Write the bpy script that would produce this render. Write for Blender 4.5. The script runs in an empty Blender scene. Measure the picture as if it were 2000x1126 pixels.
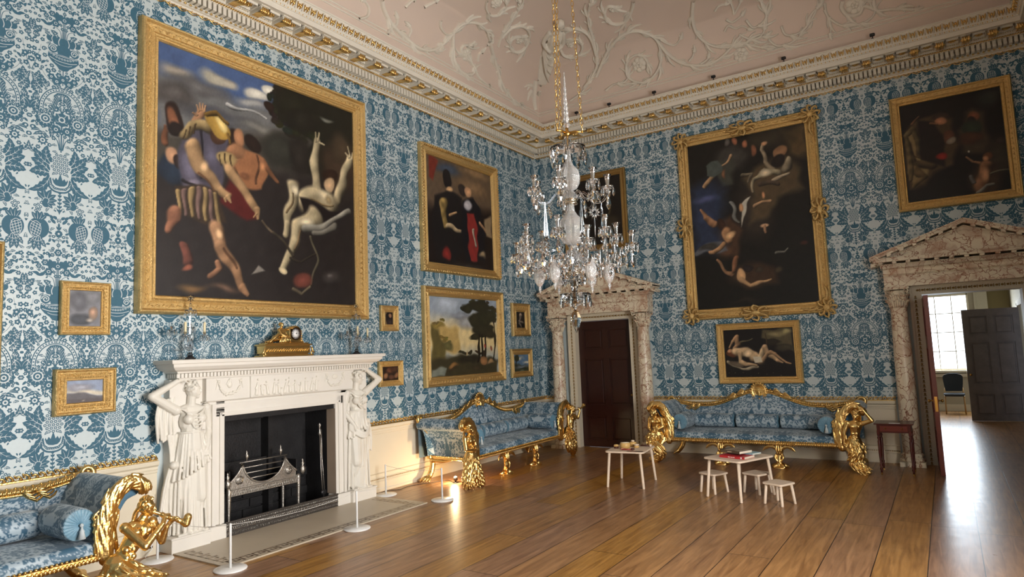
import bpy, bmesh, math, random
import numpy as np
from math import sin, cos, pi, radians, sqrt, atan2
from mathutils import Vector, Matrix
random.seed(7)
SC = bpy.context.scene
COL = SC.collection

# ------------------------------------------------------------------ camera
CAM_LOC = Vector((6.8907, -11.5741, 1.882)); YAW, PITCH, ROLL, FPX = -0.5802, 0.0973, -0.0402, 1281.13
fwd = Vector((sin(YAW)*cos(PITCH), cos(YAW)*cos(PITCH), sin(PITCH)))
rgt = Vector((cos(YAW), -sin(YAW), 0.0)); upv = rgt.cross(fwd)
rgt, upv = rgt*cos(ROLL)+upv*sin(ROLL), upv*cos(ROLL)-rgt*sin(ROLL)
cam = bpy.data.objects.new('camera', bpy.data.cameras.new('camera')); COL.objects.link(cam)
cam.matrix_world = Matrix(((rgt.x, upv.x, -fwd.x, CAM_LOC.x), (rgt.y, upv.y, -fwd.y, CAM_LOC.y), (rgt.z, upv.z, -fwd.z, CAM_LOC.z), (0, 0, 0, 1)))
cam.data.sensor_width = 36.0; cam.data.lens = 36.0*FPX/2000.0; cam.data.clip_end = 200
SC.camera = cam
# ------------------------------------------------------------------ view, world, daylight
SC.view_settings.view_transform = 'Standard'; SC.view_settings.look = 'None'
SC.view_settings.gamma = 1.0; SC.view_settings.use_curve_mapping = False
SC.view_settings.exposure = 0.0
world = bpy.data.worlds.new('sky'); SC.world = world; world.use_nodes = True
world.node_tree.nodes['Background'].inputs[0].default_value = (0.75, 0.85, 1.0, 1)
world.node_tree.nodes['Background'].inputs[1].default_value = 1.0
W, RL = 8.58, -13.4          # room width (x) and the y of the wall behind the camera
def area(name, loc, direction, sx, sy, power, color):
    l = bpy.data.lights.new(name, 'AREA'); l.shape = 'RECTANGLE'; l.size = sx; l.size_y = sy; l.energy = power; l.color = color
    o = bpy.data.objects.new(name, l); COL.objects.link(o); o.location = loc
    o.rotation_euler = Vector(direction).to_track_quat('-Z', 'Y').to_euler(); return o
# daylight through the tall windows of the right-hand wall (they stand beside and behind the camera)
WINDOWS = [(-7.9, 2.6), (-11.6, 1.2)]        # centre y, width
for (wy, ww), pw in zip(WINDOWS, (700, 40)):
    area('window_daylight', (W+0.60, wy, 2.1), (-1, 0, -0.10), ww, 2.8, pw, (1.0, 0.965, 0.92))
area('next_room_daylight', (6.95, 8.2, 1.75), (0.0, -1, -0.1), 1.7, 1.5, 110, (0.80, 0.90, 1.0))
# ------------------------------------------------------------------ materials
def hexc(r, g, b):
    f = lambda c: (c/255/12.92) if c/255 <= 0.04045 else ((c/255+0.055)/1.055)**2.4
    return (f(r), f(g), f(b), 1.0)
MATS = {}
def mat(name, rgb, rough=0.6, metal=0.0, bump=0.0, bscale=30.0, var=0.0, vscale=6.0, spec=0.5, trans=0.0, ior=1.45, emit=None, estr=0.0, sheen=0.0):
    if name in MATS: return MATS[name]
    m = bpy.data.materials.new(name); m.use_nodes = True; nt = m.node_tree; b = nt.nodes['Principled BSDF']
    c = hexc(*rgb); b.inputs['Base Color'].default_value = c; b.inputs['Roughness'].default_value = rough
    b.inputs['Metallic'].default_value = metal; b.inputs['Specular IOR Level'].default_value = spec
    b.inputs['Transmission Weight'].default_value = trans; b.inputs['IOR'].default_value = ior
    if sheen: b.inputs['Sheen Weight'].default_value = sheen
    if emit: b.inputs['Emission Color'].default_value = hexc(*emit); b.inputs['Emission Strength'].default_value = estr
    if var or bump:
        tc = nt.nodes.new('ShaderNodeTexCoord')
    if var:
        n = nt.nodes.new('ShaderNodeTexNoise'); n.inputs['Scale'].default_value = vscale; n.inputs['Detail'].default_value = 5
        nt.links.new(tc.outputs['Object'], n.inputs['Vector'])
        mx = nt.nodes.new('ShaderNodeMix'); mx.data_type = 'RGBA'; mx.inputs['A'].default_value = tuple(x*(1-var) for x in c[:3])+(1,)
        mx.inputs['B'].default_value = tuple(min(1, x*(1+var)) for x in c[:3])+(1,)
        nt.links.new(n.outputs['Fac'], mx.inputs['Factor']); nt.links.new(mx.outputs['Result'], b.inputs['Base Color'])
    if bump:
        n2 = nt.nodes.new('ShaderNodeTexNoise'); n2.inputs['Scale'].default_value = bscale; n2.inputs['Detail'].default_value = 4
        nt.links.new(tc.outputs['Object'], n2.inputs['Vector'])
        bp = nt.nodes.new('ShaderNodeBump'); bp.inputs['Strength'].default_value = bump; bp.inputs['Distance'].default_value = 0.01
        nt.links.new(n2.outputs['Fac'], bp.inputs['Height']); nt.links.new(bp.outputs['Normal'], b.inputs['Normal'])
    MATS[name] = m; return m
def vcol_mat(name, rough=0.6, bump=0.0, bscale=200, spec=0.5, sheen=0.0, ctl=None):
    m = bpy.data.materials.new(name); m.use_nodes = True; nt = m.node_tree; b = nt.nodes['Principled BSDF']
    a = nt.nodes.new('ShaderNodeAttribute'); a.attribute_name = 'Col'
    nt.links.new(a.outputs['Color'], b.inputs['Base Color']); b.inputs['Roughness'].default_value = rough
    b.inputs['Specular IOR Level'].default_value = spec
    if sheen: b.inputs['Sheen Weight'].default_value = sheen
    if bump:
        tc = nt.nodes.new('ShaderNodeTexCoord'); n2 = nt.nodes.new('ShaderNodeTexNoise'); n2.inputs['Scale'].default_value = bscale
        nt.links.new(tc.outputs['Object'], n2.inputs['Vector'])
        bp = nt.nodes.new('ShaderNodeBump'); bp.inputs['Strength'].default_value = bump; bp.inputs['Distance'].default_value = 0.004
        nt.links.new(n2.outputs['Fac'], bp.inputs['Height']); nt.links.new(bp.outputs['Normal'], b.inputs['Normal'])
    MATS[name] = m; return m
def marble_mat(name, base, vein, vein2, scale=3.0, width=0.06, rough=0.3):
    m = bpy.data.materials.new(name); m.use_nodes = True; nt = m.node_tree; b = nt.nodes['Principled BSDF']; L = nt.links.new
    tc = nt.nodes.new('ShaderNodeTexCoord')
    w = nt.nodes.new('ShaderNodeTexNoise'); w.inputs['Scale'].default_value = scale*0.8; w.inputs['Detail'].default_value = 6
    L(tc.outputs['Object'], w.inputs['Vector'])
    ad = nt.nodes.new('ShaderNodeMix'); ad.data_type = 'RGBA'; ad.blend_type = 'LINEAR_LIGHT'; ad.inputs['Factor'].default_value = 0.35
    L(tc.outputs['Object'], ad.inputs['A']); L(w.outputs['Color'], ad.inputs['B'])
    v = nt.nodes.new('ShaderNodeTexVoronoi'); v.feature = 'DISTANCE_TO_EDGE'; v.inputs['Scale'].default_value = scale*2.2
    L(ad.outputs['Result'], v.inputs['Vector'])
    r = nt.nodes.new('ShaderNodeValToRGB'); e = r.color_ramp.elements
    e[0].position = 0.0; e[0].color = hexc(*vein); e[1].position = width*2.4; e[1].color = hexc(*base)
    k = r.color_ramp.elements.new(width); k.color = hexc(*vein2)
    L(v.outputs['Distance'], r.inputs['Fac'])
    n = nt.nodes.new('ShaderNodeTexNoise'); n.inputs['Scale'].default_value = scale*1.1; n.inputs['Detail'].default_value = 8
    L(ad.outputs['Result'], n.inputs['Vector'])
    r2 = nt.nodes.new('ShaderNodeValToRGB'); r2.color_ramp.elements[0].position = 0.50; r2.color_ramp.elements[0].color = (0, 0, 0, 1); r2.color_ramp.elements[1].position = 0.66; r2.color_ramp.elements[1].color = (0.75, 0.75, 0.75, 1)
    L(n.outputs['Fac'], r2.inputs['Fac'])
    mx = nt.nodes.new('ShaderNodeMix'); mx.data_type = 'RGBA'; L(r2.outputs['Color'], mx.inputs['Factor'])
    L(r.outputs['Color'], mx.inputs['A']); mx.inputs['B'].default_value = hexc(*vein2)
    L(mx.outputs['Result'], b.inputs['Base Color']); b.inputs['Roughness'].default_value = rough
    MATS[name] = m; return m

# ------------------------------------------------------------------ mesh builder
class MB:
    def __init__(s): s.v = []; s.f = []; s.m = []; s.mi = 0; s.sm = []
    def add(s, vs, fs, smooth=False):
        o = len(s.v); s.v += [tuple(p) for p in vs]; s.f += [tuple(i+o for i in f) for f in fs]
        s.m += [s.mi]*len(fs); s.sm += [smooth]*len(fs); return s
    def box(s, a, b):
        x0, y0, z0 = (min(a[i], b[i]) for i in range(3)); x1, y1, z1 = (max(a[i], b[i]) for i in range(3))
        return s.add([(x0,y0,z0),(x1,y0,z0),(x1,y1,z0),(x0,y1,z0),(x0,y0,z1),(x1,y0,z1),(x1,y1,z1),(x0,y1,z1)],
                     [(0,3,2,1),(4,5,6,7),(0,1,5,4),(1,2,6,5),(2,3,7,6),(3,0,4,7)])
    def bbox(s, a, b, r=0.005):      # box with chamfered edges
        a = Vector([min(a[i], b[i]) for i in range(3)]), Vector([max(a[i], b[i]) for i in range(3)]); lo, hi = a
        c = (lo+hi)/2; h = (hi-lo)/2; r = min(r, min(h)*0.9); vs = []
        idx = {}
        for sx in (-1, 1):
            for sy in (-1, 1):
                for sz in (-1, 1):
                    for k in range(3):
                        d = [h.x, h.y, h.z]
                        for q in range(3):
                            if q != k: d[q] -= r
                        idx[(sx,sy,sz,k)] = len(vs); vs.append((c.x+sx*d[0], c.y+sy*d[1], c.z+sz*d[2]))
        fs = []
        for k in range(3):
            i, j = (k+1) % 3, (k+2) % 3
            for sg in (-1, 1):
                q = []
                for a1, b1 in ((-1,-1),(1,-1),(1,1),(-1,1)):
                    t = [0,0,0]; t[k] = sg; t[i] = a1; t[j] = b1; q.append(idx[(t[0],t[1],t[2],k)])
                fs.append(tuple(q if sg > 0 else q[::-1]))
            for a1 in (-1, 1):
                for b1 in (-1, 1):
                    q = []
                    for e, kk in ((-1, i), (-1, j), (1, j), (1, i)):
                        t = [0,0,0]; t[k] = e; t[i] = a1; t[j] = b1; q.append(idx[(t[0],t[1],t[2],kk)])
                    fs.append(tuple(q if a1*b1 < 0 else q[::-1]))
        for sx in (-1, 1):
            for sy in (-1, 1):
                for sz in (-1, 1):
                    q = [idx[(sx,sy,sz,k)] for k in range(3)]; fs.append(tuple(q if sx*sy*sz > 0 else q[::-1]))
        return s.add(vs, fs)
    def tube(s, pts, r, n=8, caps=True, flat=None, closed=False):
        pts = [Vector(p) for p in pts]; N = len(pts)
        rs = r if hasattr(r, '__len__') else [r]*N
        vs = []; fs = []; ref = None
        for i, p in enumerate(pts):
            a = pts[(i-1) % N] if closed else pts[max(i-1, 0)]; b = pts[(i+1) % N] if closed else pts[min(i+1, N-1)]
            t = (b-a); t = t.normalized() if t.length > 1e-9 else Vector((0,0,1))
            if ref is None:
                ref = Vector((0,0,1)) if abs(t.z) < 0.9 else Vector((1,0,0))
                if flat is not None: ref = Vector(flat)
            u = (ref - t*ref.dot(t)); u = u.normalized() if u.length > 1e-6 else t.orthogonal().normalized()
            w = t.cross(u)
            if flat is None: ref = u
            ru, rw = (rs[i], rs[i]) if not hasattr(rs[i], '__len__') else rs[i]
            for k in range(n):
                g = 2*pi*k/n; vs.append(p+u*cos(g)*ru+w*sin(g)*rw)
        M = N if closed else N-1
        for i in range(M):
            for k in range(n):
                a0 = i*n+k; a1 = i*n+(k+1) % n; b0 = ((i+1) % N)*n+k; b1 = ((i+1) % N)*n+(k+1) % n
                fs.append((a0, a1, b1, b0))
        if caps and not closed:
            fs.append(tuple(range(n))[::-1]); fs.append(tuple((N-1)*n+k for k in range(n)))
        return s.add(vs, fs, True)
    def lathe(s, prof, c=(0,0,0), n=16, axis='z', sq=None, caps=True):
        vs = []; fs = []; c = Vector(c); N = len(prof)
        for (r, h) in prof:
            for k in range(n):
                g = 2*pi*k/n; rr = r*(sq(g) if sq else 1)
                p = (rr*cos(g), rr*sin(g), h)
                if axis == 'y': p = (p[0], p[2], p[1])
                if axis == 'x': p = (p[2], p[0], p[1])
                vs.append(c+Vector(p))
        for i in range(N-1):
            for k in range(n):
                fs.append((i*n+k, i*n+(k+1) % n, (i+1)*n+(k+1) % n, (i+1)*n+k))
        if caps and prof[0][0] > 1e-5: fs.append(tuple(range(n))[::-1])
        if caps and prof[-1][0] > 1e-5: fs.append(tuple((N-1)*n+k for k in range(n)))
        return s.add(vs, fs, True)
    def ball(s, c, r, n=8, m=6, rot=None):
        r = r if hasattr(r, '__len__') else (r, r, r); vs = []; fs = []; c = Vector(c)
        for i in range(m+1):
            t = pi*i/m
            for k in range(n):
                g = 2*pi*k/n; p = Vector((r[0]*sin(t)*cos(g), r[1]*sin(t)*sin(g), r[2]*cos(t)))
                if rot is not None: p = rot @ p
                vs.append(c+p)
        for i in range(m):
            for k in range(n): fs.append((i*n+k, (i+1)*n+k, (i+1)*n+(k+1) % n, i*n+(k+1) % n))
        return s.add(vs, fs, True)
    def grid(s, P, smooth=True, flip=False, closed_u=False):
        nu, nv = len(P), len(P[0]); vs = [p for row in P for p in row]; fs = []
        for i in range(nu if closed_u else nu-1):
            for j in range(nv-1):
                a, b, c, d = i*nv+j, ((i+1) % nu)*nv+j, ((i+1) % nu)*nv+j+1, i*nv+j+1
                fs.append((a, d, c, b) if flip else (a, b, c, d))
        return s.add(vs, fs, smooth)
    def sweep(s, prof, frames, closed=False, smooth=False, caps=True, flip=False):
        """prof: list of (a,b); frames: list of functions or (origin, A, B)"""
        N = len(prof); vs = []; fs = []
        for (o, A, B) in frames:
            for (a, b) in prof: vs.append(Vector(o)+Vector(A)*a+Vector(B)*b)
        M = len(frames)
        for i in range(M if closed else M-1):
            for k in range(N-1):
                a0 = i*N+k; b0 = ((i+1) % M)*N+k; q = (a0, a0+1, b0+1, b0); fs.append(q[::-1] if flip else q)
        if caps and not closed: fs.append(tuple(range(N))); fs.append(tuple((M-1)*N+k for k in range(N))[::-1])
        return s.add(vs, fs, smooth)
    def xform(s, M, start=0):
        for i in range(start, len(s.v)): s.v[i] = tuple(M @ Vector(s.v[i]))
        return s
    def mesh(s, name, mats):
        me = bpy.data.meshes.new(name); me.from_pydata(s.v, [], s.f)
        mats = mats if isinstance(mats, (list, tuple)) else [mats]
        for m in mats: me.materials.append(m)
        if len(mats) > 1: me.polygons.foreach_set('material_index', s.m)
        me.polygons.foreach_set('use_smooth', s.sm); me.update(); return me
    def build(s, name, mats, parent=None, loc=None, sharp=None):
        me = s.mesh(name, mats); o = bpy.data.objects.new(name, me); COL.objects.link(o)
        if sharp is not None:
            me.set_sharp_from_angle(angle=radians(sharp))
        if parent is not None: o.parent = parent
        if loc is not None: o.location = loc
        return o
def fixn(o):      # consistent outward normals
    bm = bmesh.new(); bm.from_mesh(o.data); bmesh.ops.recalc_face_normals(bm, faces=bm.faces); bm.to_mesh(o.data); bm.free(); return o
def thing(name, label, cat, loc=(0,0,0), rz=0.0, group=None):
    o = bpy.data.objects.new(name, None); COL.objects.link(o); o.location = loc; o.rotation_euler = (0,0,rz); o.empty_display_size = 0.1
    return tag(o, label, cat, group)
def tag(o, label, cat, group=None):
    o['label'] = label; o['category'] = cat
    if group: o['group'] = group
    return o
def struct(o):
    o['kind'] = 'structure'; return o
def copy_tree(root, loc=None, rz=None, label=None, group=None, parent=None):
    r = root.copy(); COL.objects.link(r); r.parent = parent
    if loc is not None: r.location = loc
    if rz is not None: r.rotation_euler = (0,0,rz)
    if label: r['label'] = label
    if group: r['group'] = group
    for ch in list(root.children): copy_tree(ch, parent=r)
    return r
# ------------------------------------------------------------------ clay: capsules and balls merged by a voxel remesh into one skin
class Clay:
    def __init__(s): s.mb = MB()
    def cap(s, p, q, r1, r2=None, n=10, flat=None):
        r2 = r1 if r2 is None else r2; p = Vector(p); q = Vector(q); d = q-p; L = d.length
        if L < 1e-6: s.mb.ball(p, r1, n, 6); return s
        t = d/L; pts = []; rs = []
        for a in (-1.0, -0.8, -0.45): pts.append(p+t*r1*a); rs.append(max(r1*sqrt(max(0, 1-a*a)), r1*0.02))
        pts.append(p); rs.append(r1); pts.append(q); rs.append(r2)
        for a in (0.45, 0.8, 1.0): pts.append(q+t*r2*a); rs.append(max(r2*sqrt(max(0, 1-a*a)), r2*0.02))
        if flat: rs = [(a, a*flat[1]) for a in rs]; s.mb.tube(pts, rs, n, flat=flat[0])
        else: s.mb.tube(pts, rs, n)
        return s
    def chain(s, pts, rs, n=10, sub=3):
        P = smooth_path(pts, sub); R = np.interp(np.linspace(0, len(pts)-1, len(P)), range(len(pts)), rs if hasattr(rs, '__len__') else [rs]*len(pts))
        s.mb.tube(P, list(R), n); s.mb.ball(P[0], R[0], n, 6); s.mb.ball(P[-1], R[-1], n, 6); return s
    def ball(s, c, r, rot=None): s.mb.ball(c, r, 12, 8, rot); return s
    def leaf(s, p, q, w, th, up=(0,0,1), bend=0.0, lobes=0):
        """a flattened, bent leaf"""
        p = Vector(p); q = Vector(q); up = Vector(up); pts = []; rs = []
        for i in range(7):
            t = i/6; c = p.lerp(q, t)+up*bend*4*t*(1-t); pts.append(c); ww = w*max(0.12, sin(pi*min(1, 0.12+t*0.88))**0.7)
            rs.append((th, ww))
        s.mb.tube(pts, rs, 8, flat=up); return s
    def done(s, name, m, parent=None, voxel=0.008, smooth=2, loc=None):
        me = s.mb.mesh(name, m); o = bpy.data.objects.new(name, me); COL.objects.link(o)
        md = o.modifiers.new('r', 'REMESH'); md.mode = 'VOXEL'; md.voxel_size = voxel; md.use_smooth_shade = True
        if smooth:
            sm = o.modifiers.new('s', 'SMOOTH'); sm.factor = 0.5; sm.iterations = smooth
        dg = bpy.context.evaluated_depsgraph_get(); me2 = bpy.data.meshes.new_from_object(o.evaluated_get(dg), depsgraph=dg)
        o.modifiers.clear(); o.data = me2; me2.name = name; bpy.data.meshes.remove(me)
        if not me2.materials: me2.materials.append(m)
        me2.polygons.foreach_set('use_smooth', [True]*len(me2.polygons))
        if parent is not None: o.parent = parent
        if loc is not None: o.location = loc
        return o
def smooth_path(pts, sub=4, closed=False):
    pts = [Vector(p) for p in pts]; out = []; N = len(pts)
    rng = N if closed else N-1
    for i in range(rng):
        if closed: p0, p1, p2, p3 = pts[(i-1) % N], pts[i], pts[(i+1) % N], pts[(i+2) % N]
        else: p0, p1, p2, p3 = pts[max(i-1, 0)], pts[i], pts[i+1], pts[min(i+2, N-1)]
        for k in range(sub):
            t = k/sub; out.append(0.5*((2*p1)+(-p0+p2)*t+(2*p0-5*p1+4*p2-p3)*t*t+(-p0+3*p1-3*p2+p3)*t**3))
    if not closed: out.append(pts[-1])
    return out

# ------------------------------------------------------------------ shared materials
M_gold = mat('gilding', (226, 190, 122), 0.28, 1.0, bump=0.35, bscale=60, var=0.10, vscale=8)
M_goldf = mat('frame_gilding', (232, 194, 134), 0.38, 1.0, bump=1.0, bscale=120, var=0.38, vscale=70)
M_goldd = mat('dull_gilding', (170, 138, 84), 0.45, 0.9, bump=0.9, bscale=120, var=0.2)
M_white = mat('white_marble', (226, 221, 212), 0.38, var=0.04, vscale=5, bump=0.05, bscale=25)
M_statue = mat('statuary_marble', (224, 219, 208), 0.45, var=0.05, vscale=4)
M_cream = mat('cream_paint', (218, 208, 186), 0.55, var=0.03)
M_stone = mat('cornice_paint', (222, 216, 202), 0.6, var=0.03)
M_glass = mat('crystal', (246, 251, 255), 0.0, trans=1.0, ior=1.6)
M_cut = mat('cut_crystal', (255, 255, 255), 0.10, trans=0.85, ior=1.6, bump=1.0, bscale=55)
M_steel = mat('polished_steel', (182, 176, 168), 0.32, 0.9, bump=0.5, bscale=90)
M_iron = mat('black_iron', (52, 51, 52), 0.42, 0.5, bump=0.4, bscale=40, var=0.4)
M_brass = mat('brass', (196, 150, 78), 0.3, 1.0)
M_whitepaint = mat('white_enamel', (232, 232, 230), 0.4)
M_birch = mat('pale_birch_wood', (226, 206, 184), 0.5, var=0.10, vscale=9, bump=0.08, bscale=60)
# ------------------------------------------------------------------ floor
def floor_mat():
    m = bpy.data.materials.new('oak_boards'); m.use_nodes = True; nt = m.node_tree; b = nt.nodes['Principled BSDF']; L = nt.links.new
    tc = nt.nodes.new('ShaderNodeTexCoord'); sp = nt.nodes.new('ShaderNodeSeparateXYZ'); L(tc.outputs['Object'], sp.inputs[0])
    def mth(op, a, bb=None):
        n = nt.nodes.new('ShaderNodeMath'); n.operation = op
        for i, v in enumerate((a, bb)):
            if v is None: continue
            if isinstance(v, (int, float)): n.inputs[i].default_value = v
            else: L(v, n.inputs[i])
        return n.outputs[0]
    bx = mth('DIVIDE', mth('SUBTRACT', sp.outputs['X'], 6.22), 0.383); bi = mth('FLOOR', bx); bf = mth('FRACT', bx)
    off = mth('MULTIPLY', mth('FRACT', mth('MULTIPLY', mth('SINE', mth('MULTIPLY', bi, 12.9898)), 43758.5)), 4.0)
    by = mth('DIVIDE', mth('ADD', sp.outputs['Y'], off), 3.6); byi = mth('FLOOR', by); byf = mth('FRACT', by)
    rnd = mth('FRACT', mth('MULTIPLY', mth('SINE', mth('ADD', mth('MULTIPLY', bi, 78.233), mth('MULTIPLY', byi, 37.719))), 43758.5))
    ex = mth('MINIMUM', bf, mth('SUBTRACT', 1.0, bf)); ey = mth('MULTIPLY', mth('MINIMUM', byf, mth('SUBTRACT', 1.0, byf)), 9.4)
    gap = mth('LESS_THAN', mth('MINIMUM', ex, ey), 0.010)
    mp = nt.nodes.new('ShaderNodeMapping'); mp.inputs['Scale'].default_value = (14, 1.1, 1); L(tc.outputs['Object'], mp.inputs['Vector'])
    cmb = nt.nodes.new('ShaderNodeCombineXYZ'); L(mth('MULTIPLY', rnd, 30.0), cmb.inputs['X']); L(mth('MULTIPLY', rnd, 17.0), cmb.inputs['Y'])
    va = nt.nodes.new('ShaderNodeVectorMath'); va.operation = 'ADD'; L(mp.outputs[0], va.inputs[0]); L(cmb.outputs[0], va.inputs[1])
    n = nt.nodes.new('ShaderNodeTexNoise'); n.inputs['Scale'].default_value = 1.4; n.inputs['Detail'].default_value = 7; n.inputs['Distortion'].default_value = 1.2; L(va.outputs[0], n.inputs['Vector'])
    r = nt.nodes.new('ShaderNodeValToRGB'); e = r.color_ramp.elements; e[0].position = 0.3; e[0].color = hexc(122, 86, 52); e[1].position = 0.72; e[1].color = hexc(174, 132, 86); L(n.outputs['Fac'], r.inputs['Fac'])
    hv = nt.nodes.new('ShaderNodeHueSaturation'); L(r.outputs[0], hv.inputs['Color']); L(mth('ADD', 0.86, mth('MULTIPLY', rnd, 0.26)), hv.inputs['Value'])
    L(mth('ADD', 0.488, mth('MULTIPLY', rnd, 0.018)), hv.inputs['Hue']); L(mth('ADD', 0.85, mth('MULTIPLY', rnd, 0.30)), hv.inputs['Saturation'])
    mx = nt.nodes.new('ShaderNodeMix'); mx.data_type = 'RGBA'; L(gap, mx.inputs['Factor']); L(hv.outputs[0], mx.inputs['A']); mx.inputs['B'].default_value = hexc(38, 24, 16)
    L(mx.outputs['Result'], b.inputs['Base Color'])
    n2 = nt.nodes.new('ShaderNodeTexNoise'); n2.inputs['Scale'].default_value = 5.0; n2.inputs['Detail'].default_value = 6; L(tc.outputs['Object'], n2.inputs['Vector'])
    mr = nt.nodes.new('ShaderNodeMapRange'); mr.inputs['To Min'].default_value = 0.24; mr.inputs['To Max'].default_value = 0.38; L(n2.outputs['Fac'], mr.inputs['Value']); L(mr.outputs[0], b.inputs['Roughness'])
    n3 = nt.nodes.new('ShaderNodeTexNoise'); n3.inputs['Scale'].default_value = 26; n3.inputs['Detail'].default_value = 3; L(tc.outputs['Object'], n3.inputs['Vector'])
    hh = mth('SUBTRACT', mth('MULTIPLY', n3.outputs['Fac'], 0.35), mth('MULTIPLY', gap, 1.2))
    bp = nt.nodes.new('ShaderNodeBump'); bp.inputs['Strength'].default_value = 0.16; bp.inputs['Distance'].default_value = 0.004; L(hh, bp.inputs['Height']); L(bp.outputs[0], b.inputs['Normal'])
    return m
M_floor = floor_mat()
f = MB(); f.box((-0.3, RL-0.3, -0.12), (W+0.3, 9.2, 0.0)); struct(f.build('floor', M_floor))
M_skirt = mat('skirting_paint', (214, 202, 180), 0.55)

# ------------------------------------------------------------------ damask design, drawn once as flat shapes (u across, v up), mirrored about u=0
TW, TH, V0 = 0.532, 2.41, 0.93
HALF = []       # (layer, polygon)
def poly(layer, pts): HALF.append((layer, [(float(a), float(b)) for a, b in pts]))
def disc(layer, u, v, r, n=12, sc=0.0, k=6, ry=None):
    if sc and layer == 1: r *= 1.15
    ry = ry or r; poly(layer, [(u+(r*(1+sc*cos(k*t)))*cos(t), v+(ry*(1+sc*cos(k*t)))*sin(t)) for t in [2*pi*i/n for i in range(n)]])
def stroke(layer, pts, w, taper=True):
    P = [Vector((a, b, 0)) for a, b in pts]; P = smooth_path(P, 4) if len(P) > 2 else P; N = len(P); l = []; r = []
    for i, p in enumerate(P):
        t = (P[min(i+1, N-1)]-P[max(i-1, 0)]).normalized(); nn = Vector((-t.y, t.x, 0)); ww = w*(1-0.75*i/(N-1)) if taper else w
        l.append(p+nn*ww/2); r.append(p-nn*ww/2)
    for i in range(N-1): poly(layer, [(q.x, q.y) for q in (l[i], r[i], r[i+1], l[i+1])])
def leafp(layer, p, q, w, bend=0.0, lobes=0, vein=True, sharp=0.25):
    p = Vector(p+(0,)); q = Vector(q+(0,)); d = q-p; L = d.length; t = d/L; n = Vector((-t.y, t.x, 0)); N = 14 if lobes else 8; Lp = []; Rp = []; mid = []
    for i in range(N+1):
        a = i/N; c = p+d*a+n*bend*L*4*a*(1-a)*0.5; ww = w*(1.28 if lobes else 1.22)*(sin(pi*min(1.0, 0.06+0.94*a))**0.75)*(1-0.25*a)
        if lobes: ww *= 0.72+0.40*abs(((a*lobes) % 1.0)-1.0+0.15) if a < 0.97 else 1
        sh = t*(L*0.05*(1-a) if lobes else 0)
        Lp.append(c+n*ww+sh); Rp.append(c-n*ww+sh); mid.append(c)
    poly(layer, [(v.x, v.y) for v in Lp+Rp[::-1]])
    if vein:
        vw = max(0.0042, w*0.15); poly(layer+1, [(v.x+n.x*vw*0.5*(1-i/N), v.y+n.y*vw*0.5*(1-i/N)) for i, v in enumerate(mid[:-2])]+[(v.x-n.x*vw*0.5*(1-i/N), v.y-n.y*vw*0.5*(1-i/N)) for i, v in list(enumerate(mid[:-2]))[::-1]])
        if lobes:
            for i in range(3, N-3, 3):
                for sg, E in ((1, Lp), (-1, Rp)):
                    a0 = mid[i]; b0 = a0.lerp(E[min(i+2, N)], 0.72); k = t*0.0032
                    poly(layer+1, [(a0.x-k.x, a0.y-k.y), (a0.x+k.x, a0.y+k.y), (b0.x, b0.y)])
def ros(u, v, r, pet=10):
    r *= 1.12
    disc(1, u, v, r, pet*3, 0.10, pet); disc(2, u, v, r*0.66, 14); disc(3, u, v, r*0.52, 12); disc(4, u, v, r*0.30, 10); disc(5, u, v, r*0.16, 8)
    for i in range(pet):
        a = 2*pi*(i+0.5)/pet; poly(2, [(u+r*0.66*cos(a-0.05), v+r*0.66*sin(a-0.05)), (u+r*0.98*cos(a), v+r*0.98*sin(a)), (u+r*0.66*cos(a+0.05), v+r*0.66*sin(a+0.05))])
def star(u, v, r, k=9):
    r *= 1.15
    poly(1, [(u+(r if i % 2 == 0 else r*0.62)*cos(pi*i/k), v+(r if i % 2 == 0 else r*0.62)*sin(pi*i/k)) for i in range(2*k)]); disc(2, u, v, r*0.42, 10); disc(3, u, v, r*0.2, 8)
def berry(u, v, r=0.009): disc(1, u, v, r, 8)
def plume(u, v, s, sg=1):       # curled feather group, as at the foot of the wall
    disc(1, u, v, 0.034*s, 16, 0, 1, 0.048*s)
    for i, (a, ln, w) in enumerate([(2.25, .105, .017), (1.75, .12, .019), (1.25, .115, .019), (0.75, .10, .017), (0.25, .085, .015), (-.25, .075, .013), (-.8, .07, .012)]):
        p = (u+0.022*s*cos(a)*sg, v+0.03*s*sin(a)); q = (u+ln*s*cos(a)*sg, v+ln*s*sin(a)); leafp(1, p, q, w*s, 0.12*sg, 0)
    stroke(2, [(u-0.028*s*sg, v+0.002), (u-0.012*s*sg, v+0.032*s), (u+0.02*s*sg, v+0.022*s), (u+0.012*s*sg, v-0.012*s)], 0.005, False)
# --- from the dado upward
plume(0.112, 1.045, 1.12, -1)
for b in [(0.155, 0.99), (0.175, 1.01), (0.185, 0.975), (0.165, 0.965), (0.20, 1.0), (0.15, 1.03), (0.192, 0.95)]: disc(1, b[0], b[1], 0.0135, 9); disc(2, b[0], b[1], 0.006, 7)
for i, v in enumerate((0.965, 1.0, 1.035, 1.07, 1.105, 1.135)): leafp(1, (0.0, v), (0.024-0.002*i, v+0.022), 0.008, 0.1, 0, False)
stroke(1, [(0, 0.94), (0, 1.05), (0, 1.16)], 0.007, False); stroke(1, [(0, 0.95), (0.03, 1.0), (0.05, 0.965)], 0.008)
poly(1, [(0, 1.17), (0.05, 1.176), (0.083, 1.215), (0.088, 1.275), (0.078, 1.285), (0.070, 1.25), (0.062, 1.285), (0.05, 1.262), (0.035, 1.29), (0.02, 1.268), (0, 1.335)])
poly(2, [(0, 1.192), (0.04, 1.197), (0.066, 1.222), (0.074, 1.262), (0.064, 1.262), (0.055, 1.234), (0.036, 1.216), (0, 1.210)])
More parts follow.
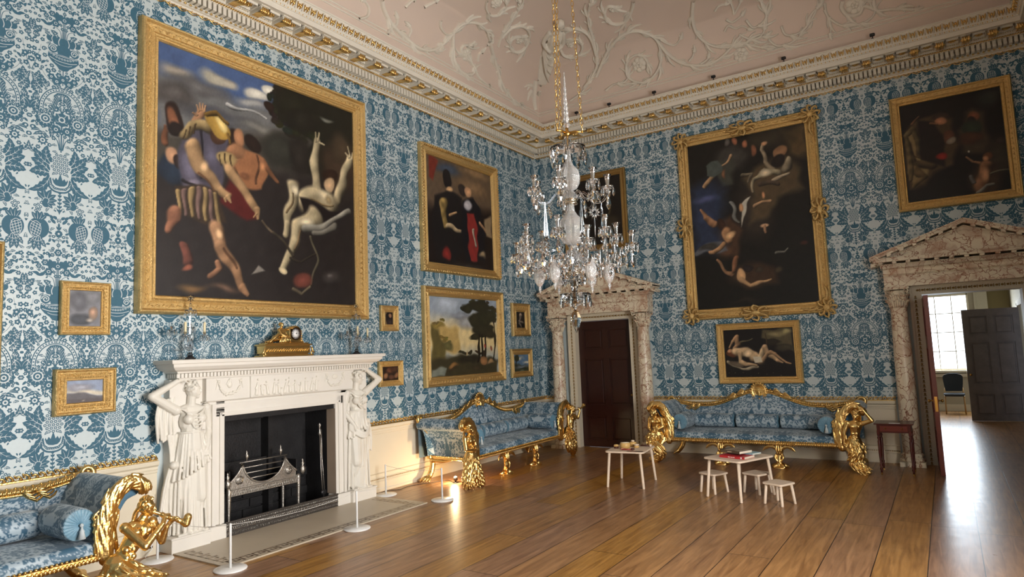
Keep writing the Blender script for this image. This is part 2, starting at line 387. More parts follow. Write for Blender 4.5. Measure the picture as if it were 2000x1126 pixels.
for i in range(9):
    a = -pi/2+i*0.185; disc(2, 0.090*cos(a), 1.262+0.085*sin(a), 0.0042, 6)
stroke(1, [(0, 1.150), (0.052, 1.160), (0.092, 1.20), (0.104, 1.262), (0.092, 1.30)], 0.016, False)
for r in range(7):              # dotted fruit
    for c in range(3):
        u = 0.034*c+(0.017 if r % 2 else 0.0); v = 1.335+r*0.029
        if u <= 0.078-abs(r-3)*0.005:
            disc(1, u, v, 0.0145, 8); disc(2, u, v, 0.0072, 7); disc(3, u, v, 0.0028, 5)
for (p, q, w, bd) in [((0.085, 1.30), (0.262, 1.135), 0.040, -0.34), ((0.085, 1.32), (0.255, 1.31), 0.050, 0.20), ((0.088, 1.335), (0.245, 1.44), 0.050, 0.18),
                      ((0.09, 1.40), (0.225, 1.545), 0.040, -0.18), ((0.085, 1.42), (0.115, 1.585), 0.040, -0.30)]:
    leafp(1, p, q, w, bd, 5)
leafp(1, (0.215, 1.49), (0.262, 1.60), 0.020, -0.4, 3); disc(1, 0.098, 1.592, 0.018, 12); disc(2, 0.096, 1.592, 0.007, 8)
stroke(1, [(0, 1.54), (0, 1.66), (0.0, 1.80)], 0.012, False); stroke(1, [(0.012, 1.56), (0.035, 1.65), (0.085, 1.70)], 0.012); stroke(1, [(0.010, 1.56), (0.022, 1.68), (0.05, 1.74)], 0.010)
leafp(1, (0.085, 1.665), (0.120, 1.79), 0.024, 0.3, 4); leafp(1, (0.10, 1.66), (0.155, 1.715), 0.014, -0.3, 0); disc(1, 0.048, 1.755, 0.036, 30, 0.1, 10); disc(2, 0.048, 1.755, 0.018, 9); disc(3, 0.048, 1.755, 0.010, 8)
star(0.155, 1.625, 0.045); leafp(1, (0.12, 1.70), (0.235, 1.66), 0.018, 0.2, 3); leafp(1, (0.18, 1.72), (0.252, 1.70), 0.014, 0.3, 0)
ros(0.138, 1.84, 0.064, 12); disc(1, 0.0, 1.86, 0.058, 24, 0.12, 8); disc(2, 0, 1.86, 0.030, 12); disc(3, 0, 1.86, 0.018, 9); stroke(2, [(0.008, 1.87), (0.03, 1.90), (0.045, 1.93)], 0.006); stroke(2, [(0.02, 1.84), (0.04, 1.83), (0.052, 1.85)], 0.005)
for (u, v, r) in [(0.05, 1.95, 0.020), (0.085, 1.93, 0.018), (0.10, 1.965, 0.016), (0.02, 1.965, 0.014), (0.075, 1.80, 0.014), (0.21, 1.79, 0.012), (0.205, 1.90, 0.016)]: disc(1, u, v, r, 12, 0.15, 5); disc(2, u, v, r*0.4, 6)
stroke(1, [(0.0, 1.92), (0.05, 1.985), (0.13, 1.99), (0.175, 1.965)], 0.009); stroke(1, [(0.0, 1.93), (0.03, 2.0), (0.07, 2.02)], 0.008)
disc(1, 0.235, 1.735, 0.026, 12, 0, 1, 0.022); disc(2, 0.238, 1.735, 0.010, 8); disc(1, 0.262, 1.665, 0.020, 10); disc(2, 0.266, 1.665, 0.010, 8)
leafp(1, (0.225, 1.80), (0.255, 1.77), 0.010, 0, 0, False)
# arch: big leaf wings and beaded band
arch = [(0.0, 2.150), (0.055, 2.140), (0.110, 2.105), (0.150, 2.050), (0.172, 1.985), (0.176, 1.92)]
stroke(1, arch, 0.040, False); stroke(2, arch, 0.022, False)
AP = smooth_path([Vector((a, b, 0)) for a, b in arch], 5)
for i in range(1, len(AP), 2): disc(3, AP[i].x, AP[i].y, 0.0075, 7)
for i in range(0, 11):
    t = i/10; a = Vector((0.018+0.118*t**0.8, 2.118-0.19*t**1.7)); leafp(1, (a.x*0.93, a.y-0.012), (a.x*0.55+0.01, a.y-0.075-0.03*t), 0.011, -0.35, 0, True)
poly(1, [(0, 2.125), (0.045, 2.115), (0.075, 2.08), (0.07, 2.04), (0.045, 2.05), (0.03, 2.03), (0, 2.045)])
poly(2, [(0, 2.12), (0.005, 2.07), (0, 2.02)]); disc(2, 0.028, 2.085, 0.008, 8)
for (u, v, r) in [(0.022, 2.012, 0.008), (0.052, 2.0, 0.012), (0.014, 1.99, 0.007), (0.04, 1.975, 0.010)]: disc(1, u, v, r, 8)
leafp(1, (0.178, 1.93), (0.135, 1.82+0.06), 0.030, -0.5, 4)
leafp(1, (0.21, 1.99), (0.185, 1.86), 0.034, 0.35, 5); leafp(1, (0.20, 2.07), (0.262, 2.16), 0.040, 0.2, 4); leafp(1, (0.175, 2.12), (0.235, 2.235), 0.040, -0.2, 4); leafp(1, (0.19, 2.05), (0.25, 2.03), 0.036, -0.2, 4)
leafp(1, (0.205, 2.0), (0.262, 1.90), 0.020, 0.35, 0); leafp(1, (0.15, 2.15), (0.12, 2.21), 0.022, 0.2, 3); disc(1, 0.262, 2.06, 0.012, 10); leafp(1, (0.235, 2.18), (0.262, 2.26), 0.018, 0.2, 3)
for (p, q, w, bd) in [((0.195, 1.95), (0.262, 2.02), 0.030, 0.2), ((0.165, 2.09), (0.24, 2.10), 0.030, 0.1), ((0.13, 2.14), (0.18, 2.26), 0.030, -0.2), ((0.19, 1.90), (0.15, 1.80), 0.024, 0.3), ((0.235, 2.20), (0.20, 2.29), 0.024, 0.2), ((0.02, 2.15), (0.06, 2.21), 0.018, 0.2)]: leafp(1, p, q, w, bd, 4)
for (u, v, r) in [(0.10, 1.90, 0.022), (0.17, 1.90, 0.016), (0.06, 1.99, 0.014), (0.03, 1.70, 0.014), (0.155, 1.76, 0.014), (0.235, 1.87, 0.013), (0.0, 1.73, 0.016), (0.015, 2.76, 0.014), (0.12, 2.83, 0.014), (0.21, 2.82, 0.012), (0.245, 2.83, 0.012), (0.03, 2.80, 0.012), (0.09, 2.97, 0.013), (0.25, 2.44, 0.016)]: disc(1, u, v, r, 20, 0.2, 5); disc(2, u, v, r*0.35, 6)
# small flowers over the arch, then the urn
for (u, v, r) in [(0.052, 2.225, 0.034), (0.098, 2.262, 0.028), (0.035, 2.29, 0.024), (0.125, 2.31, 0.020), (0.08, 2.33, 0.018), (0.0, 2.255, 0.030)]: disc(1, u, v, r, 24, 0.14, 6); disc(2, u, v, r*0.42, 7); disc(3, u, v, r*0.2, 6)
stroke(1, [(0.0, 2.17), (0.06, 2.19), (0.15, 2.26), (0.19, 2.34)], 0.007); stroke(1, [(0.0, 2.20), (0.0, 2.30), (0.0, 2.36)], 0.009, False)
poly(1, [(0, 2.345), (0.035, 2.352), (0.055, 2.38), (0.10, 2.415), (0.135, 2.46), (0.13, 2.505), (0.0, 2.495)])
for i in range(5): disc(2, 0.012+0.024*i, 2.462+0.002*i*i, 0.0098, 9); disc(3, 0.012+0.024*i, 2.462+0.002*i*i, 0.0055, 7)
stroke(2, [(0, 2.432), (0.06, 2.436), (0.118, 2.456)], 0.006, False); stroke(2, [(0, 2.40), (0.04, 2.405), (0.075, 2.42)], 0.004, False); stroke(2, [(0.0, 2.487), (0.06, 2.489), (0.128, 2.497)], 0.005, False)
poly(1, [(0, 2.50), (0.05, 2.50), (0.062, 2.56), (0.05, 2.60), (0.0, 2.60)])
def spiral(u, v, r, turns, w, layer, sg=1, a0=0.0): stroke(layer, [(u+sg*r*(1-0.80*i/12)*cos(a0+turns*2*pi*i/12), v+r*(1-0.80*i/12)*sin(a0+turns*2*pi*i/12)) for i in range(13)], w, False)
disc(1, 0.092, 2.545, 0.042, 16); spiral(0.092, 2.545, 0.034, 1.6, 0.008, 2); spiral(0.165, 2.515, 0.022, 1.3, 0.010, 1, -1)
disc(1, 0.0, 2.625, 0.040, 16, 0, 1, 0.046); disc(1, 0.062, 2.635, 0.046, 16); stroke(2, [(0.040, 2.59), (0.046, 2.625), (0.034, 2.665)], 0.007, False); disc(1, 0.115, 2.64, 0.034, 16); stroke(2, [(0.092, 2.60), (0.104, 2.64), (0.09, 2.68)], 0.006, False)
leafp(1, (0.06, 2.66), (0.115, 2.72), 0.024, 0.3, 3); leafp(1, (0.115, 2.66), (0.165, 2.68), 0.020, 0.3, 3)
stroke(1, [(0.004, 2.66), (0.006, 2.78), (0.004, 2.90)], 0.008, False); stroke(1, [(0.014, 2.66), (0.020, 2.76), (0.06, 2.86), (0.11, 2.90)], 0.007); stroke(1, [(0.022, 2.66), (0.04, 2.74), (0.12, 2.78), (0.19, 2.84)], 0.007)
# bouquet
for (u, v, r) in [(0.0, 2.855, 0.030), (0.075, 2.80, 0.030), (0.105, 2.885, 0.026), (0.0, 2.985, 0.028), (0.048, 2.96, 0.016), (0.155, 2.85, 0.020), (0.0, 2.92, 0.014), (0.185, 2.91, 0.014), (0.045, 3.02, 0.013), (0.0, 3.055, 0.015)]:
    disc(1, u, v, r, 24, 0.14, 6); disc(2, u, v, r*0.50, 9); disc(3, u, v, r*0.33, 8)
disc(1, 0.055, 2.87, 0.036, 20, 0.25, 5); leafp(1, (0.10, 2.80), (0.175, 2.765), 0.014, -0.3, 0, False); leafp(1, (0.145, 2.76), (0.21, 2.79), 0.013, 0.3, 0, False)
for (p, q) in [((0.12, 2.92), (0.15, 2.96)), ((0.13, 2.91), (0.17, 2.94)), ((0.07, 2.93), (0.09, 2.99)), ((0.15, 2.88), (0.20, 2.87)), ((0.07, 3.06), (0.105, 3.055)), ((0.03, 3.08), (0.06, 3.11)), ((0.08, 3.08), (0.07, 3.12)), ((0.2, 2.86), (0.215, 2.90)), ((0.12, 2.955), (0.115, 2.985)), ((0.19, 2.94), (0.23, 2.955)), ((0.22, 2.89), (0.255, 2.895))]: leafp(1, p, q, 0.010, 0.2, 0, False)
stroke(1, [(0.0, 2.9), (0.0, 3.08), (0.0, 3.22)], 0.006, False); stroke(1, [(0.0, 3.13), (0.05, 3.145), (0.09, 3.165)], 0.006)
disc(1, 0.0, 3.165, 0.026, 20, 0.16, 5); disc(2, 0, 3.165, 0.010, 8); disc(1, 0.042, 3.135, 0.015, 10); disc(2, 0.042, 3.135, 0.006, 7); leafp(1, (0, 3.20), (0.022, 3.235), 0.008, 0, 0, False); leafp(1, (0, 3.22), (0, 3.27), 0.009, 0, 0, False); leafp(1, (0.055, 3.16), (0.09, 3.18), 0.009, 0, 0, False)
# seam column between urn tiers
for (u, v, r) in [(0.235, 2.955, 0.018), (0.225, 2.33, 0.020), (0.262, 2.38, 0.022), (0.215, 2.42, 0.024), (0.245, 2.49, 0.018), (0.20, 2.39, 0.014), (0.18, 2.60, 0.016), (0.225, 2.56, 0.014), (0.175, 2.33, 0.013)]: disc(1, u, v, r, 20, 0.18, 5); disc(2, u, v, r*0.38, 6)
leafp(1, (0.262, 2.66), (0.185, 2.73), 0.030, 0.1, 4); leafp(1, (0.262, 2.64), (0.20, 2.63), 0.028, 0.1, 4); leafp(1, (0.262, 2.68), (0.255, 2.78), 0.018, 0.1, 3)
stroke(1, [(0.262, 2.28), (0.235, 2.36), (0.21, 2.45), (0.19, 2.55)], 0.007); leafp(1, (0.15, 2.40), (0.185, 2.36), 0.011, 0.2, 0, False); leafp(1, (0.23, 2.60), (0.262, 2.585), 0.009, 0, 0, False)
# pomegranates on either side of the seam
disc(1, 0.166, 3.200, 0.086, 26, 0, 1, 0.098); disc(2, 0.190, 3.190, 0.046, 20, 0, 1, 0.076); disc(1+2, 0.190, 3.190, 0.042, 20, 0, 1, 0.071)
for i in range(-3, 4):
    stroke(4, [(0.190-0.040, 3.19+i*0.026-0.020), (0.190+0.040, 3.19+i*0.026+0.020)], 0.0045, False) if abs(i) < 3 else None
for i in range(-1, 2): stroke(4, [(0.190+i*0.026-0.014, 3.19+0.055), (0.190+i*0.022+0.012, 3.19-0.058)], 0.0042, False)
for (dx, l, w) in [(-0.052, 0.055, 0.016), (-0.022, 0.075, 0.018), (0.010, 0.082, 0.019), (0.040, 0.06, 0.016)]: leafp(1, (0.172+dx*0.5, 3.285), (0.172+dx*1.3, 3.285+l), w, 0.1, 0, True)
for (dx, l, w) in [(-0.055, 0.075, 0.020), (-0.018, 0.115, 0.024), (0.022, 0.110, 0.024), (0.058, 0.065, 0.018)]: leafp(1, (0.172+dx*0.35, 3.115), (0.172+dx*1.3, 3.10-l), w, 0.1, 3, True)
for (p, q) in [((0.03, 3.26), (0.075, 3.30)), ((0.05, 3.30), (0.085, 3.335)), ((0.02, 3.30), (0.05, 3.33)), ((0.08, 3.325), (0.13, 3.345))]: leafp(1, p, q, 0.013, 0.1, 0, False)
HALF_B = HALF
def fill_gaps():
    '''small leaves and berries scattered where the design would leave bare silk'''
    rs = random.Random(11); DAM[:] = [q for a in HALF_B for q in (a, (a[0], [(-x, y) for x, y in a[1]][::-1]))]; _raster()
    blank = lambda u, v, r: all(damask(u+r*cos(a), v+r*sin(a)) < 0.5 for a in (0, .8, 1.6, 2.4, 3.1, 3.9, 4.7, 5.5)) and damask(u, v) < 0.5
    used = []
    for _ in range(4600):
        big = _ < 2600
        u, v = rs.uniform(0.0, TW/2), rs.uniform(V0+0.03, V0+TH-0.02)
        if 1.17 < v < 1.32 and u > 0.19: continue
        if 1.40 < v < 1.56 and u > 0.235: continue
        if 2.60 < v < 2.72 and u < 0.24 and u > 0.17: continue
        if any((u-a)**2+(v-b)**2 < (0.064 if big else 0.044)**2 for a, b in used) or not blank(u, v, 0.0225 if big else 0.0135): continue
        used.append((u, v)); a = rs.uniform(0, 6.28)
        if big:
            if rs.random() < 0.35: disc(1, u, v, 0.017, 24, 0.2, 6); disc(2, u, v, 0.0075, 7); disc(3, u, v, 0.0035, 6)
            else: leafp(1, (u-0.024*cos(a), v-0.024*sin(a)), (u+0.026*cos(a), v+0.026*sin(a)), 0.0115, 0.25, 3)
            continue
        if rs.random() < 0.45: disc(1, u, v, 0.0105, 15, 0.22, 5); disc(2, u, v, 0.0038, 6)
        else: leafp(1, (u-0.013*cos(a), v-0.013*sin(a)), (u+0.013*cos(a), v+0.013*sin(a)), 0.0062, 0.2, 0, False)
DAM = []
# raster of the tile, for the upholstery
RW, RH = 160, 720
RAS = np.zeros((RH, RW), np.float32)
def _raster():
    xs = (np.arange(RW)+0.5)/RW*TW-TW/2; ys = (np.arange(RH)+0.5)/RH*TH+V0
    for (ly, P) in sorted(DAM, key=lambda a: a[0]):
        A = np.array(P); 
        for sh in (-TH, 0.0, TH):
            y0, y1 = A[:, 1].min()+sh, A[:, 1].max()+sh
            j0 = max(0, int((y0-V0)/TH*RH)-1); j1 = min(RH, int((y1-V0)/TH*RH)+2)
            if j1 <= j0: continue
            for sx in (-TW, 0.0, TW):
                x0, x1 = A[:, 0].min()+sx, A[:, 0].max()+sx
                i0 = max(0, int((x0+TW/2)/TW*RW)-1); i1 = min(RW, int((x1+TW/2)/TW*RW)+2)
                if i1 <= i0: continue
                X, Y = np.meshgrid(xs[i0:i1]-sx, ys[j0:j1]-sh); ins = np.zeros(X.shape, bool); n = len(A)
                for k in range(n):
                    (xa, ya), (xb, yb) = A[k], A[(k+1) % n]
                    if ya == yb: continue
                    ins ^= ((Y < ya) != (Y < yb)) & (X < (xb-xa)*(Y-ya)/(yb-ya)+xa)
                RAS[j0:j1, i0:i1][ins] = 1.0 if ly % 2 else 0.0
def damask(u, v):
    i = (np.floor(((np.asarray(u)/TW+0.5) % 1.0)*RW)).astype(int) % RW; j = (np.floor((((np.asarray(v)-V0)/TH) % 1.0)*RH)).astype(int) % RH
    return RAS[j, i]
fill_gaps(); DAM[:] = [q for a in HALF_B for q in (a, (a[0], [(-x, y) for x, y in a[1]][::-1]))]; _raster()
M_figure = mat('damask_figure', (54, 98, 119), 0.62, var=0.10, vscale=40, bump=0.15, bscale=400)
M_ground = mat('damask_ground', (187, 200, 203), 0.40, spec=0.8, var=0.05, vscale=30, bump=0.12, bscale=300)
def damask_wall(mb, origin, U, N, u0, u1, phase, skips):
    """raised weave on a wall plane: origin, U along the wall, N into the room"""
    O = Vector(origin); U = Vector(U); N = Vector(N); rnd = random.Random(3)
    k0 = int(math.floor((u0-phase)/TW)); k1 = int(math.ceil((u1-phase)/TW)); vs = []; fs = []; ms = []
    for k in range(k0, k1+1):
        for r in (0, 1, 2):
            for (ly, P) in DAM:
                cu = sum(p[0] for p in P)/len(P)+phase+k*TW; cv = sum(p[1] for p in P)/len(P)+r*TH
                if cu < u0 or cu > u1 or cv > 6.0 or any(a <= cu <= b and c <= cv <= d for a, b, c, d in skips): continue
                h = 0.0004*ly+rnd.random()*0.00015; b0 = len(vs)
                for (a, b) in P:
                    vs.append(tuple(O+U*(phase+k*TW+a)+Vector((0, 0, b+r*TH))+N*h))
                fs.append(tuple(range(b0, b0+len(P)))); ms.append(1 if ly % 2 else 0)
    o = len(mb.v); mb.v += vs; mb.f += [tuple(i+o for i in f) for f in fs]; mb.m += ms; mb.sm += [False]*len(fs)
def wall_quads(mb, rects, fn, m=0):
    mb.mi = m
    for (a, b, c, d) in rects: mb.add([fn(a, c), fn(b, c), fn(b, d), fn(a, d)], [(0, 1, 2, 3)])
ZT = 6.5
w = MB(); Lf = lambda a, z: (0.0, -a, z)      # a = distance from the corner along the left wall
wall_quads(w, [(0, 5.60, 0, ZT), (7.21, -RL, 0, ZT), (5.60, 7.21, 1.32, ZT)], Lf)
damask_wall(w, (0, 0, 0), (0, -1, 0), (1, 0, 0), 0.0, 9.7, 8.812-16*TW, [(4.95, 7.85, 0.9, 1.9), (5.05, 8.0, 2.5, 5.5), (1.6, 3.6, 1.5, 2.9), (1.65, 3.6, 3.35, 5.2)])
struct(w.build('wall_left', [M_ground, M_figure]))
w = MB(); Ff = lambda a, z: (a, 0.0, z)
wall_quads(w, [(0, 0.779, 0, ZT), (1.931, 6.63, 0, ZT), (7.83, W, 0, ZT), (0.779, 1.931, 2.44, ZT), (6.63, 7.83, 2.5, ZT)], Ff)
damask_wall(w, (0, 0, 0), (1, 0, 0), (0, -1, 0), 0.0, W, 3.174-6*TW, [(0.35, 2.35, 0.9, 3.0), (6.25, 8.5, 0.9, 3.1), (3.2, 5.25, 2.5, 5.4), (3.65, 4.8, 1.3, 2.15), (6.55, 7.85, 3.95, 5.4)])
struct(w.build('wall_far', [M_ground, M_figure]))
M_silkmean = mat('plain_blue_silk_wall', (112, 142, 158), 0.6, var=0.15, vscale=3)
w = MB(); w.box((0, RL-0.05, 0), (W, RL, ZT)); struct(w.build('wall_back', M_silkmean))
# right-hand wall with the three tall windows
w = MB(); edges = [0.0]
for (wy, ww) in WINDOWS: edges += [-(wy+ww/2), -(wy-ww/2)]
edges.append(-RL)
rects = []
for i in range(0, len(edges), 2): rects.append((edges[i], edges[i+1], 0, ZT))
for (wy, ww) in WINDOWS: rects += [(-(wy+ww/2), -(wy-ww/2), 0, 0.7), (-(wy+ww/2), -(wy-ww/2), 4.6, ZT)]
wall_quads(w, rects, lambda a, z: (W, -a, z)); struct(w.build('wall_right', M_silkmean))
M_blind = mat('daylit_blind', (240, 244, 250), 0.9, emit=(225, 236, 255), estr=2.6)
for n_, (wy, ww) in enumerate(WINDOWS):
    t = struct(bpy.data.objects.new('window_%d' % (n_+1), None)); COL.objects.link(t); t.location = (W+0.65, wy, 0.7)
    m = MB()
    for (a, b, c, d) in ((-ww/2-0.02, -ww/2, -0.02, 3.92), (ww/2, ww/2+0.02, -0.02, 3.92), (-ww/2, ww/2, -0.02, 0.0), (-ww/2, ww/2, 3.9, 3.92)): m.box((-0.65, a, c), (0.12, b, d))
    m.build('window_reveal', mat('reveal_paint', (196, 186, 166), 0.6), t)  # unseen deep reveals, added to keep grazing daylight off the far wall
    m = MB(); h = 3.9
    for y in (-ww/2, ww/2-0.07): m.bbox((0.0, y, 0), (0.09, y+0.07, h))
    for z in (0, h/2-0.03, h-0.07): m.bbox((0.0, -ww/2, z), (0.09, ww/2, z+0.07))
    for k in (1, 2): m.bbox((0.02, -ww/2+ww*k/3-0.015, 0), (0.07, -ww/2+ww*k/3+0.015, h))
    for k in range(1, 6): m.bbox((0.02, -ww/2, h*k/6-0.015), (0.07, ww/2, h*k/6+0.015))
    m.build('window_frame', M_cream, t)
    m = MB(); m.box((0.10, -ww/2, 0), (0.11, ww/2, h)); m.build('window_pane', M_blind, t)

# ------------------------------------------------------------------ dado, skirting and their gilt fillet
def L_runs(): # (start, end) along each wall, for the dado
    return [('L', 0.0, 4.93), ('L', 7.86, 13.4), ('F', 0.0, 0.30), ('F', 2.26, 6.17), ('F', 8.35, W)]
def run_pt(wl, a, d, z): return (d, -a, z) if wl == 'L' else (a, -d, z)
prof_dado = [(0, 0.0), (0.030, 0.0), (0.030, 0.135), (0.034, 0.15), (0.022, 0.165), (0.022, 0.175), (0.028, 0.188), (0.016, 0.20), (0.012, 0.245), (0.020, 0.252), (0.006, 0.262), (0.006, 0.80), (0.014, 0.806), (0.016, 0.83), (0.022, 0.84), (0.022, 0.865), (0.045, 0.885), (0.050, 0.915), (0.050, 0.925), (0.0, 0.928)]
for idx, (wl, a, b) in enumerate(L_runs()):
    m = MB(); A = (1, 0, 0) if wl == 'L' else (0, -1, 0)
    m.sweep(prof_dado, [(run_pt(wl, a, 0, 0), A, (0, 0, 1)), (run_pt(wl, b, 0, 0), A, (0, 0, 1))]); o = m.build('baseboard_'+{'L': 'left', 'F': 'far'}[wl], M_cream); fixn(o); struct(o)
    # carved gilt fillet on top: leaves and scrolls
    g = MB(); rn = random.Random(idx)
    g.sweep([(0.0, 0.925), (0.022, 0.925), (0.022, 0.938), (0.0, 0.945)], [(run_pt(wl, a, 0, 0), A, (0, 0, 1)), (run_pt(wl, b, 0, 0), A, (0, 0, 1))])
    n = int((b-a)/0.062)
    for i in range(n):
        s = a+(i+0.5)*(b-a)/n; up = (i % 2 == 0)
        pts = [run_pt(wl, s-0.028, 0.014, 0.942), run_pt(wl, s-0.006, 0.020, 0.972), run_pt(wl, s+0.016, 0.018, 0.985 if up else 0.972), run_pt(wl, s+0.026, 0.014, 0.968), run_pt(wl, s+0.012, 0.018, 0.958)]
        g.tube(smooth_path(pts, 2), [0.007, 0.009, 0.010, 0.010, 0.009, 0.008, 0.007, 0.006, 0.006], 5)
        g.ball(run_pt(wl, s-0.012, 0.018, 0.95), 0.009, 6, 4); g.ball(run_pt(wl, s+0.03, 0.012, 0.98+rn.random()*0.008), (0.006, 0.006, 0.012), 6, 4)
    struct(g.build('trim_1' if wl == 'L' else 'trim_2', M_gold))
# carved running pattern on the left skirting
g = MB()
for (wl, a, b) in L_runs():
    n = int((b-a)/0.03)
    for i in range(n): g.ball(run_pt(wl, a+(i+0.5)*(b-a)/n, 0.030, 0.180), (0.004, 0.010, 0.007) if wl == 'L' else (0.010, 0.004, 0.007), 6, 4)
struct(g.build('trim_3', M_goldd))
# ------------------------------------------------------------------ cornice
corners = [((0, 0), (1, -1)), ((W, 0), (-1, -1)), ((W, RL), (-1, 1)), ((0, RL), (1, 1))]
def ring_frames(): return [((x, y, 0), (ax, ay, 0), (0, 0, 1)) for ((x, y), (ax, ay)) in corners]
cprof = [(0.0, 5.90), (0.018, 5.905), (0.020, 5.925), (0.050, 5.930), (0.052, 5.945), (0.060, 5.95), (0.060, 5.965), (0.006, 5.970), (0.006, 6.056), (0.140, 6.060), (0.148, 6.085), (0.165, 6.090), (0.170, 6.150), (0.200, 6.158),
         (0.462, 6.140), (0.468, 6.135), (0.470, 6.200), (0.485, 6.203), (0.490, 6.228), (0.495, 6.232), (0.560, 6.345), (0.572, 6.350), (0.572, 6.368), (0.30, 6.40), (0.0, 6.40)]
m = MB(); m.sweep(cprof, ring_frames(), closed=True); o = fixn(m.build('trim_4', M_stone)); struct(o)
def cw(wl, a, d, z): return run_pt(wl, a, d, z) if wl in 'LF' else (W-d, -a, z)
SEG = [('L', 10.4, 0.314), ('F', W, 0.3152), ('R', 2.0, 0.3152)]
den = MB(); gold = MB(); blk = MB()
def cbox(mb, wl, a0, a1, d0, d1, z0, z1): mb.box(cw(wl, a0, d0, z0), cw(wl, a1, d1, z1))
B0 = 0.578
for wl, length, sp in SEG:
    n = int((length-0.1)/0.063)
    for i in range(n):
        a = 0.12+i*0.063
        if a > length-0.12: break
        cbox(den, wl, a, a+0.041, 0.004, 0.135, 5.968, 6.058)
        c = cw(wl, a+0.02, 0.064, 5.948); rr = (0.012, 0.016, 0.013) if wl != 'F' else (0.016, 0.012, 0.013)
        gold.ball(c, rr, 6, 5)
        den.tube([cw(wl, a+0.02+0.025*cos(t), 0.062, 5.948+0.018*sin(t)) for t in [2*pi*k/7 for k in range(7)]], 0.0035, 3, closed=True)
    n = int(length/0.030)
    for i in range(n):            # twisted rope
        a = i*0.030+0.12
        if a > length-0.14: break
        p = cw(wl, a-0.012, 0.150, 6.066); q = cw(wl, a+0.014, 0.152, 6.084); gold.tube([p, q], [0.010, 0.008], 5)
    nb = int((length-B0)/sp)+2
    for k in range(-1 if wl == 'R' else 0, nb):
        a = B0-0.02+k*sp
        if a > length-0.40: continue
        if wl == 'R' and a < 0.5: continue
        # modillion: white block with scrolled gilt leaf on front and underside
        cbox(blk, wl, a-0.052, a+0.052, 0.165, 0.395, 6.085, 6.150); cbox(blk, wl, a-0.060, a+0.060, 0.165, 0.415, 6.132, 6.150)
        for q in (-0.036, -0.012, 0.012, 0.036):
            gold.tube(smooth_path([cw(wl, a+q, 0.20, 6.088), cw(wl, a+q, 0.30, 6.078), cw(wl, a+q, 0.385, 6.050), cw(wl, a+q, 0.415, 6.075), cw(wl, a+q, 0.408, 6.115)], 2), [0.010, 0.011, 0.012, 0.013, 0.014, 0.015, 0.014, 0.012, 0.010], 6)
        for q in (-0.05, 0.05): gold.ball(cw(wl, a+q, 0.395, 6.075), 0.018, 6, 4)
        gold.ball(cw(wl, a, 0.418, 6.062), (0.016, 0.016, 0.020), 6, 4)
        # coffer between modillions
        c = a+sp/2
        if c < length-0.42:
            for (a0, a1, d0, d1) in ((c-0.085, c+0.085, 0.21, 0.222), (c-0.085, c+0.085, 0.37, 0.382), (c-0.085, c-0.073, 0.21, 0.382), (c+0.073, c+0.085, 0.21, 0.382)): cbox(blk, wl, a0, a1, d0, d1, 6.118, 6.152)
            for t in range(6): gold.ball(cw(wl, c+0.030*cos(t*pi/3), 0.296+0.030*sin(t*pi/3), 6.135), (0.019, 0.019, 0.014), 6, 4)
            gold.ball(cw(wl, c, 0.296, 6.125), 0.014, 6, 4)
            for j in range(7): gold.ball(cw(wl, c-0.078+j*0.026, 0.178, 6.115), 0.0065, 5, 4)
    n = int(length/0.028)
    for i in range(n):            # small beads over the fascia
        a = 0.5+i*0.028
        if a > length-0.5: break
        (gold if i % 2 else den).ball(cw(wl, a, 0.487, 6.216), (0.008, 0.008, 0.011), 5, 4)
    n = int(length/0.105)
    for i in range(n):            # egg-and-leaf band
        a = 0.56+i*0.105
        if a > length-0.56: break
        for q in (-0.022, 0.022):
            p = cw(wl, a+q*0.7, 0.508, 6.250); r_ = cw(wl, a+q*1.5, 0.552, 6.318); gold.tube([p, tuple((Vector(p)+Vector(r_))/2+Vector(cw(wl, 0, 0.010, -0.01))-Vector(cw(wl, 0, 0, 0))), r_], [0.006, 0.011, 0.006], 6)
        gold.ball(cw(wl, a, 0.545, 6.285), (0.015, 0.015, 0.024), 6, 4); den.tube([cw(wl, a+0.0525, 0.505, 6.24), cw(wl, a+0.0525, 0.562, 6.33)], [0.006, 0.009], 4)
    n = int(length/0.13)
    for i in range(n):            # pierced gilt fringe hanging at the top of the silk
        a = i*0.13+0.04
        if a+0.13 > length: break
        gold.tube(smooth_path([cw(wl, a, 0.012, 5.902), cw(wl, a+0.03, 0.016, 5.880), cw(wl, a+0.065, 0.014, 5.868), cw(wl, a+0.10, 0.016, 5.884), cw(wl, a+0.13, 0.012, 5.902)], 2), 0.0065, 5)
        gold.tube(smooth_path([cw(wl, a+0.02, 0.014, 5.912), cw(wl, a+0.05, 0.018, 5.892), cw(wl, a+0.085, 0.016, 5.900), cw(wl, a+0.075, 0.016, 5.915)], 2), 0.006, 5)
        for q in (0.015, 0.045, 0.09, 0.118): gold.ball(cw(wl, a+q, 0.014, 5.896), (0.010, 0.010, 0.008), 5, 4)
struct(den.build('trim_5', M_stone)); struct(blk.build('trim_6', M_stone)); struct(gold.build('trim_7', M_gold))

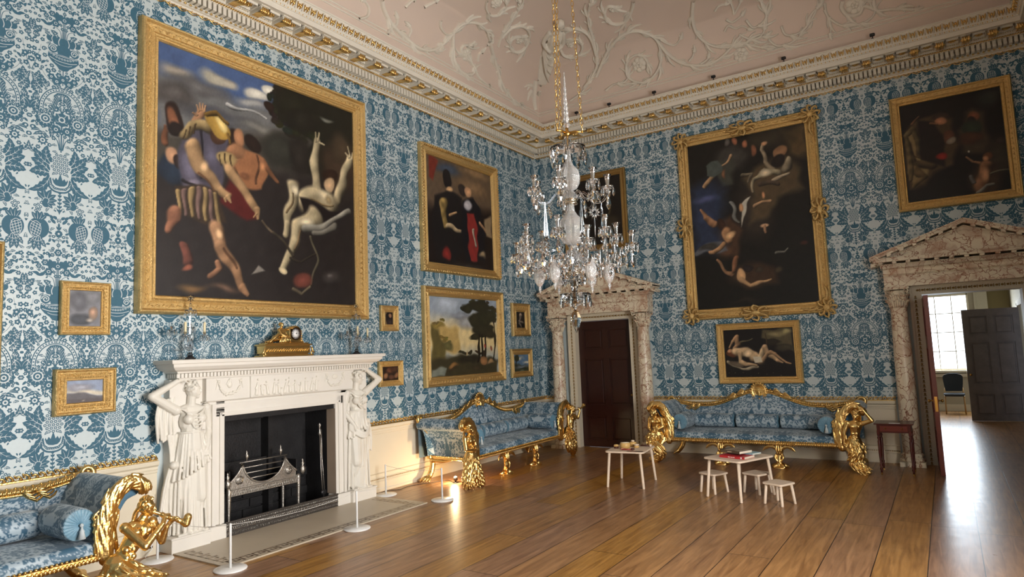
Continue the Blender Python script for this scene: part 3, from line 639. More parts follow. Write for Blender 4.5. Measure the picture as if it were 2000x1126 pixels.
# ------------------------------------------------------------------ coved ceiling with stucco scrollwork
CD, CZ, CA, CB = 0.35, 6.65, 2.1, 1.2
TH_ = np.linspace(0, pi/2, 400); _d = CD+CA*(1-np.cos(TH_)); _z = CZ+CB*np.sin(TH_)
ARC = np.concatenate([[0], np.cumsum(np.hypot(np.diff(_d), np.diff(_z)))])
def cove_dz(t):
    if t <= 0: return CD, CZ+t, (1.0, 0.0)
    th = float(np.interp(t, ARC, TH_)); nd, nz = cos(th)/CA, -sin(th)/CB; l = sqrt(nd*nd+nz*nz)
    return CD+CA*(1-cos(th)), CZ+CB*sin(th), (nd/l, nz/l)
def cove_pt(wl, s, t, off=0.0):
    d, z, (nd, nz) = cove_dz(t); d += nd*off; z += nz*off
    return Vector((d, s, z)) if wl == 'L' else Vector((s, -d, z))
M_cove = mat('pink_distemper', (214, 196, 182), 0.8, var=0.04, vscale=2.5)
M_stucco = mat('stucco_white', (218, 211, 197), 0.75, var=0.05, vscale=6)
m = MB(); prof = [(0.0, 6.36), (CD, 6.36), (CD, CZ)]+[cove_dz(t)[:2] for t in np.linspace(0.02, ARC[-1], 40)]
m.sweep(prof, ring_frames(), closed=True, smooth=True); cz = prof[-1][1]; e = prof[-1][0]
m.add([(e, -e, cz), (W-e, -e, cz), (W-e, RL+e, cz), (e, RL+e, cz)], [(0, 1, 2, 3)])
struct(m.build('ceiling', M_cove, sharp=50))
m = MB()
for dz in (-0.005, 0.05): m.sweep([(CD-0.01, CZ+dz-0.012), (CD+0.012, CZ+dz-0.010), (CD+0.018, CZ+dz), (CD+0.012, CZ+dz+0.010), (CD-0.01, CZ+dz+0.012)], ring_frames(), closed=True)
FAR_V = [[(1.74,0.44),(1.98,0.7),(2.14,0.85),(2.44,1.04),(2.72,1.07),(2.93,0.95),(3.06,0.75),(3.04,0.45),(2.92,0.23),(2.69,0.09),(2.48,0.15),(2.35,0.28),(2.37,0.48),(2.51,0.6),(2.68,0.6),(2.77,0.47),(2.75,0.33)],[(1.45,0.31),(1.66,0.46),(1.84,0.66),(1.91,0.89),(1.99,1.24),(2.07,1.58),(2.22,1.85),(2.35,1.99)],[(1.89,0.84),(1.94,1.2),(1.88,1.42),(1.74,1.52),(1.51,1.47),(1.33,1.26),(1.29,1.04),(1.44,0.93),(1.64,0.99),(1.74,1.17),(1.68,1.3),(1.54,1.25)],[(2.97,1.67),(2.87,1.5),(2.69,1.32),(2.5,1.31),(2.38,1.45),(2.42,1.64),(2.54,1.74),(2.64,1.67)],[(3.06,0.75),(3.16,0.49),(3.36,0.26),(3.59,0.15),(3.85,0.1),(4.07,0.16),(4.25,0.27),(4.4,0.31),(4.56,0.23),(4.83,0.09)],[(3.12,0.76),(3.23,0.64),(3.34,0.59),(3.46,0.67)],[(1.87,0.14),(2.05,0.21),(2.27,0.2),(2.41,0.32),(2.53,0.39)],[(3.87,1.27),(3.76,0.99),(3.74,0.71),(3.83,0.51),(3.99,0.37),(4.21,0.3),(4.35,0.31)],[(4.42,0.45),(4.58,0.32),(4.75,0.33),(4.86,0.48),(4.9,0.65)],[(1.1,0.13),(1.39,0.24),(1.58,0.38)],[(3.51,0.25),(3.58,0.3),(3.63,0.38)],[(3.71,0.14),(3.82,0.19),(3.85,0.22)],[(4.2,0.57),(4.28,0.64),(4.38,0.56),(4.49,0.57),(4.57,0.5)],[(4.41,0.81),(4.42,0.93),(4.41,1.05)],[(4.42,0.81),(4.5,0.9),(4.57,0.99)],[(4.14,0.96),(4.23,1.03),(4.33,1.02)],[(4.27,0.76),(4.36,0.68),(4.53,0.75)],[(5.08,0.39),(5.13,0.23),(5.34,0.21),(5.54,0.37),(5.65,0.53),(5.71,0.59)],[(4.86,0.23),(4.99,0.09),(5.23,0.1),(5.48,0.25)],[(5.75,0.55),(5.76,0.35),(5.9,0.17),(6.08,0.09),(6.3,0.1),(6.41,0.2),(6.42,0.33),(6.38,0.38)],[(6.0,0.5),(5.97,0.4),(6.04,0.27),(6.2,0.24),(6.28,0.33),(6.45,0.21),(6.65,0.17),(6.92,0.08)],[(5.73,0.45),(5.79,0.22),(5.77,0.06)],[(4.02,0.37),(4.27,0.32),(4.53,0.3),(4.83,0.31)],[(4.57,0.65),(4.66,0.49),(4.85,0.56),(4.9,0.72),(4.87,0.88)]]
LEFT_V = [[(-4.93,0.42),(-4.81,0.29),(-4.58,0.16),(-4.29,0.09),(-4.04,0.05),(-3.75,0.11),(-3.55,0.25),(-3.42,0.41),(-3.36,0.58),(-3.27,0.77),(-3.05,0.89),(-2.78,0.89),(-2.54,0.78)],[(-3.38,0.57),(-3.24,0.35),(-3.13,0.15),(-2.93,0.04),(-2.66,0.08),(-2.57,0.21),(-2.71,0.28),(-2.88,0.31),(-3.03,0.37),(-3.02,0.47),(-2.84,0.54)],[(-2.52,0.76),(-2.2,0.56),(-1.95,0.39),(-1.72,0.21),(-1.41,0.07),(-1.07,0.02)],[(-2.26,0.76),(-2.37,0.97),(-2.44,1.19),(-2.47,1.38),(-2.62,1.57),(-2.69,1.62)],[(-3.2,1.29),(-3.09,1.18),(-2.9,1.13),(-2.77,1.22),(-2.79,1.39),(-2.9,1.48)],[(-2.33,0.93),(-2.31,1.16),(-2.14,1.3),(-1.87,1.27),(-1.68,1.06),(-1.7,0.89),(-1.9,0.83),(-2.07,0.93),(-2.06,1.07),(-1.92,1.14)],[(-4.49,0.51),(-4.44,0.62),(-4.41,0.66)],[(-4.16,0.66),(-4.03,0.82)],[(-2.57,0.23),(-2.42,0.11),(-2.12,0.06)],[(-5.28,0.0),(-5.12,0.11),(-5.12,0.23),(-5.22,0.29)],[(-3.73,0.62),(-3.67,0.53),(-3.5,0.48),(-3.37,0.55)],[(-4.58,0.16),(-4.54,0.24),(-4.56,0.31)],[(-4.27,0.12),(-4.23,0.24),(-4.29,0.3)],[(-4.71,0.0),(-4.68,0.08),(-4.6,0.15)],[(-2.55,0.36),(-2.59,0.47),(-2.55,0.53)],[(-2.52,0.68),(-2.44,0.77),(-2.54,0.86)]]
FAR_R = [(2.61,0.43,0.2),(6.16,0.39,0.2),(2.58,1.65,0.1),(1.53,1.22,0.12),(4.39,0.12,0.18)]
LEFT_R = [(-2.87,0.36,0.16),(-3.52,0.25,0.12),(-1.91,1.08,0.14),(-3.01,1.35,0.15)]
def relief(mb, wl, path, r, h=0.018, sub=5, n=6):
    P = [Vector((a, b, 0)) for a, b in path]; P = smooth_path(P, sub) if len(P) > 2 else smooth_path([P[0], (P[0]+P[1])/2, P[1]], sub); N = len(P); vs = []; fs = []
    for i, p in enumerate(P):
        t = (P[min(i+1, N-1)]-P[max(i-1, 0)]).normalized(); nn = Vector((-t.y, t.x, 0)); w_ = r[0]+(r[1]-r[0])*i/(N-1) if hasattr(r, '__len__') else r
        for k in range(n+1):
            g = pi*k/n; q = p+nn*(w_*cos(g)); vs.append(cove_pt(wl, q.x, q.y, h*(0.4+0.6*w_/0.04)*sin(g)-0.002))
    for i in range(N-1):
        for k in range(n): fs.append((i*(n+1)+k, (i+1)*(n+1)+k, (i+1)*(n+1)+k+1, i*(n+1)+k+1))
    mb.add(vs, fs, True); return P
def relief_leaf(mb, wl, s, t, ang, ln, curl, rnd=None):
    for (da, l, w_) in ((0.0, 1.0, 0.030), (0.55, 0.62, 0.020), (-0.5, 0.55, 0.018)):
        a = ang+da; pts = [(s, t)]
        for k in range(1, 4): a += curl*0.5; pts.append((pts[-1][0]+cos(a)*ln*l/3, pts[-1][1]+sin(a)*ln*l/3))
        relief(mb, wl, pts, (w_*1.35, 0.008), 0.055, 3, 4)
def blob(mb, wl, s, t, r, h):
    vs = [cove_pt(wl, s, t, h)]; fs = []
    for j, (q, hh) in enumerate(((0.5, 0.86), (0.85, 0.5), (1.0, -0.02))):
        for k in range(8): vs.append(cove_pt(wl, s+r*q*cos(k*pi/4), t+r*q*sin(k*pi/4), h*hh))
    fs += [(0, 1+k, 1+(k+1) % 8) for k in range(8)]
    for j in range(2): fs += [(1+j*8+k, 9+j*8+k, 9+j*8+(k+1) % 8, 1+j*8+(k+1) % 8) for k in range(8)]
    mb.add(vs, fs, True)
def flower(mb, wl, s, t, r):
    for k in range(7): a = 2*pi*k/7; blob(mb, wl, s+r*0.42*cos(a), t+r*0.42*sin(a), r*0.30, 0.04)
    for k in range(5): a = 2*pi*k/5+0.3; blob(mb, wl, s+r*0.16*cos(a), t+r*0.16*sin(a), r*0.18, 0.06)
rn = random.Random(5)
for wl, VV, RR in (('F', FAR_V, FAR_R), ('L', LEFT_V, LEFT_R)):
    for path in VV:
        ln = sum(math.hypot(path[i+1][0]-path[i][0], path[i+1][1]-path[i][1]) for i in range(len(path)-1))
        wd = 0.036 if ln > 1.2 else 0.024
        P = relief(m, wl, path, (wd*0.95, wd*0.6), 0.062)
        off = wd*0.9
        acc = 0; last = 0; side = 1
        for i in range(1, len(P)):
            acc += (P[i]-P[i-1]).length
            if acc-last > 0.24 and ln > 0.5:
                last = acc; side = -side; d = P[i]-P[i-1]; a = atan2(d.y, d.x)
                relief_leaf(m, wl, P[i].x, P[i].y, a+side*0.75, 0.22+rn.random()*0.10, -side*0.6)
        d = P[-1]-P[-3]; relief_leaf(m, wl, P[-1].x, P[-1].y, atan2(d.y, d.x), 0.12, 0.4)
    for (s, t, r) in RR: flower(m, wl, s, t, r)
# standing woman in relief on the corner, over a leafy bracket
def seg(path, r, h=0.06): relief(m, 'L', path, r, h, 4, 8)
seg([(-0.80, 0.62), (-0.62, 0.30), (-0.48, 0.10)], (0.06, 0.04), 0.05)
def cr(t, sd=0.0, off=0.0):
    d, z, (nd, nz) = cove_dz(t); N_ = Vector((nd, -nd, 2*nz)).normalized(); return Vector((d, -d, z))+N_*off+Vector((sd*0.7071, sd*0.7071, 0))
cl = Clay()
cl.chain([cr(1.30, 0, .05), cr(1.48, 0, .06), cr(1.60, 0, .05)], [0.12, 0.13, 0.10]); cl.ball(cr(1.80, 0.0, .10), 0.082); cl.cap(cr(1.62, 0, .06), cr(1.76, 0, .08), 0.045, 0.04); cl.ball(cr(1.83, -0.02, .10), 0.085)
for q in np.linspace(-1, 1, 9): cl.chain([cr(1.34, q*0.12, .06), cr(1.10, q*0.145, .055+0.02*cos(q*4)), cr(0.85, q*0.11, .05), cr(0.62, q*0.075, .04)], [0.030, 0.030, 0.026, 0.02], 6)
for q in np.linspace(-1, 1, 6): cl.chain([cr(1.66, q*0.10, .09), cr(1.50, q*0.08+.02, .15), cr(1.34, q*0.10, .12)], [0.014, 0.016, 0.012], 6)
for s_ in (-1, 1): cl.chain([cr(1.60, s_*0.13, .06), cr(1.42, s_*0.19, .08), cr(1.32, s_*0.05, .17)], [0.05, 0.042, 0.03], 8)
for k in range(5): cl.chain([cr(1.36-.03*k, -0.15, .08), cr(1.25-.09*k, 0.0, .14), cr(1.30-.16*k, 0.14, .07)], [0.014, 0.018, 0.012], 6)
struct(cl.done('trim_11', M_stucco, None, 0.012, 1))
for q in ((-1.0, .5), (-.52, .66), (-.85, .36), (-.45, .40)): relief_leaf(m, 'L', q[0]*0.5-0.35, q[1]*0.6+0.18, atan2(q[1]-0.5, q[0]+0.75), 0.22, 0.5)
struct(m.build('trim_8', M_stucco))
# small black spotlights standing on the cornice
def spot(i, px, d, label):
    t = thing('spotlight', label, 'spotlight', (px, -0.50, 6.39), 0, 'small black spotlights along the far cornice')
    b = MB(); b.lathe([(0.022, 0), (0.022, 0.008), (0.008, 0.012), (0.006, 0.05)], n=10); b.build('base', M_iron, t)
    b = MB(); b.lathe([(0.020, -0.035), (0.026, -0.03), (0.026, 0.02), (0.018, 0.035)], (0, 0, 0.066), 12, 'x'); b.build('spotlight_head', M_iron, t)
for i, (px, lb) in enumerate([(1.29, 'small black spotlight on the far cornice, first from the corner beside the chandelier chains'), (1.98, 'small black spotlight on the far cornice, second from the corner'), (2.87, 'small black spotlight on the far cornice left of the tall ornate frame'),
                              (3.94, 'small black spotlight on the far cornice above the tall ornate frame'), (5.08, 'small black spotlight on the far cornice right of the tall ornate frame'), (6.35, 'small black spotlight on the far cornice above the right-hand picture')]): spot(i, px, 0, lb)

# ------------------------------------------------------------------ the next room, seen through the right-hand doorway
M_wall2 = mat('next_room_paint', (176, 168, 148), 0.6); M_olive = mat('olive_silk', (110, 98, 62), 0.7)
m = MB()
for (a, b, c, d) in ((4.2, 6.35, 0, 3.6), (7.42, 8.9, 0, 3.6), (6.35, 7.42, 0, 1.0), (6.35, 7.42, 2.9, 3.6)): m.add([(a, 8.3, c), (b, 8.3, c), (b, 8.3, d), (a, 8.3, d)], [(0, 1, 2, 3)])
struct(m.build('wall_next_room_end', M_wall2))
m = MB(); m.add([(4.2, 0.35, 0), (4.2, 8.3, 0), (4.2, 8.3, 3.6), (4.2, 0.35, 3.6)], [(0, 1, 2, 3)]); m.add([(8.25, 0.35, 0), (8.25, 5.0, 0), (8.25, 5.0, 3.6), (8.25, 0.35, 3.6)], [(0, 1, 2, 3)]); m.add([(8.25, 6.15, 0), (8.25, 8.3, 0), (8.25, 8.3, 3.6), (8.25, 6.15, 3.6)], [(0, 1, 2, 3)]); m.add([(8.25, 5.0, 2.45), (8.25, 6.15, 2.45), (8.25, 6.15, 3.6), (8.25, 5.0, 3.6)], [(0, 1, 2, 3)])
m.add([(8.9, 4.5, 0), (8.9, 6.6, 0), (8.9, 6.6, 3.6), (8.9, 4.5, 3.6)], [(0, 1, 2, 3)])
struct(m.build('wall_next_room_side', M_wall2))
m = MB(); m.add([(4.2, 0.35, 3.6), (8.9, 0.35, 3.6), (8.9, 8.3, 3.6), (4.2, 8.3, 3.6)], [(0, 1, 2, 3)]); struct(m.build('ceiling_next_room', M_cream))
m = MB(); m.add([(4.2, 0.34, 0), (6.63, 0.34, 0), (6.63, 0.34, 3.6), (4.2, 0.34, 3.6)], [(0, 1, 2, 3)]); m.add([(7.83, 0.34, 0), (8.9, 0.34, 0), (8.9, 0.34, 3.6), (7.83, 0.34, 3.6)], [(0, 1, 2, 3)])
m.add([(6.63, 0.34, 2.5), (7.83, 0.34, 2.5), (7.83, 0.34, 3.6), (6.63, 0.34, 3.6)], [(0, 1, 2, 3)]); struct(m.build('wall_next_room_near', M_wall2))
m = MB(); m.box((4.25, 8.26, 0), (8.2, 8.3, 0.16)); m.box((4.25, 8.24, 0.84), (8.2, 8.3, 0.92)); m.box((6.25, 8.18, 0.95), (7.5, 8.3, 1.0)); struct(m.build('baseboard_next_room', M_cream))
t = struct(bpy.data.objects.new('window_4', None)); COL.objects.link(t); t.location = (6.885, 8.3, 1.0)
m = MB()
for x in (-0.53, 0.49): m.bbox((x, -0.03, 0), (x+0.045, 0.05, 1.9))
for z in (0, 1.855): m.bbox((-0.53, -0.03, z), (0.53, 0.05, z+0.045))
for k in (1, 2): m.bbox((-0.53+1.06*k/3-0.011, 0.0, 0), (-0.53+1.06*k/3+0.011, 0.04, 1.9))
for k in (1, 2, 3): m.bbox((-0.53, 0.0, 1.9*k/4-0.011), (0.53, 0.04, 1.9*k/4+0.011))
m.build('window_frame', M_cream, t)
m = MB(); m.box((-0.53, 0.05, 0), (0.53, 0.06, 1.9)); m.build('window_pane', mat('bright_blind', (235, 243, 250), 0.9, emit=(222, 238, 255), estr=4.0), t)
m = MB(); m.box((7.56, 8.20, 0.0), (7.80, 8.30, 3.3)); m.box((7.53, 8.18, 0.0), (7.56, 8.30, 3.3)); struct(m.build('trim_9', M_wall2))
m = MB(); m.box((7.80, 8.27, 0.9), (8.24, 8.30, 3.5)); struct(m.build('trim_10', M_olive))

# ------------------------------------------------------------------ marble door surrounds with pediments
M_breccia = marble_mat('breccia_marble', (226, 214, 190), (122, 74, 54), (178, 136, 108), 3.4, 0.022, 0.35)
M_mahog = mat('dark_mahogany', (52, 24, 18), 0.30, var=0.3, vscale=5, bump=0.05)
M_mahogr = mat('red_mahogany', (112, 52, 40), 0.32, var=0.2, vscale=6)
M_dark = mat('black_brown_door', (128, 118, 116), 0.30, var=0.3, vscale=8)  # dark door's base raised to grey, standing in for its sheen
def surround(cx, oph, oww, n_, pw=1.21, ph=0.42):
    t = bpy.data.objects.new('door_%d' % n_, None); COL.objects.link(t); t.location = (cx, 0, 0); t['kind'] = 'structure'
    hw = oww/2; m = MB()
    # reveal and painted architrave
    m.box((-hw-0.01, 0.0, 0), (-hw, 0.35, oph)); m.box((hw, 0.0, 0), (hw+0.01, 0.35, oph)); m.box((-hw-0.01, 0.0, oph), (hw+0.01, 0.35, oph+0.01))
    aw = 0.15
    for sx in (-1, 1):
        m.box((sx*hw, -0.05, 0), (sx*(hw+aw), 0.0, oph)); m.box((sx*(hw+aw-0.03), -0.075, 0), (sx*(hw+aw), -0.05, oph+aw))
    m.box((-hw-aw, -0.05, oph), (hw+aw, 0.0, oph+aw)); m.box((-hw-aw, -0.075, oph+aw-0.035), (hw+aw, -0.05, oph+aw))
    m.build('architrave', M_cream, t)
    g = MB(); n = int(oph/0.062)
    for i in range(n):
        for sx in (-1, 1):
            x = sx*(hw+0.075); z = (i+0.5)*oph/n
            g.ball((x, -0.052, z), (0.013, 0.012, 0.020), 6, 4); g.tube([(x-0.018, -0.052, z-0.022), (x, -0.058, z-0.028), (x+0.018, -0.052, z-0.022)], 0.005, 4)
    n = int((oww+0.1)/0.062)
    for i in range(n+1):
        x = -hw-0.04+i*(oww+0.08)/n; g.ball((x, -0.052, oph+0.065), (0.020, 0.012, 0.016), 6, 4); g.tube([(x+0.028, -0.052, oph+0.045), (x+0.03, -0.06, oph+0.065), (x+0.028, -0.052, oph+0.085)], 0.006, 4)
    g.build('gilt_moulding', M_goldd if n_ == 1 else M_goldd, t)
    # columns
    for sx in (-1, 1):
        x = sx*0.90; c = MB(); r = 0.125; y = -0.175; zt = oph+0.13
        c.bbox((x-0.165, y-0.165, 0.0), (x+0.165, 0.0, 0.07), 0.004)
        c.lathe([(0.163, 0.07), (0.168, 0.09), (0.163, 0.115), (0.142, 0.12), (0.138, 0.135), (0.150, 0.145), (0.150, 0.165), (0.134, 0.175), (0.128, 0.19)], (x, y, 0), 24)
        c.lathe([(r, 0.19), (r*1.005, 0.9), (r*0.97, 1.6), (r*0.86, zt-0.34), (r*0.90, zt-0.325), (r*0.86, zt-0.31)], (x, y, 0), 24)
        c.build('column', M_breccia, t)
        k = MB(); z0 = zt-0.31; k.lathe([(r*0.84, z0), (r*0.86, z0+0.14), (r*1.15, z0+0.25)], (x, y, 0), 16)
        for row, (zz, hh, n) in enumerate(((z0, 0.12, 8), (z0+0.08, 0.13, 8))):
            for j in range(n):
                a = 2*pi*(j+0.5*row)/n; d = Vector((cos(a), sin(a), 0))
                for w_ in (-0.25, 0.0, 0.25):
                    dd = Vector((cos(a+w_), sin(a+w_), 0)); top = hh*(1.0 if w_ == 0 else 0.8)
                    P = [Vector((x, y, zz))+dd*(r*0.86), Vector((x, y, zz+top*0.6))+dd*(r*0.95), Vector((x, y, zz+top))+dd*(r*1.15), Vector((x, y, zz+top*0.93))+dd*(r*1.32)]
                    k.tube(smooth_path(P, 2), [0.012, 0.017, 0.018, 0.018, 0.016, 0.013, 0.009], 5)
        for (ax, ay) in ((-1, -1), (1, -1), (-1, 1), (1, 1)):
            pts = [Vector((x+ax*(0.115+0.032*cos(q)*(1-q/9)), y+ay*(0.115+0.032*cos(q)*(1-q/9)), z0+0.245+0.032*sin(q)*(1-q/9))) for q in np.linspace(-1.5, 6, 12)]; k.tube(pts, 0.010, 5)
        k.bbox((x-0.165, y-0.165, zt-0.045), (x+0.165, y+0.165, zt), 0.012); k.ball((x, y-0.16, zt-0.03), (0.022, 0.015, 0.022), 6, 4)
        k.build('capital', M_breccia, t)
    # entablature
    z = oph+0.15; e = MB(); ex = 1.055
    def L3(mb, d, hx, z0, z1): mb.box((-hx, -d, z0), (hx, 0.0, z1))
    L3(e, 0.26, ex, z-0.02, z+0.125); L3(e, 0.272, ex+0.012, z+0.125, z+0.14)
    vs = []; pr = [(0.24, z+0.14), (0.262, z+0.17), (0.268, z+0.205), (0.258, z+0.24), (0.24, z+0.265)]
    e.sweep([(a, b) for a, b in pr]+[(0.0, z+0.265), (0.0, z+0.14)], [((-ex+0.0, 0, 0), (0, -1, 0), (0, 0, 1)), ((ex, 0, 0), (0, -1, 0), (0, 0, 1))])
    fixn(e.build('frieze', M_breccia, t))
    e = MB(); zc = z+0.265
    L3(e, 0.275, ex+0.03, zc, zc+0.05)
    n = 56
    for i in range(n): x = -ex-0.02+(i+0.5)*2*(ex+0.02)/n; e.box((x-0.010, -0.290, zc+0.012), (x+0.010, -0.26, zc+0.045))
    L3(e, 0.30, ex+0.06, zc+0.05, zc+0.06); L3(e, 0.38, pw-0.04, zc+0.088, zc+0.125); L3(e, 0.40, pw, zc+0.125, zc+0.145)
    for i in range(13): x = -1.07+i*2.14/12; e.bbox((x-0.030, -0.372, zc+0.056), (x+0.030, -0.28, zc+0.09), 0.008)
    # raking cornices and tympanum
    zb = zc+0.145; ap = zb+ph; T = MB(); e.add([(-pw+0.1, -0.262, zb), (pw-0.1, -0.262, zb), (0, -0.262, ap-0.04), (-pw+0.1, 0, zb), (pw-0.1, 0, zb), (0, 0, ap-0.04)], [(0, 1, 2), (5, 4, 3), (0, 2, 5, 3), (2, 1, 4, 5)])
    for sx in (-1, 1):
        P0 = Vector((sx*pw, 0, zb-0.02)); P1 = Vector((0, 0, ap)); d = (P1-P0).normalized(); up = Vector((0, 0, 1))
        for (y0, y1, h0, h1) in ((0.0, 0.275, -0.105, -0.055), (0.0, 0.30, -0.055, -0.045), (0.0, 0.38, -0.018, 0.025), (0.0, 0.405, 0.025, 0.048)):
            q = [P0+up*h0, P1+up*h0, P1+up*h1, P0+up*h1]; V = [tuple(a+Vector((0, -y0, 0))) for a in q]+[tuple(a+Vector((0, -y1, 0))) for a in q]
            if sx < 0: F_ = [(3, 2, 1, 0), (4, 5, 6, 7), (0, 1, 5, 4), (1, 2, 6, 5), (2, 3, 7, 6), (3, 0, 4, 7)]
            else: F_ = [(0, 1, 2, 3), (7, 6, 5, 4), (4, 5, 1, 0), (5, 6, 2, 1), (6, 7, 3, 2), (7, 4, 0, 3)]
            e.add(V, F_)
        for i in range(7):
            c = P0.lerp(P1, (i+0.55)/7.2)+up*(-0.033); a = atan2(d.z, abs(d.x)); R_ = Matrix.Translation(c) @ Matrix.Rotation(-a*sx*-1 if sx < 0 else a, 4, 'Y').inverted() if False else Matrix.Translation(c)
            st = len(e.v); e.bbox((-0.030, -0.372, -0.017), (0.030, -0.28, 0.022), 0.006)
            sh = d.z/d.x
            for q in range(st, len(e.v)): v = e.v[q]; e.v[q] = (v[0]+c.x, v[1], v[2]+c.z+v[0]*sh)
        n = 26
        for i in range(n):
            c = P0.lerp(P1, (i+1.5)/(n+1.5))+up*(-0.08); st = len(e.v); e.box((-0.010, -0.290, -0.014), (0.010, -0.26, 0.016)); sh = d.z/d.x
            for q in range(st, len(e.v)): v = e.v[q]; e.v[q] = (v[0]+c.x, v[1], v[2]+c.z+v[0]*sh)
    e.build('pediment', M_breccia, t)
    return t
D1 = surround(1.355, 2.44, 1.152, 1); D2 = surround(7.23, 2.50, 1.20, 2)
def door_leaf(name, parent, w_, h_, th, m_, loc, rz, knob=True, rows=((0.12, 0.60), (0.80, 1.72), (1.88, 2.30))):
    d = MB(); s = 0.10; rows = [(a*h_/2.44, b*h_/2.44) for a, b in rows]
    d.box((0.002, 0.018, 0.008), (w_-0.002, th-0.018, h_-0.002))
    for (x0, x1) in ((0, s), (w_/2-s*0.5, w_/2+s*0.5), (w_-s, w_)): d.box((x0, 0, 0.006), (x1, th, h_))
    zs = [0.006]+[q for r_ in rows for q in r_]+[h_]
    for i in range(0, len(zs), 2):
        d.box((s, 0, zs[i]), (w_/2-s*0.5, th, zs[i+1])); d.box((w_/2+s*0.5, 0, zs[i]), (w_-s, th, zs[i+1]))
    o = d.build(name, m_, parent, loc); o.rotation_euler = (0, 0, rz)
    for (z0, z1) in rows:
        for (x0, x1) in ((s, w_/2-s*0.5), (w_/2+s*0.5, w_-s)):
            p = MB(); g = 0.035
            for y in (0, 1):
                yy = -0.003 if y == 0 else th+0.003; y2 = 0.019 if y == 0 else th-0.019
                for (a, b, c, e_) in ((x0, x1, z0, z0+0.016), (x0, x1, z1-0.016, z1), (x0, x0+0.016, z0, z1), (x1-0.016, x1, z0, z1)): p.box((a, yy, c), (b, y2, e_))
                p.bbox((x0+g+.012, (0.004 if y == 0 else th-0.004), z0+g+.012), (x1-g-.012, y2, z1-g-.012), 0.012)
            p.build('door_panel', m_, o)
    if knob:
        k = MB()
        for sg in (-1, 1):
            y = 0 if sg < 0 else th; k.lathe([(0.022, 0), (0.022, 0.004*sg), (0.008, 0.010*sg), (0.008, 0.03*sg), (0.022, 0.045*sg), (0.024, 0.055*sg), (0.0, 0.066*sg)], (w_-0.06, y, 1.0), 12, 'y')
        k.build('door_knob', M_brass, o)
        k = MB(); k.box((w_-0.001, th*0.2, 0.86), (w_+0.003, th*0.8, 1.06)); k.build('lock_plate', M_brass, o)
    return o
door_leaf('door_leaf', D1, 1.150, 2.432, 0.05, M_mahog, (-0.575, 0.10, 0.0), 0)
door_leaf('door_leaf', D2, 0.93, 2.44, 0.055, M_mahogr, (-0.60, -0.005, 0.0), radians(-87.5))
D3 = bpy.data.objects.new('door_3', None); COL.objects.link(D3); D3['kind'] = 'structure'; D3.location = (8.22, 6.12, 0)
door_leaf('door_leaf', D3, 1.02, 2.42, 0.05, M_dark, (0, 0, 0), radians(180+3))
m = MB(); m.box((-0.02, -1.2, 0), (0.05, -1.1, 2.5)); m.box((-0.02, -0.02, 0), (0.05, 0.10, 2.5)); m.box((-0.02, -1.2, 2.45), (0.05, 0.10, 2.56)); m.build('door_frame', M_cream, D3)
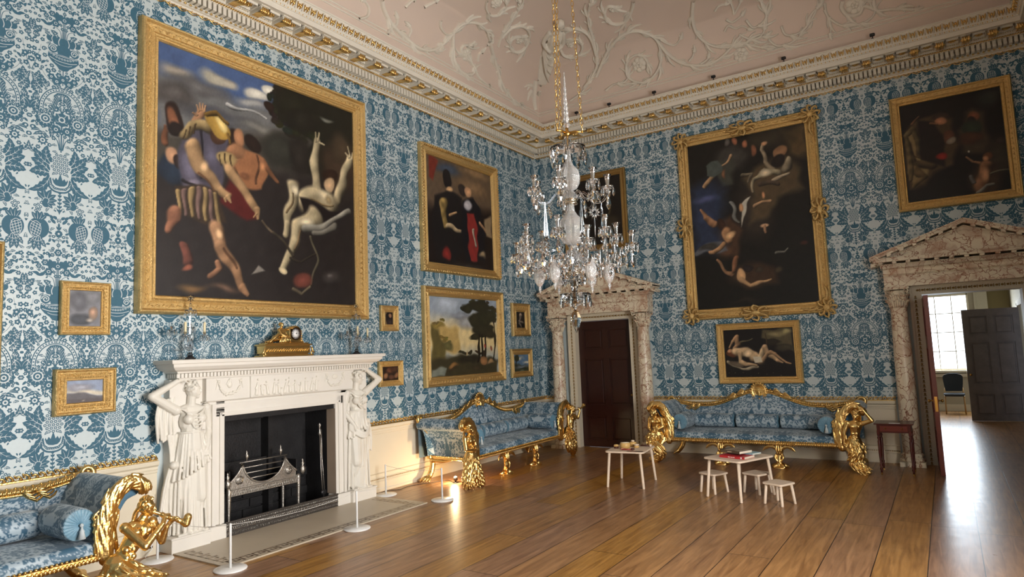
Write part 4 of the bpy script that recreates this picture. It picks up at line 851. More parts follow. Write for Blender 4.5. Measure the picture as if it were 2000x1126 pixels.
# ------------------------------------------------------------------ paintings: brush marks in metres from the lower left corner of each canvas
PAINT = {"A":[["P",[[-0.057,2.894],[3.029,2.961],[3.012,2.287],[-0.04,1.547]],[72,92,132],0.183],
["P",[[-0.051,2.461],[1.092,2.411],[3.021,2.623],[3.0,1.789],[-0.035,1.188]],[104,104,104],0.15],
["E",[0.223,2.51],0.192,0.068,[150,142,130],0.063],
["E",[0.689,2.572],0.193,0.073,[172,166,150],0.048],
["E",[0.832,2.562],0.144,0.051,[180,172,156],0.035],
["E",[0.484,2.421],0.306,0.086,[92,90,90],0.084],
["E",[0.195,2.231],0.248,0.128,[80,76,74],0.095],
["E",[1.247,2.547],0.16,0.065,[206,202,190],0.03],
["E",[1.408,2.67],0.115,0.086,[222,218,204],0.023],
["E",[1.169,2.434],0.195,0.049,[150,150,148],0.044],
["L",[[0.832,2.314],[1.092,2.334],[1.366,2.297]],0.028,0.011,[190,190,186]],
["E",[0.833,2.128],0.432,0.073,[70,72,80],0.086],
["E",[1.325,2.126],0.36,0.072,[120,118,112],0.076],
["P",[[-0.042,1.759],[1.091,1.994],[1.742,2.275],[3.016,2.413],[2.998,1.706],[-0.034,1.128]],[66,62,56],0.12],
["P",[[1.44,2.517],[1.533,2.747],[1.748,2.836],[2.11,2.877],[3.026,2.834],[2.992,1.46],[1.738,1.758],[2.101,2.181],[1.572,2.301]],[34,33,26],0.047],
["E",[1.498,2.593],0.039,0.024,[38,43,25],0.012],
["E",[1.485,2.415],0.044,0.028,[33,43,21],0.012],
["E",[1.805,2.855],0.075,0.055,[43,42,35],0.012],
["E",[1.587,2.728],0.065,0.031,[37,33,22],0.012],
["E",[1.516,2.698],0.052,0.055,[33,35,27],0.012],
["E",[1.656,2.799],0.083,0.026,[30,36,31],0.012],
["E",[1.756,2.786],0.044,0.052,[31,35,35],0.012],
["E",[1.495,2.687],0.059,0.047,[40,37,24],0.012],
["E",[1.52,2.758],0.079,0.049,[33,30,26],0.012],
["E",[1.408,2.576],0.038,0.062,[34,40,31],0.012],
["E",[1.52,2.67],0.079,0.041,[43,38,31],0.012],
["E",[1.435,2.393],0.042,0.038,[32,34,30],0.012],
["E",[1.464,2.423],0.081,0.063,[39,30,28],0.012],
["E",[1.445,2.646],0.036,0.031,[40,31,30],0.012],
["E",[1.473,2.465],0.035,0.057,[34,41,27],0.012],
["E",[1.453,2.619],0.036,0.04,[33,39,35],0.012],
["E",[2.317,2.948],0.057,0.036,[33,41,24],0.013],
["E",[2.283,2.929],0.103,0.051,[39,35,35],0.013],
["E",[1.411,2.451],0.083,0.059,[44,31,26],0.012],
["E",[1.831,2.822],0.087,0.047,[40,41,31],0.012],
["E",[1.652,2.775],0.086,0.035,[40,39,24],0.012],
["E",[1.485,2.389],0.048,0.058,[43,31,32],0.012],
["E",[2.228,2.841],0.054,0.026,[44,31,21],0.013],
["E",[1.626,2.729],0.087,0.046,[44,32,23],0.012],
["E",[1.862,2.817],0.094,0.043,[31,29,32],0.012],
["E",[1.514,2.434],0.042,0.038,[42,43,29],0.012],
["E",[1.568,2.322],0.082,0.04,[35,42,26],0.016],
["E",[1.82,2.162],0.04,0.028,[41,42,36],0.016],
["E",[1.913,2.159],0.08,0.026,[46,33,32],0.017],
["E",[2.074,2.239],0.068,0.039,[34,32,33],0.017],
["E",[1.652,2.32],0.085,0.024,[34,30,32],0.016],
["E",[1.724,2.177],0.067,0.042,[40,33,28],0.016],
["E",[1.909,2.162],0.07,0.049,[41,44,27],0.017],
["E",[1.929,2.39],0.054,0.056,[44,37,31],0.017],
["E",[1.96,2.258],0.056,0.048,[34,36,23],0.017],
["E",[2.126,2.283],0.088,0.039,[41,42,27],0.017],
["E",[1.925,2.358],0.087,0.031,[42,35,27],0.017],
["E",[1.522,2.316],0.081,0.052,[44,35,34],0.016],
["E",[1.576,2.284],0.063,0.055,[44,44,23],0.016],
["E",[1.694,2.232],0.068,0.053,[36,43,36],0.016],
["E",[2.042,2.249],0.076,0.036,[35,41,27],0.017],
["E",[2.07,2.333],0.06,0.039,[45,35,26],0.017],
["E",[1.808,2.237],0.064,0.05,[41,43,27],0.016],
["E",[2.106,2.236],0.041,0.061,[42,44,27],0.017],
["E",[2.025,2.397],0.063,0.048,[39,44,31],0.017],
["E",[1.522,2.298],0.079,0.029,[44,39,32],0.015],
["E",[1.745,2.611],0.264,0.171,[36,35,26],0.041],
["E",[1.921,2.399],0.225,0.152,[36,34,28],0.058],
["E",[2.345,2.557],0.088,0.028,[110,110,100],0.022],
["E",[1.569,1.937],0.252,0.216,[52,52,46],0.117],
["E",[1.871,1.936],0.176,0.266,[44,40,36],0.082],
["P",[[-0.037,1.367],[3.002,1.871],[2.951,-0.185],[-0.017,-0.248]],[44,39,38],0.177],
["E",[2.532,1.933],0.306,0.36,[66,52,40],0.137],
["E",[2.587,2.184],0.208,0.2,[70,58,44],0.115],
["E",[0.182,1.96],0.118,0.166,[44,32,28],0.019],
["E",[0.16,1.975],0.074,0.099,[132,86,62],0.025],
["E",[0.198,1.886],0.093,0.093,[36,28,26],0.025],
["L",[[0.108,1.676],[0.091,1.81],[0.07,1.857]],0.037,0.015,[140,92,66]],
["E",[0.172,1.413],0.174,0.18,[38,48,62],0.049],
["E",[0.165,1.535],0.084,0.099,[190,145,112],0.027],
["E",[0.233,1.473],0.062,0.068,[48,36,32],0.019],
["L",[[0.46,1.991],[0.506,2.085]],0.054,0.054,[200,150,112]],
["L",[[0.48,2.109],[0.459,2.191]],0.016,0.01,[206,160,120]],
["L",[[0.506,2.127],[0.506,2.225]],0.017,0.01,[206,160,120]],
["L",[[0.533,2.128],[0.553,2.226]],0.016,0.01,[206,160,120]],
["L",[[0.553,2.108],[0.587,2.197]],0.017,0.01,[206,160,120]],
["L",[[0.46,2.055],[0.414,2.093]],0.016,0.01,[206,160,120]],
["E",[0.887,1.907],0.126,0.153,[48,34,28],0.028],
["E",[0.986,1.939],0.089,0.102,[176,126,92],0.028],
["L",[[0.905,1.776],[1.053,1.71],[0.942,1.583]],0.105,0.091,[168,120,86]],
["E",[1.187,1.897],0.109,0.091,[40,30,26],0.022],
["P",[[1.053,1.812],[1.284,1.798],[1.403,1.613],[1.322,1.387],[1.053,1.335],[0.979,1.591]],[150,102,70],0.029],
["L",[[1.304,1.732],[1.443,1.587],[1.533,1.491]],0.055,0.03,[160,110,78]],
["L",[[1.206,1.78],[1.244,1.441]],0.015,0.015,[110,74,54]],
["P",[[0.278,1.781],[0.52,2.007],[0.797,2.017],[0.833,1.692],[0.729,1.274],[0.33,1.198],[0.234,1.427]],[76,72,84],0.037],
["E",[0.392,1.462],0.112,0.141,[104,99,116],0.052],
["E",[0.641,1.647],0.102,0.165,[92,88,104],0.054],
["E",[0.41,1.276],0.083,0.064,[118,110,124],0.038],
["E",[0.524,1.394],0.066,0.083,[60,56,66],0.039],
["L",[[0.297,1.316],[0.492,1.197],[0.729,1.306]],0.016,0.016,[50,44,46]],
["L",[[0.504,1.873],[0.523,1.619],[0.507,1.359]],0.013,0.017,[52,48,58]],
["P",[[0.834,1.426],[1.166,1.186],[1.242,0.959],[1.09,0.937],[0.729,1.143]],[84,32,30],0.048],
["L",[[0.309,1.821],[0.405,1.927],[0.538,1.931]],0.076,0.063,[176,152,106]],
["L",[[0.278,1.766],[0.324,1.889]],0.009,0.009,[90,70,46]],
["L",[[0.341,1.792],[0.389,1.922]],0.01,0.01,[90,70,46]],
["L",[[0.422,1.826],[0.454,1.94]],0.01,0.01,[90,70,46]],
["E",[0.851,1.646],0.137,0.099,[170,146,100],0.028],
["L",[[0.762,1.675],[0.77,1.545]],0.01,0.01,[86,66,44]],
["L",[[0.833,1.709],[0.852,1.556]],0.011,0.011,[86,66,44]],
["L",[[0.905,1.709],[0.935,1.581]],0.011,0.011,[86,66,44]],
["E",[0.674,1.918],0.091,0.099,[70,48,36],0.02],
["E",[0.698,2.024],0.154,0.112,[170,136,66],0.017],
["E",[0.744,2.07],0.07,0.061,[222,196,126],0.034],
["L",[[0.571,2.07],[0.726,2.148],[0.851,2.116]],0.026,0.02,[120,92,44]],
["L",[[0.79,1.999],[0.833,1.876]],0.024,0.014,[140,108,54]],
["L",[[0.407,1.672],[0.523,1.459],[0.694,1.306],[0.852,1.224]],0.093,0.048,[205,165,120]],
["L",[[0.852,1.224],[0.906,1.141]],0.031,0.01,[205,165,120]],
["L",[[0.817,1.198],[0.834,1.149]],0.02,0.01,[205,165,120]],
["L",[[0.888,1.504],[1.034,1.315],[1.185,1.104]],0.084,0.046,[205,165,120]],
["L",[[1.196,1.106],[1.25,0.967]],0.044,0.018,[205,165,120]],
["L",[[1.212,1.04],[1.185,0.978]],0.014,0.011,[205,165,120]],
["P",[[0.235,1.241],[0.694,1.267],[0.835,0.899],[0.56,0.827],[0.285,0.911]],[60,48,38],0.031],
["L",[[0.267,1.186],[0.238,0.919]],0.028,0.022,[180,152,104]],
["L",[[0.33,1.191],[0.32,0.91]],0.028,0.022,[140,112,104]],
["L",[[0.394,1.197],[0.403,0.901]],0.028,0.022,[180,152,104]],
["L",[[0.459,1.203],[0.487,0.892]],0.029,0.022,[140,112,104]],
["L",[[0.525,1.209],[0.573,0.883]],0.029,0.023,[180,152,104]],
["L",[[0.592,1.215],[0.661,0.874]],0.03,0.023,[140,112,104]],
["L",[[0.66,1.222],[0.751,0.864]],0.03,0.023,[180,152,104]],
["L",[[0.177,0.955],[0.208,0.838],[0.185,0.713]],0.079,0.049,[176,120,92]],
["L",[[0.335,0.549],[0.324,0.379]],0.05,0.063,[140,84,70]],
["L",[[0.703,0.783],[0.748,0.628]],0.106,0.079,[196,150,112]],
["L",[[0.748,0.628],[0.889,0.384],[1.034,0.166]],0.074,0.044,[190,145,108]],
["L",[[1.034,0.183],[1.134,0.067]],0.049,0.028,[186,140,104]],
["L",[[0.731,0.434],[0.749,0.355],[0.613,0.265]],0.034,0.04,[160,116,88]],
["L",[[1.32,0.953],[1.52,0.824],[1.77,0.641]],0.015,0.015,[120,104,84]],
["P",[[1.134,0.322],[1.241,0.432],[1.337,0.339]],[130,124,116],0.021],
["E",[0.434,0.097],0.128,0.042,[110,84,56],0.043],
["E",[0.801,0.136],0.175,0.038,[92,72,60],0.047],
["L",[[2.171,2.199],[2.12,1.88],[2.139,1.58]],0.057,0.074,[222,205,165]],
["L",[[2.148,2.193],[2.14,2.306]],0.017,0.013,[222,205,165]],
["L",[[2.186,2.21],[2.197,2.329]],0.017,0.013,[222,205,165]],
["L",[[2.209,2.193],[2.281,2.187]],0.017,0.013,[222,205,165]],
["L",[[2.708,2.052],[2.64,1.757],[2.498,1.454]],0.065,0.079,[222,205,165]],
["L",[[2.688,2.087],[2.637,2.136]],0.018,0.014,[222,205,165]],
["L",[[2.719,2.103],[2.732,2.219]],0.019,0.014,[222,205,165]],
["L",[[2.75,2.082],[2.794,2.161]],0.019,0.014,[222,205,165]],
["E",[2.38,1.775],0.14,0.086,[50,34,26],0.027],
["E",[2.369,1.656],0.098,0.094,[214,180,140],0.026],
["L",[[2.325,1.386],[2.136,1.391],[1.953,1.321]],0.185,0.15,[222,205,165]],
["E",[2.279,1.492],0.106,0.061,[236,222,186],0.052],
["P",[[1.865,1.38],[2.182,1.323],[2.569,1.271],[2.321,1.117],[1.906,1.13]],[34,28,28],0.032],
["L",[[1.787,1.512],[1.699,1.242],[1.68,1.005]],0.101,0.053,[222,205,165]],
["L",[[1.68,1.005],[1.624,0.855]],0.051,0.039,[222,205,165]],
["L",[[2.087,1.139],[1.86,0.995],[1.763,0.783]],0.126,0.084,[222,205,165]],
["L",[[1.763,0.783],[1.663,0.559],[1.599,0.412]],0.071,0.043,[222,205,165]],
["E",[1.599,0.391],0.063,0.042,[222,205,165],0.012],
["E",[2.327,1.455],0.048,0.055,[170,150,112],0.044],
["L",[[2.089,1.345],[2.239,1.333],[2.403,1.384]],0.013,0.013,[150,128,92]],
["E",[1.8,1.478],0.07,0.074,[238,224,190],0.049],
["E",[1.959,1.064],0.081,0.052,[238,224,190],0.049],
["L",[[1.904,0.91],[1.779,0.714]],0.016,0.016,[150,126,92]],
["L",[[1.735,1.429],[1.673,1.165]],0.016,0.016,[140,118,86]],
["E",[0.73,0.755],0.049,0.053,[226,184,140],0.034],
["L",[[0.793,0.601],[0.928,0.355]],0.013,0.013,[120,84,60]],
["E",[0.557,1.498],0.04,0.064,[226,186,140],0.032],
["L",[[0.497,1.421],[0.643,1.257]],0.013,0.013,[130,92,64]],
["L",[[1.993,0.958],[2.321,1.11],[2.723,1.295]],0.066,0.033,[176,172,158]],
["L",[[2.13,0.94],[2.466,1.061]],0.042,0.059,[150,146,134]],
["L",[[2.083,0.859],[2.115,0.567],[2.038,0.23]],0.021,0.017,[120,112,92]],
["E",[1.896,0.275],0.15,0.108,[116,66,56],0.04],
["L",[[1.744,0.176],[1.894,0.085],[2.02,0.193]],0.019,0.016,[130,118,96]],
["E",[2.381,0.384],0.144,0.106,[66,60,58],0.06],
["E",[2.357,0.409],0.048,0.03,[104,98,94],0.026],
["L",[[1.727,0.601],[1.899,0.546],[2.08,0.637]],0.02,0.012,[70,62,52]],
["E",[1.284,1.658],0.055,0.07,[182,128,88],0.044],
["E",[1.091,1.479],0.059,0.041,[120,80,56],0.035],
["E",[0.322,0.303],0.05,0.03,[140,84,66],0.018],
["L",[[1.48,0.854],[1.77,0.641]],0.019,0.019,[90,80,66]]],"B":[["P",[[-0.1,1.855],[2.151,1.94],[2.069,0.738],[-0.157,0.444]],[92,76,60],0.149],
["E",[0.56,1.643],0.325,0.101,[62,72,88],0.096],
["E",[1.379,1.732],0.438,0.088,[130,104,74],0.094],
["E",[1.291,1.453],0.504,0.176,[120,96,70],0.139],
["P",[[0.085,1.78],[0.314,1.752],[0.174,1.36],[0.069,1.418]],[110,44,34],0.04],
["P",[[-0.08,0.919],[2.097,1.15],[2.002,-0.253],[-0.134,-0.39]],[30,22,20],0.194],
["E",[0.552,1.476],0.128,0.148,[26,22,24],0.031],
["E",[0.607,1.29],0.091,0.076,[205,165,120],0.027],
["E",[0.973,1.35],0.124,0.103,[52,42,38],0.034],
["E",[1.144,1.348],0.099,0.095,[196,150,112],0.029],
["P",[[0.194,1.124],[0.542,1.269],[0.932,1.216],[1.034,0.601],[0.735,-0.01],[0.232,-0.055],[0.109,0.558]],[28,24,24],0.051],
["L",[[0.434,1.006],[0.425,0.802],[0.48,0.649]],0.105,0.053,[170,142,84]],
["L",[[0.617,0.852],[0.769,0.905]],0.037,0.026,[205,165,120]],
["L",[[0.512,0.654],[0.866,0.612],[1.065,0.542]],0.047,0.026,[206,180,140]],
["P",[[0.964,1.179],[1.281,1.278],[1.486,1.096],[1.612,0.765],[1.574,0.151],[1.006,0.097],[0.898,0.583]],[24,22,26],0.044],
["E",[1.117,1.1],0.112,0.103,[180,176,180],0.045],
["P",[[1.087,0.946],[1.299,0.979],[1.398,0.606],[1.356,0.13],[1.144,0.11],[1.084,0.524]],[132,44,40],0.034],
["L",[[1.281,0.677],[1.302,0.423]],0.035,0.035,[190,180,160]],
["L",[[1.47,0.832],[1.645,0.704]],0.047,0.035,[196,150,112]],
["P",[[1.623,0.942],[1.816,1.016],[1.828,0.617],[1.641,0.638]],[140,120,92],0.048],
["E",[0.488,0.168],0.126,0.12,[120,40,36],0.052],
["E",[1.507,0.252],0.089,0.052,[150,130,100],0.047],
["E",[1.137,-0.016],0.414,0.059,[56,50,44],0.067]],"C":[["P",[[-0.119,1.463],[2.242,1.435],[2.204,0.899],[-0.144,0.862]],[146,158,172],0.285],
["P",[[-0.141,0.936],[2.208,0.944],[2.167,0.37],[-0.162,0.417]],[214,192,140],0.282],
["E",[0.836,0.998],0.264,0.064,[128,134,142],0.053],
["E",[1.029,0.88],0.34,0.088,[150,150,150],0.086],
["E",[0.462,1.185],0.378,0.156,[168,178,190],0.153],
["P",[[0.059,0.903],[0.323,0.831],[0.759,0.776],[0.77,0.378],[0.035,0.375]],[178,150,92],0.067],
["P",[[0.057,0.865],[0.229,0.753],[0.398,0.483],[0.411,0.136],[0.022,0.077]],[92,82,46],0.058],
["E",[0.202,0.829],0.156,0.046,[130,112,56],0.039],
["P",[[0.031,0.263],[0.802,0.358],[1.887,0.247],[1.864,-0.094],[0.018,-0.034]],[58,52,34],0.057],
["P",[[0.042,0.132],[0.412,0.155],[0.344,0.005],[0.036,0.002]],[120,124,112],0.038],
["E",[1.682,0.793],0.08,0.026,[41,43,22],0.012],
["E",[1.532,1.207],0.086,0.04,[50,51,24],0.012],
["E",[1.443,0.702],0.089,0.023,[45,51,22],0.011],
["E",[1.145,0.648],0.055,0.028,[48,41,28],0.011],
["E",[1.242,1.237],0.076,0.029,[46,45,24],0.011],
["E",[1.899,1.116],0.093,0.03,[52,42,23],0.012],
["E",[1.182,1.276],0.056,0.02,[54,51,30],0.011],
["E",[1.483,1.226],0.1,0.042,[51,46,27],0.011],
["E",[1.486,1.281],0.084,0.048,[44,54,32],0.011],
["E",[1.708,0.964],0.062,0.047,[50,49,26],0.012],
["E",[1.751,0.944],0.107,0.048,[54,41,32],0.012],
["E",[1.47,0.677],0.107,0.048,[42,51,22],0.011],
["E",[1.829,0.98],0.048,0.043,[45,52,31],0.012],
["E",[1.352,1.2],0.097,0.036,[40,41,35],0.011],
["E",[1.4,1.286],0.091,0.021,[47,51,24],0.011],
["E",[1.318,1.219],0.095,0.029,[46,50,31],0.011],
["E",[1.812,1.061],0.097,0.047,[44,48,33],0.012],
["E",[1.802,1.148],0.058,0.022,[54,46,36],0.012],
["E",[1.691,1.166],0.108,0.034,[52,49,25],0.012],
["E",[1.562,1.216],0.084,0.041,[50,42,31],0.011],
["E",[1.639,1.271],0.051,0.027,[54,44,32],0.012],
["E",[1.493,1.282],0.066,0.035,[43,42,23],0.012],
["E",[1.275,1.213],0.063,0.045,[49,50,24],0.011],
["E",[1.53,0.703],0.091,0.021,[52,52,24],0.012],
["E",[1.364,0.681],0.064,0.049,[49,53,27],0.011],
["E",[1.149,1.196],0.102,0.04,[54,40,32],0.011],
["E",[1.771,1.121],0.052,0.027,[42,46,29],0.012],
["E",[1.615,0.784],0.094,0.047,[52,54,22],0.012],
["E",[1.146,1.254],0.077,0.026,[49,50,27],0.011],
["E",[1.83,0.993],0.059,0.032,[48,43,22],0.012],
["E",[0.875,1.117],0.06,0.036,[40,44,34],0.011],
["E",[1.17,0.603],0.081,0.03,[40,47,33],0.011],
["E",[1.339,1.208],0.088,0.027,[45,44,31],0.011],
["E",[1.667,0.908],0.091,0.023,[53,49,25],0.012],
["E",[0.365,0.576],0.039,0.017,[113,92,51],0.01],
["E",[0.128,0.889],0.05,0.022,[109,92,53],0.01],
["E",[0.405,0.645],0.046,0.018,[113,95,50],0.01],
["E",[0.204,0.867],0.031,0.021,[105,91,56],0.01],
["E",[0.494,0.567],0.052,0.024,[104,98,55],0.01],
["E",[0.326,0.645],0.053,0.023,[112,92,46],0.01],
["E",[0.379,0.607],0.032,0.021,[108,98,53],0.01],
["E",[0.278,0.907],0.024,0.022,[117,104,55],0.01],
["E",[0.327,0.916],0.04,0.03,[108,93,55],0.01],
["E",[0.516,0.508],0.06,0.03,[105,90,56],0.01],
["E",[0.32,0.904],0.027,0.022,[109,100,44],0.01],
["E",[0.417,0.634],0.027,0.015,[106,104,43],0.01],
["E",[0.397,0.603],0.047,0.015,[114,99,43],0.01],
["E",[0.453,0.474],0.045,0.02,[108,99,47],0.01],
["E",[0.849,0.381],0.062,0.02,[51,50,33],0.011],
["E",[0.875,0.384],0.077,0.031,[55,49,35],0.011],
["E",[1.436,0.36],0.084,0.037,[55,43,32],0.011],
["E",[1.301,0.338],0.043,0.019,[47,52,38],0.011],
["E",[1.309,0.358],0.083,0.024,[52,40,24],0.011],
["E",[1.028,0.385],0.078,0.024,[54,46,30],0.011],
["E",[0.934,0.371],0.057,0.024,[44,41,26],0.011],
["E",[0.784,0.382],0.064,0.017,[47,45,29],0.01],
["E",[1.4,0.352],0.041,0.025,[47,47,29],0.011],
["E",[1.261,0.372],0.057,0.028,[56,40,25],0.011],
["E",[1.082,0.372],0.051,0.037,[50,45,30],0.011],
["E",[1.427,0.327],0.041,0.038,[58,46,32],0.011],
["E",[1.044,1.147],0.19,0.09,[44,42,26],0.027],
["E",[1.394,1.18],0.284,0.109,[40,38,24],0.028],
["E",[1.525,0.973],0.263,0.143,[42,42,26],0.035],
["E",[1.203,0.925],0.182,0.101,[46,44,28],0.034],
["E",[1.674,1.019],0.165,0.103,[44,44,28],0.035],
["E",[1.44,0.761],0.317,0.118,[44,42,28],0.034],
["E",[1.221,0.636],0.138,0.057,[48,44,28],0.027],
["E",[1.652,0.677],0.165,0.067,[48,44,28],0.029],
["L",[[1.349,0.677],[1.28,0.223]],0.028,0.034,[40,32,22]],
["L",[[1.434,0.677],[1.392,0.22]],0.023,0.029,[40,32,22]],
["L",[[1.54,0.635],[1.48,0.259]],0.023,0.029,[44,34,24]],
["L",[[1.778,0.892],[1.825,0.463],[1.771,0.208]],0.018,0.018,[46,40,26]],
["E",[0.967,0.374],0.027,0.056,[170,150,110],0.022],
["E",[0.459,0.482],0.136,0.086,[96,90,54],0.04],
["E",[0.994,0.253],0.268,0.066,[40,36,26],0.043],
["E",[0.6,0.167],0.126,0.047,[132,96,56],0.026],
["E",[0.583,0.098],0.139,0.02,[60,46,30],0.015],
["E",[1.443,0.239],0.101,0.076,[140,100,64],0.023],
["E",[1.658,0.19],0.118,0.038,[150,120,84],0.023],
["E",[1.26,0.122],0.154,0.041,[60,50,34],0.028],
["E",[1.493,0.467],0.029,0.041,[150,60,50],0.017],
["E",[1.697,0.443],0.03,0.05,[150,80,56],0.017]],"D":[["E",[0.112,0.094],0.09,0.112,[26,22,22],0.013],
["E",[0.119,0.137],0.035,0.032,[150,112,84],0.013],
["E",[0.101,0.041],0.06,0.049,[48,40,40],0.021]],"E":[["P",[[-0.037,0.295],[0.462,0.279],[0.448,-0.109],[-0.048,-0.077]],[40,28,22],0.02],
["E",[0.153,0.151],0.07,0.041,[110,70,50],0.034],
["E",[0.077,0.069],0.049,0.041,[140,100,70],0.025],
["E",[0.199,0.052],0.06,0.041,[90,60,46],0.021],
["E",[0.3,0.075],0.051,0.042,[120,84,60],0.021],
["E",[0.253,0.164],0.1,0.035,[70,46,34],0.034]],"F":[["E",[0.17,0.258],0.043,0.032,[170,150,130],0.02],
["L",[[0.166,0.212],[0.123,0.097],[0.178,0.029]],0.04,0.026,[130,118,104]],
["L",[[0.101,0.142],[0.243,0.099]],0.02,0.02,[140,126,110]]],"G":[["P",[[-0.095,0.455],[0.76,0.442],[0.729,0.069],[-0.121,0.102]],[84,112,140],0.125],
["E",[0.136,0.249],0.168,0.035,[200,196,180],0.038],
["E",[0.471,0.171],0.122,0.028,[206,200,180],0.04],
["E",[0.23,0.382],0.204,0.031,[66,84,108],0.039],
["P",[[-0.117,0.16],[0.729,0.069],[0.707,-0.186],[-0.139,-0.139]],[46,50,32],0.05],
["E",[0.103,0.25],0.083,0.07,[40,46,28],0.025],
["L",[[0.099,0.206],[0.089,0.072]],0.013,0.013,[36,32,22]],
["E",[0.285,-0.004],0.17,0.027,[96,100,80],0.033],
["E",[0.292,0.086],0.255,0.022,[110,118,124],0.033]],"H":[["E",[0.083,0.24],0.076,0.088,[96,96,102],0.041],
["E",[0.202,0.289],0.06,0.066,[120,120,124],0.042],
["E",[0.106,0.067],0.1,0.055,[66,68,74],0.029],
["E",[0.213,0.131],0.044,0.062,[150,124,104],0.017],
["E",[0.205,0.135],0.024,0.033,[190,150,124],0.011],
["E",[0.186,0.069],0.032,0.018,[160,150,140],0.017]],"I":[["P",[[-0.01,0.237],[0.327,0.219],[0.33,0.045],[-0.006,0.07]],[140,152,176],0.04],
["P",[[-0.008,0.154],[0.329,0.099],[0.33,0.055],[-0.007,0.102]],[206,196,176],0.024],
["E",[0.107,0.146],0.12,0.038,[150,150,160],0.025],
["P",[[-0.007,0.091],[0.108,0.1],[0.188,0.073],[0.33,0.049],[0.332,-0.075],[-0.003,-0.044]],[96,92,96],0.016],
["P",[[-0.006,0.049],[0.33,0.023],[0.332,-0.075],[-0.003,-0.044]],[84,76,78],0.016],
["E",[0.145,0.02],0.016,0.008,[140,130,120],0.008]],"J":[["P",[[-0.088,1.577],[1.32,1.434],[1.221,-0.171],[-0.174,-0.002]],[30,25,21],0.045],
["E",[0.905,1.078],0.062,0.074,[96,60,44],0.034],
["L",[[0.925,0.683],[0.823,0.451],[0.681,0.306]],0.025,0.025,[84,72,50]],
["E",[0.909,0.398],0.172,0.123,[52,44,32],0.084],
["E",[0.809,0.206],0.22,0.096,[44,36,28],0.059],
["L",[[1.01,0.261],[0.816,0.329]],0.021,0.021,[90,78,52]]],"K":[["P",[[-0.148,3.262],[2.31,3.015],[2.044,-0.35],[-0.379,-0.208]],[25,23,20],0.018],
["P",[[1.566,2.949],[2.001,2.919],[1.99,2.38],[1.722,2.502]],[84,68,44],0.13],
["E",[1.363,2.82],0.384,0.17,[52,46,36],0.165],
["E",[1.512,2.235],0.31,0.272,[84,70,52],0.162],
["E",[1.077,1.619],0.297,0.49,[52,44,38],0.204],
["E",[0.57,1.13],0.204,0.28,[92,64,46],0.103],
["E",[0.965,0.53],0.384,0.17,[66,50,38],0.099],
["E",[0.78,2.624],0.272,0.216,[62,58,54],0.105],
["P",[[1.065,1.899],[0.92,2.205],[1.133,2.377],[1.522,2.371],[1.824,2.21],[1.861,1.899],[1.479,1.795],[1.33,1.511],[0.997,1.422]],[84,70,50],0.101],
["P",[[0.455,2.471],[0.572,2.629],[0.816,2.652],[0.747,2.166],[0.571,2.125]],[66,66,58],0.071],
["P",[[0.638,0.632],[0.949,0.771],[1.328,0.628],[1.371,0.355],[0.849,0.3]],[64,46,34],0.102],
["P",[[0.458,1.5],[0.707,1.605],[0.855,1.303],[0.753,0.828],[0.531,1.064]],[74,52,38],0.083],
["P",[[-0.033,2.194],[0.408,2.299],[0.635,2.043],[0.571,1.626],[0.448,1.359],[0.57,1.13],[0.388,1.011],[-0.002,1.039],[-0.014,1.934]],[42,52,76],0.252],
["E",[0.278,1.959],0.21,0.072,[74,82,120],0.057],
["E",[0.22,1.642],0.21,0.14,[48,58,86],0.154],
["P",[[-0.002,1.039],[0.223,1.174],[0.504,1.174],[0.561,0.99],[0.031,0.982]],[96,98,104],0.035],
["E",[0.289,1.094],0.175,0.07,[60,56,52],0.042],
["E",[0.833,2.882],0.046,0.058,[150,96,70],0.021],
["E",[1.015,2.824],0.046,0.056,[160,104,76],0.02],
["L",[[0.747,2.648],[0.582,2.519]],0.031,0.017,[200,160,120]],
["L",[[0.488,2.429],[0.392,2.32],[0.276,2.195]],0.056,0.021,[206,166,124]],
["P",[[0.32,2.57],[0.536,2.618],[0.626,2.403],[0.445,2.328],[0.325,2.387]],[74,82,78],0.021],
["E",[0.695,2.893],0.054,0.072,[92,86,80],0.021],
["E",[0.64,2.364],0.035,0.07,[120,84,60],0.021],
["E",[1.138,2.675],0.059,0.084,[130,84,60],0.027],
["E",[1.569,2.568],0.105,0.116,[150,112,80],0.02],
["E",[1.526,2.421],0.096,0.119,[34,28,26],0.032],
["L",[[1.359,2.768],[1.299,2.624],[1.335,2.442],[1.452,2.281]],0.03,0.046,[176,158,130]],
["E",[1.352,2.766],0.038,0.048,[196,150,112],0.016],
["L",[[1.714,2.401],[1.642,2.279]],0.045,0.064,[164,150,124]],
["L",[[1.07,1.968],[1.118,2.169],[1.322,2.271],[1.542,2.212]],0.027,0.054,[176,164,134]],
["L",[[0.925,2.275],[1.06,2.285],[1.014,2.118]],0.041,0.02,[134,122,100]],
["L",[[1.405,2.083],[1.536,2.128],[1.665,2.172]],0.033,0.026,[196,178,150]],
["E",[1.319,2.237],0.128,0.056,[206,190,160],0.034],
["L",[[1.242,2.077],[1.497,2.032]],0.047,0.033,[96,80,66]],
["L",[[1.084,1.705],[1.219,1.762],[1.35,1.776]],0.027,0.02,[200,160,120]],
["E",[1.243,1.869],0.032,0.054,[196,140,100],0.02],
["P",[[0.89,1.788],[1.013,1.873],[0.968,1.705],[0.826,1.377],[0.875,1.58]],[190,186,172],0.017],
["L",[[0.705,1.818],[0.758,1.597],[0.817,1.483]],0.041,0.017,[150,150,144]],
["E",[0.868,1.721],0.046,0.077,[196,150,110],0.02],
["L",[[0.174,1.758],[0.219,1.624],[0.404,1.49]],0.025,0.05,[196,146,108]],
["E",[0.508,1.475],0.07,0.091,[60,40,30],0.021],
["L",[[0.585,1.34],[0.641,1.156]],0.09,0.069,[206,156,112]],
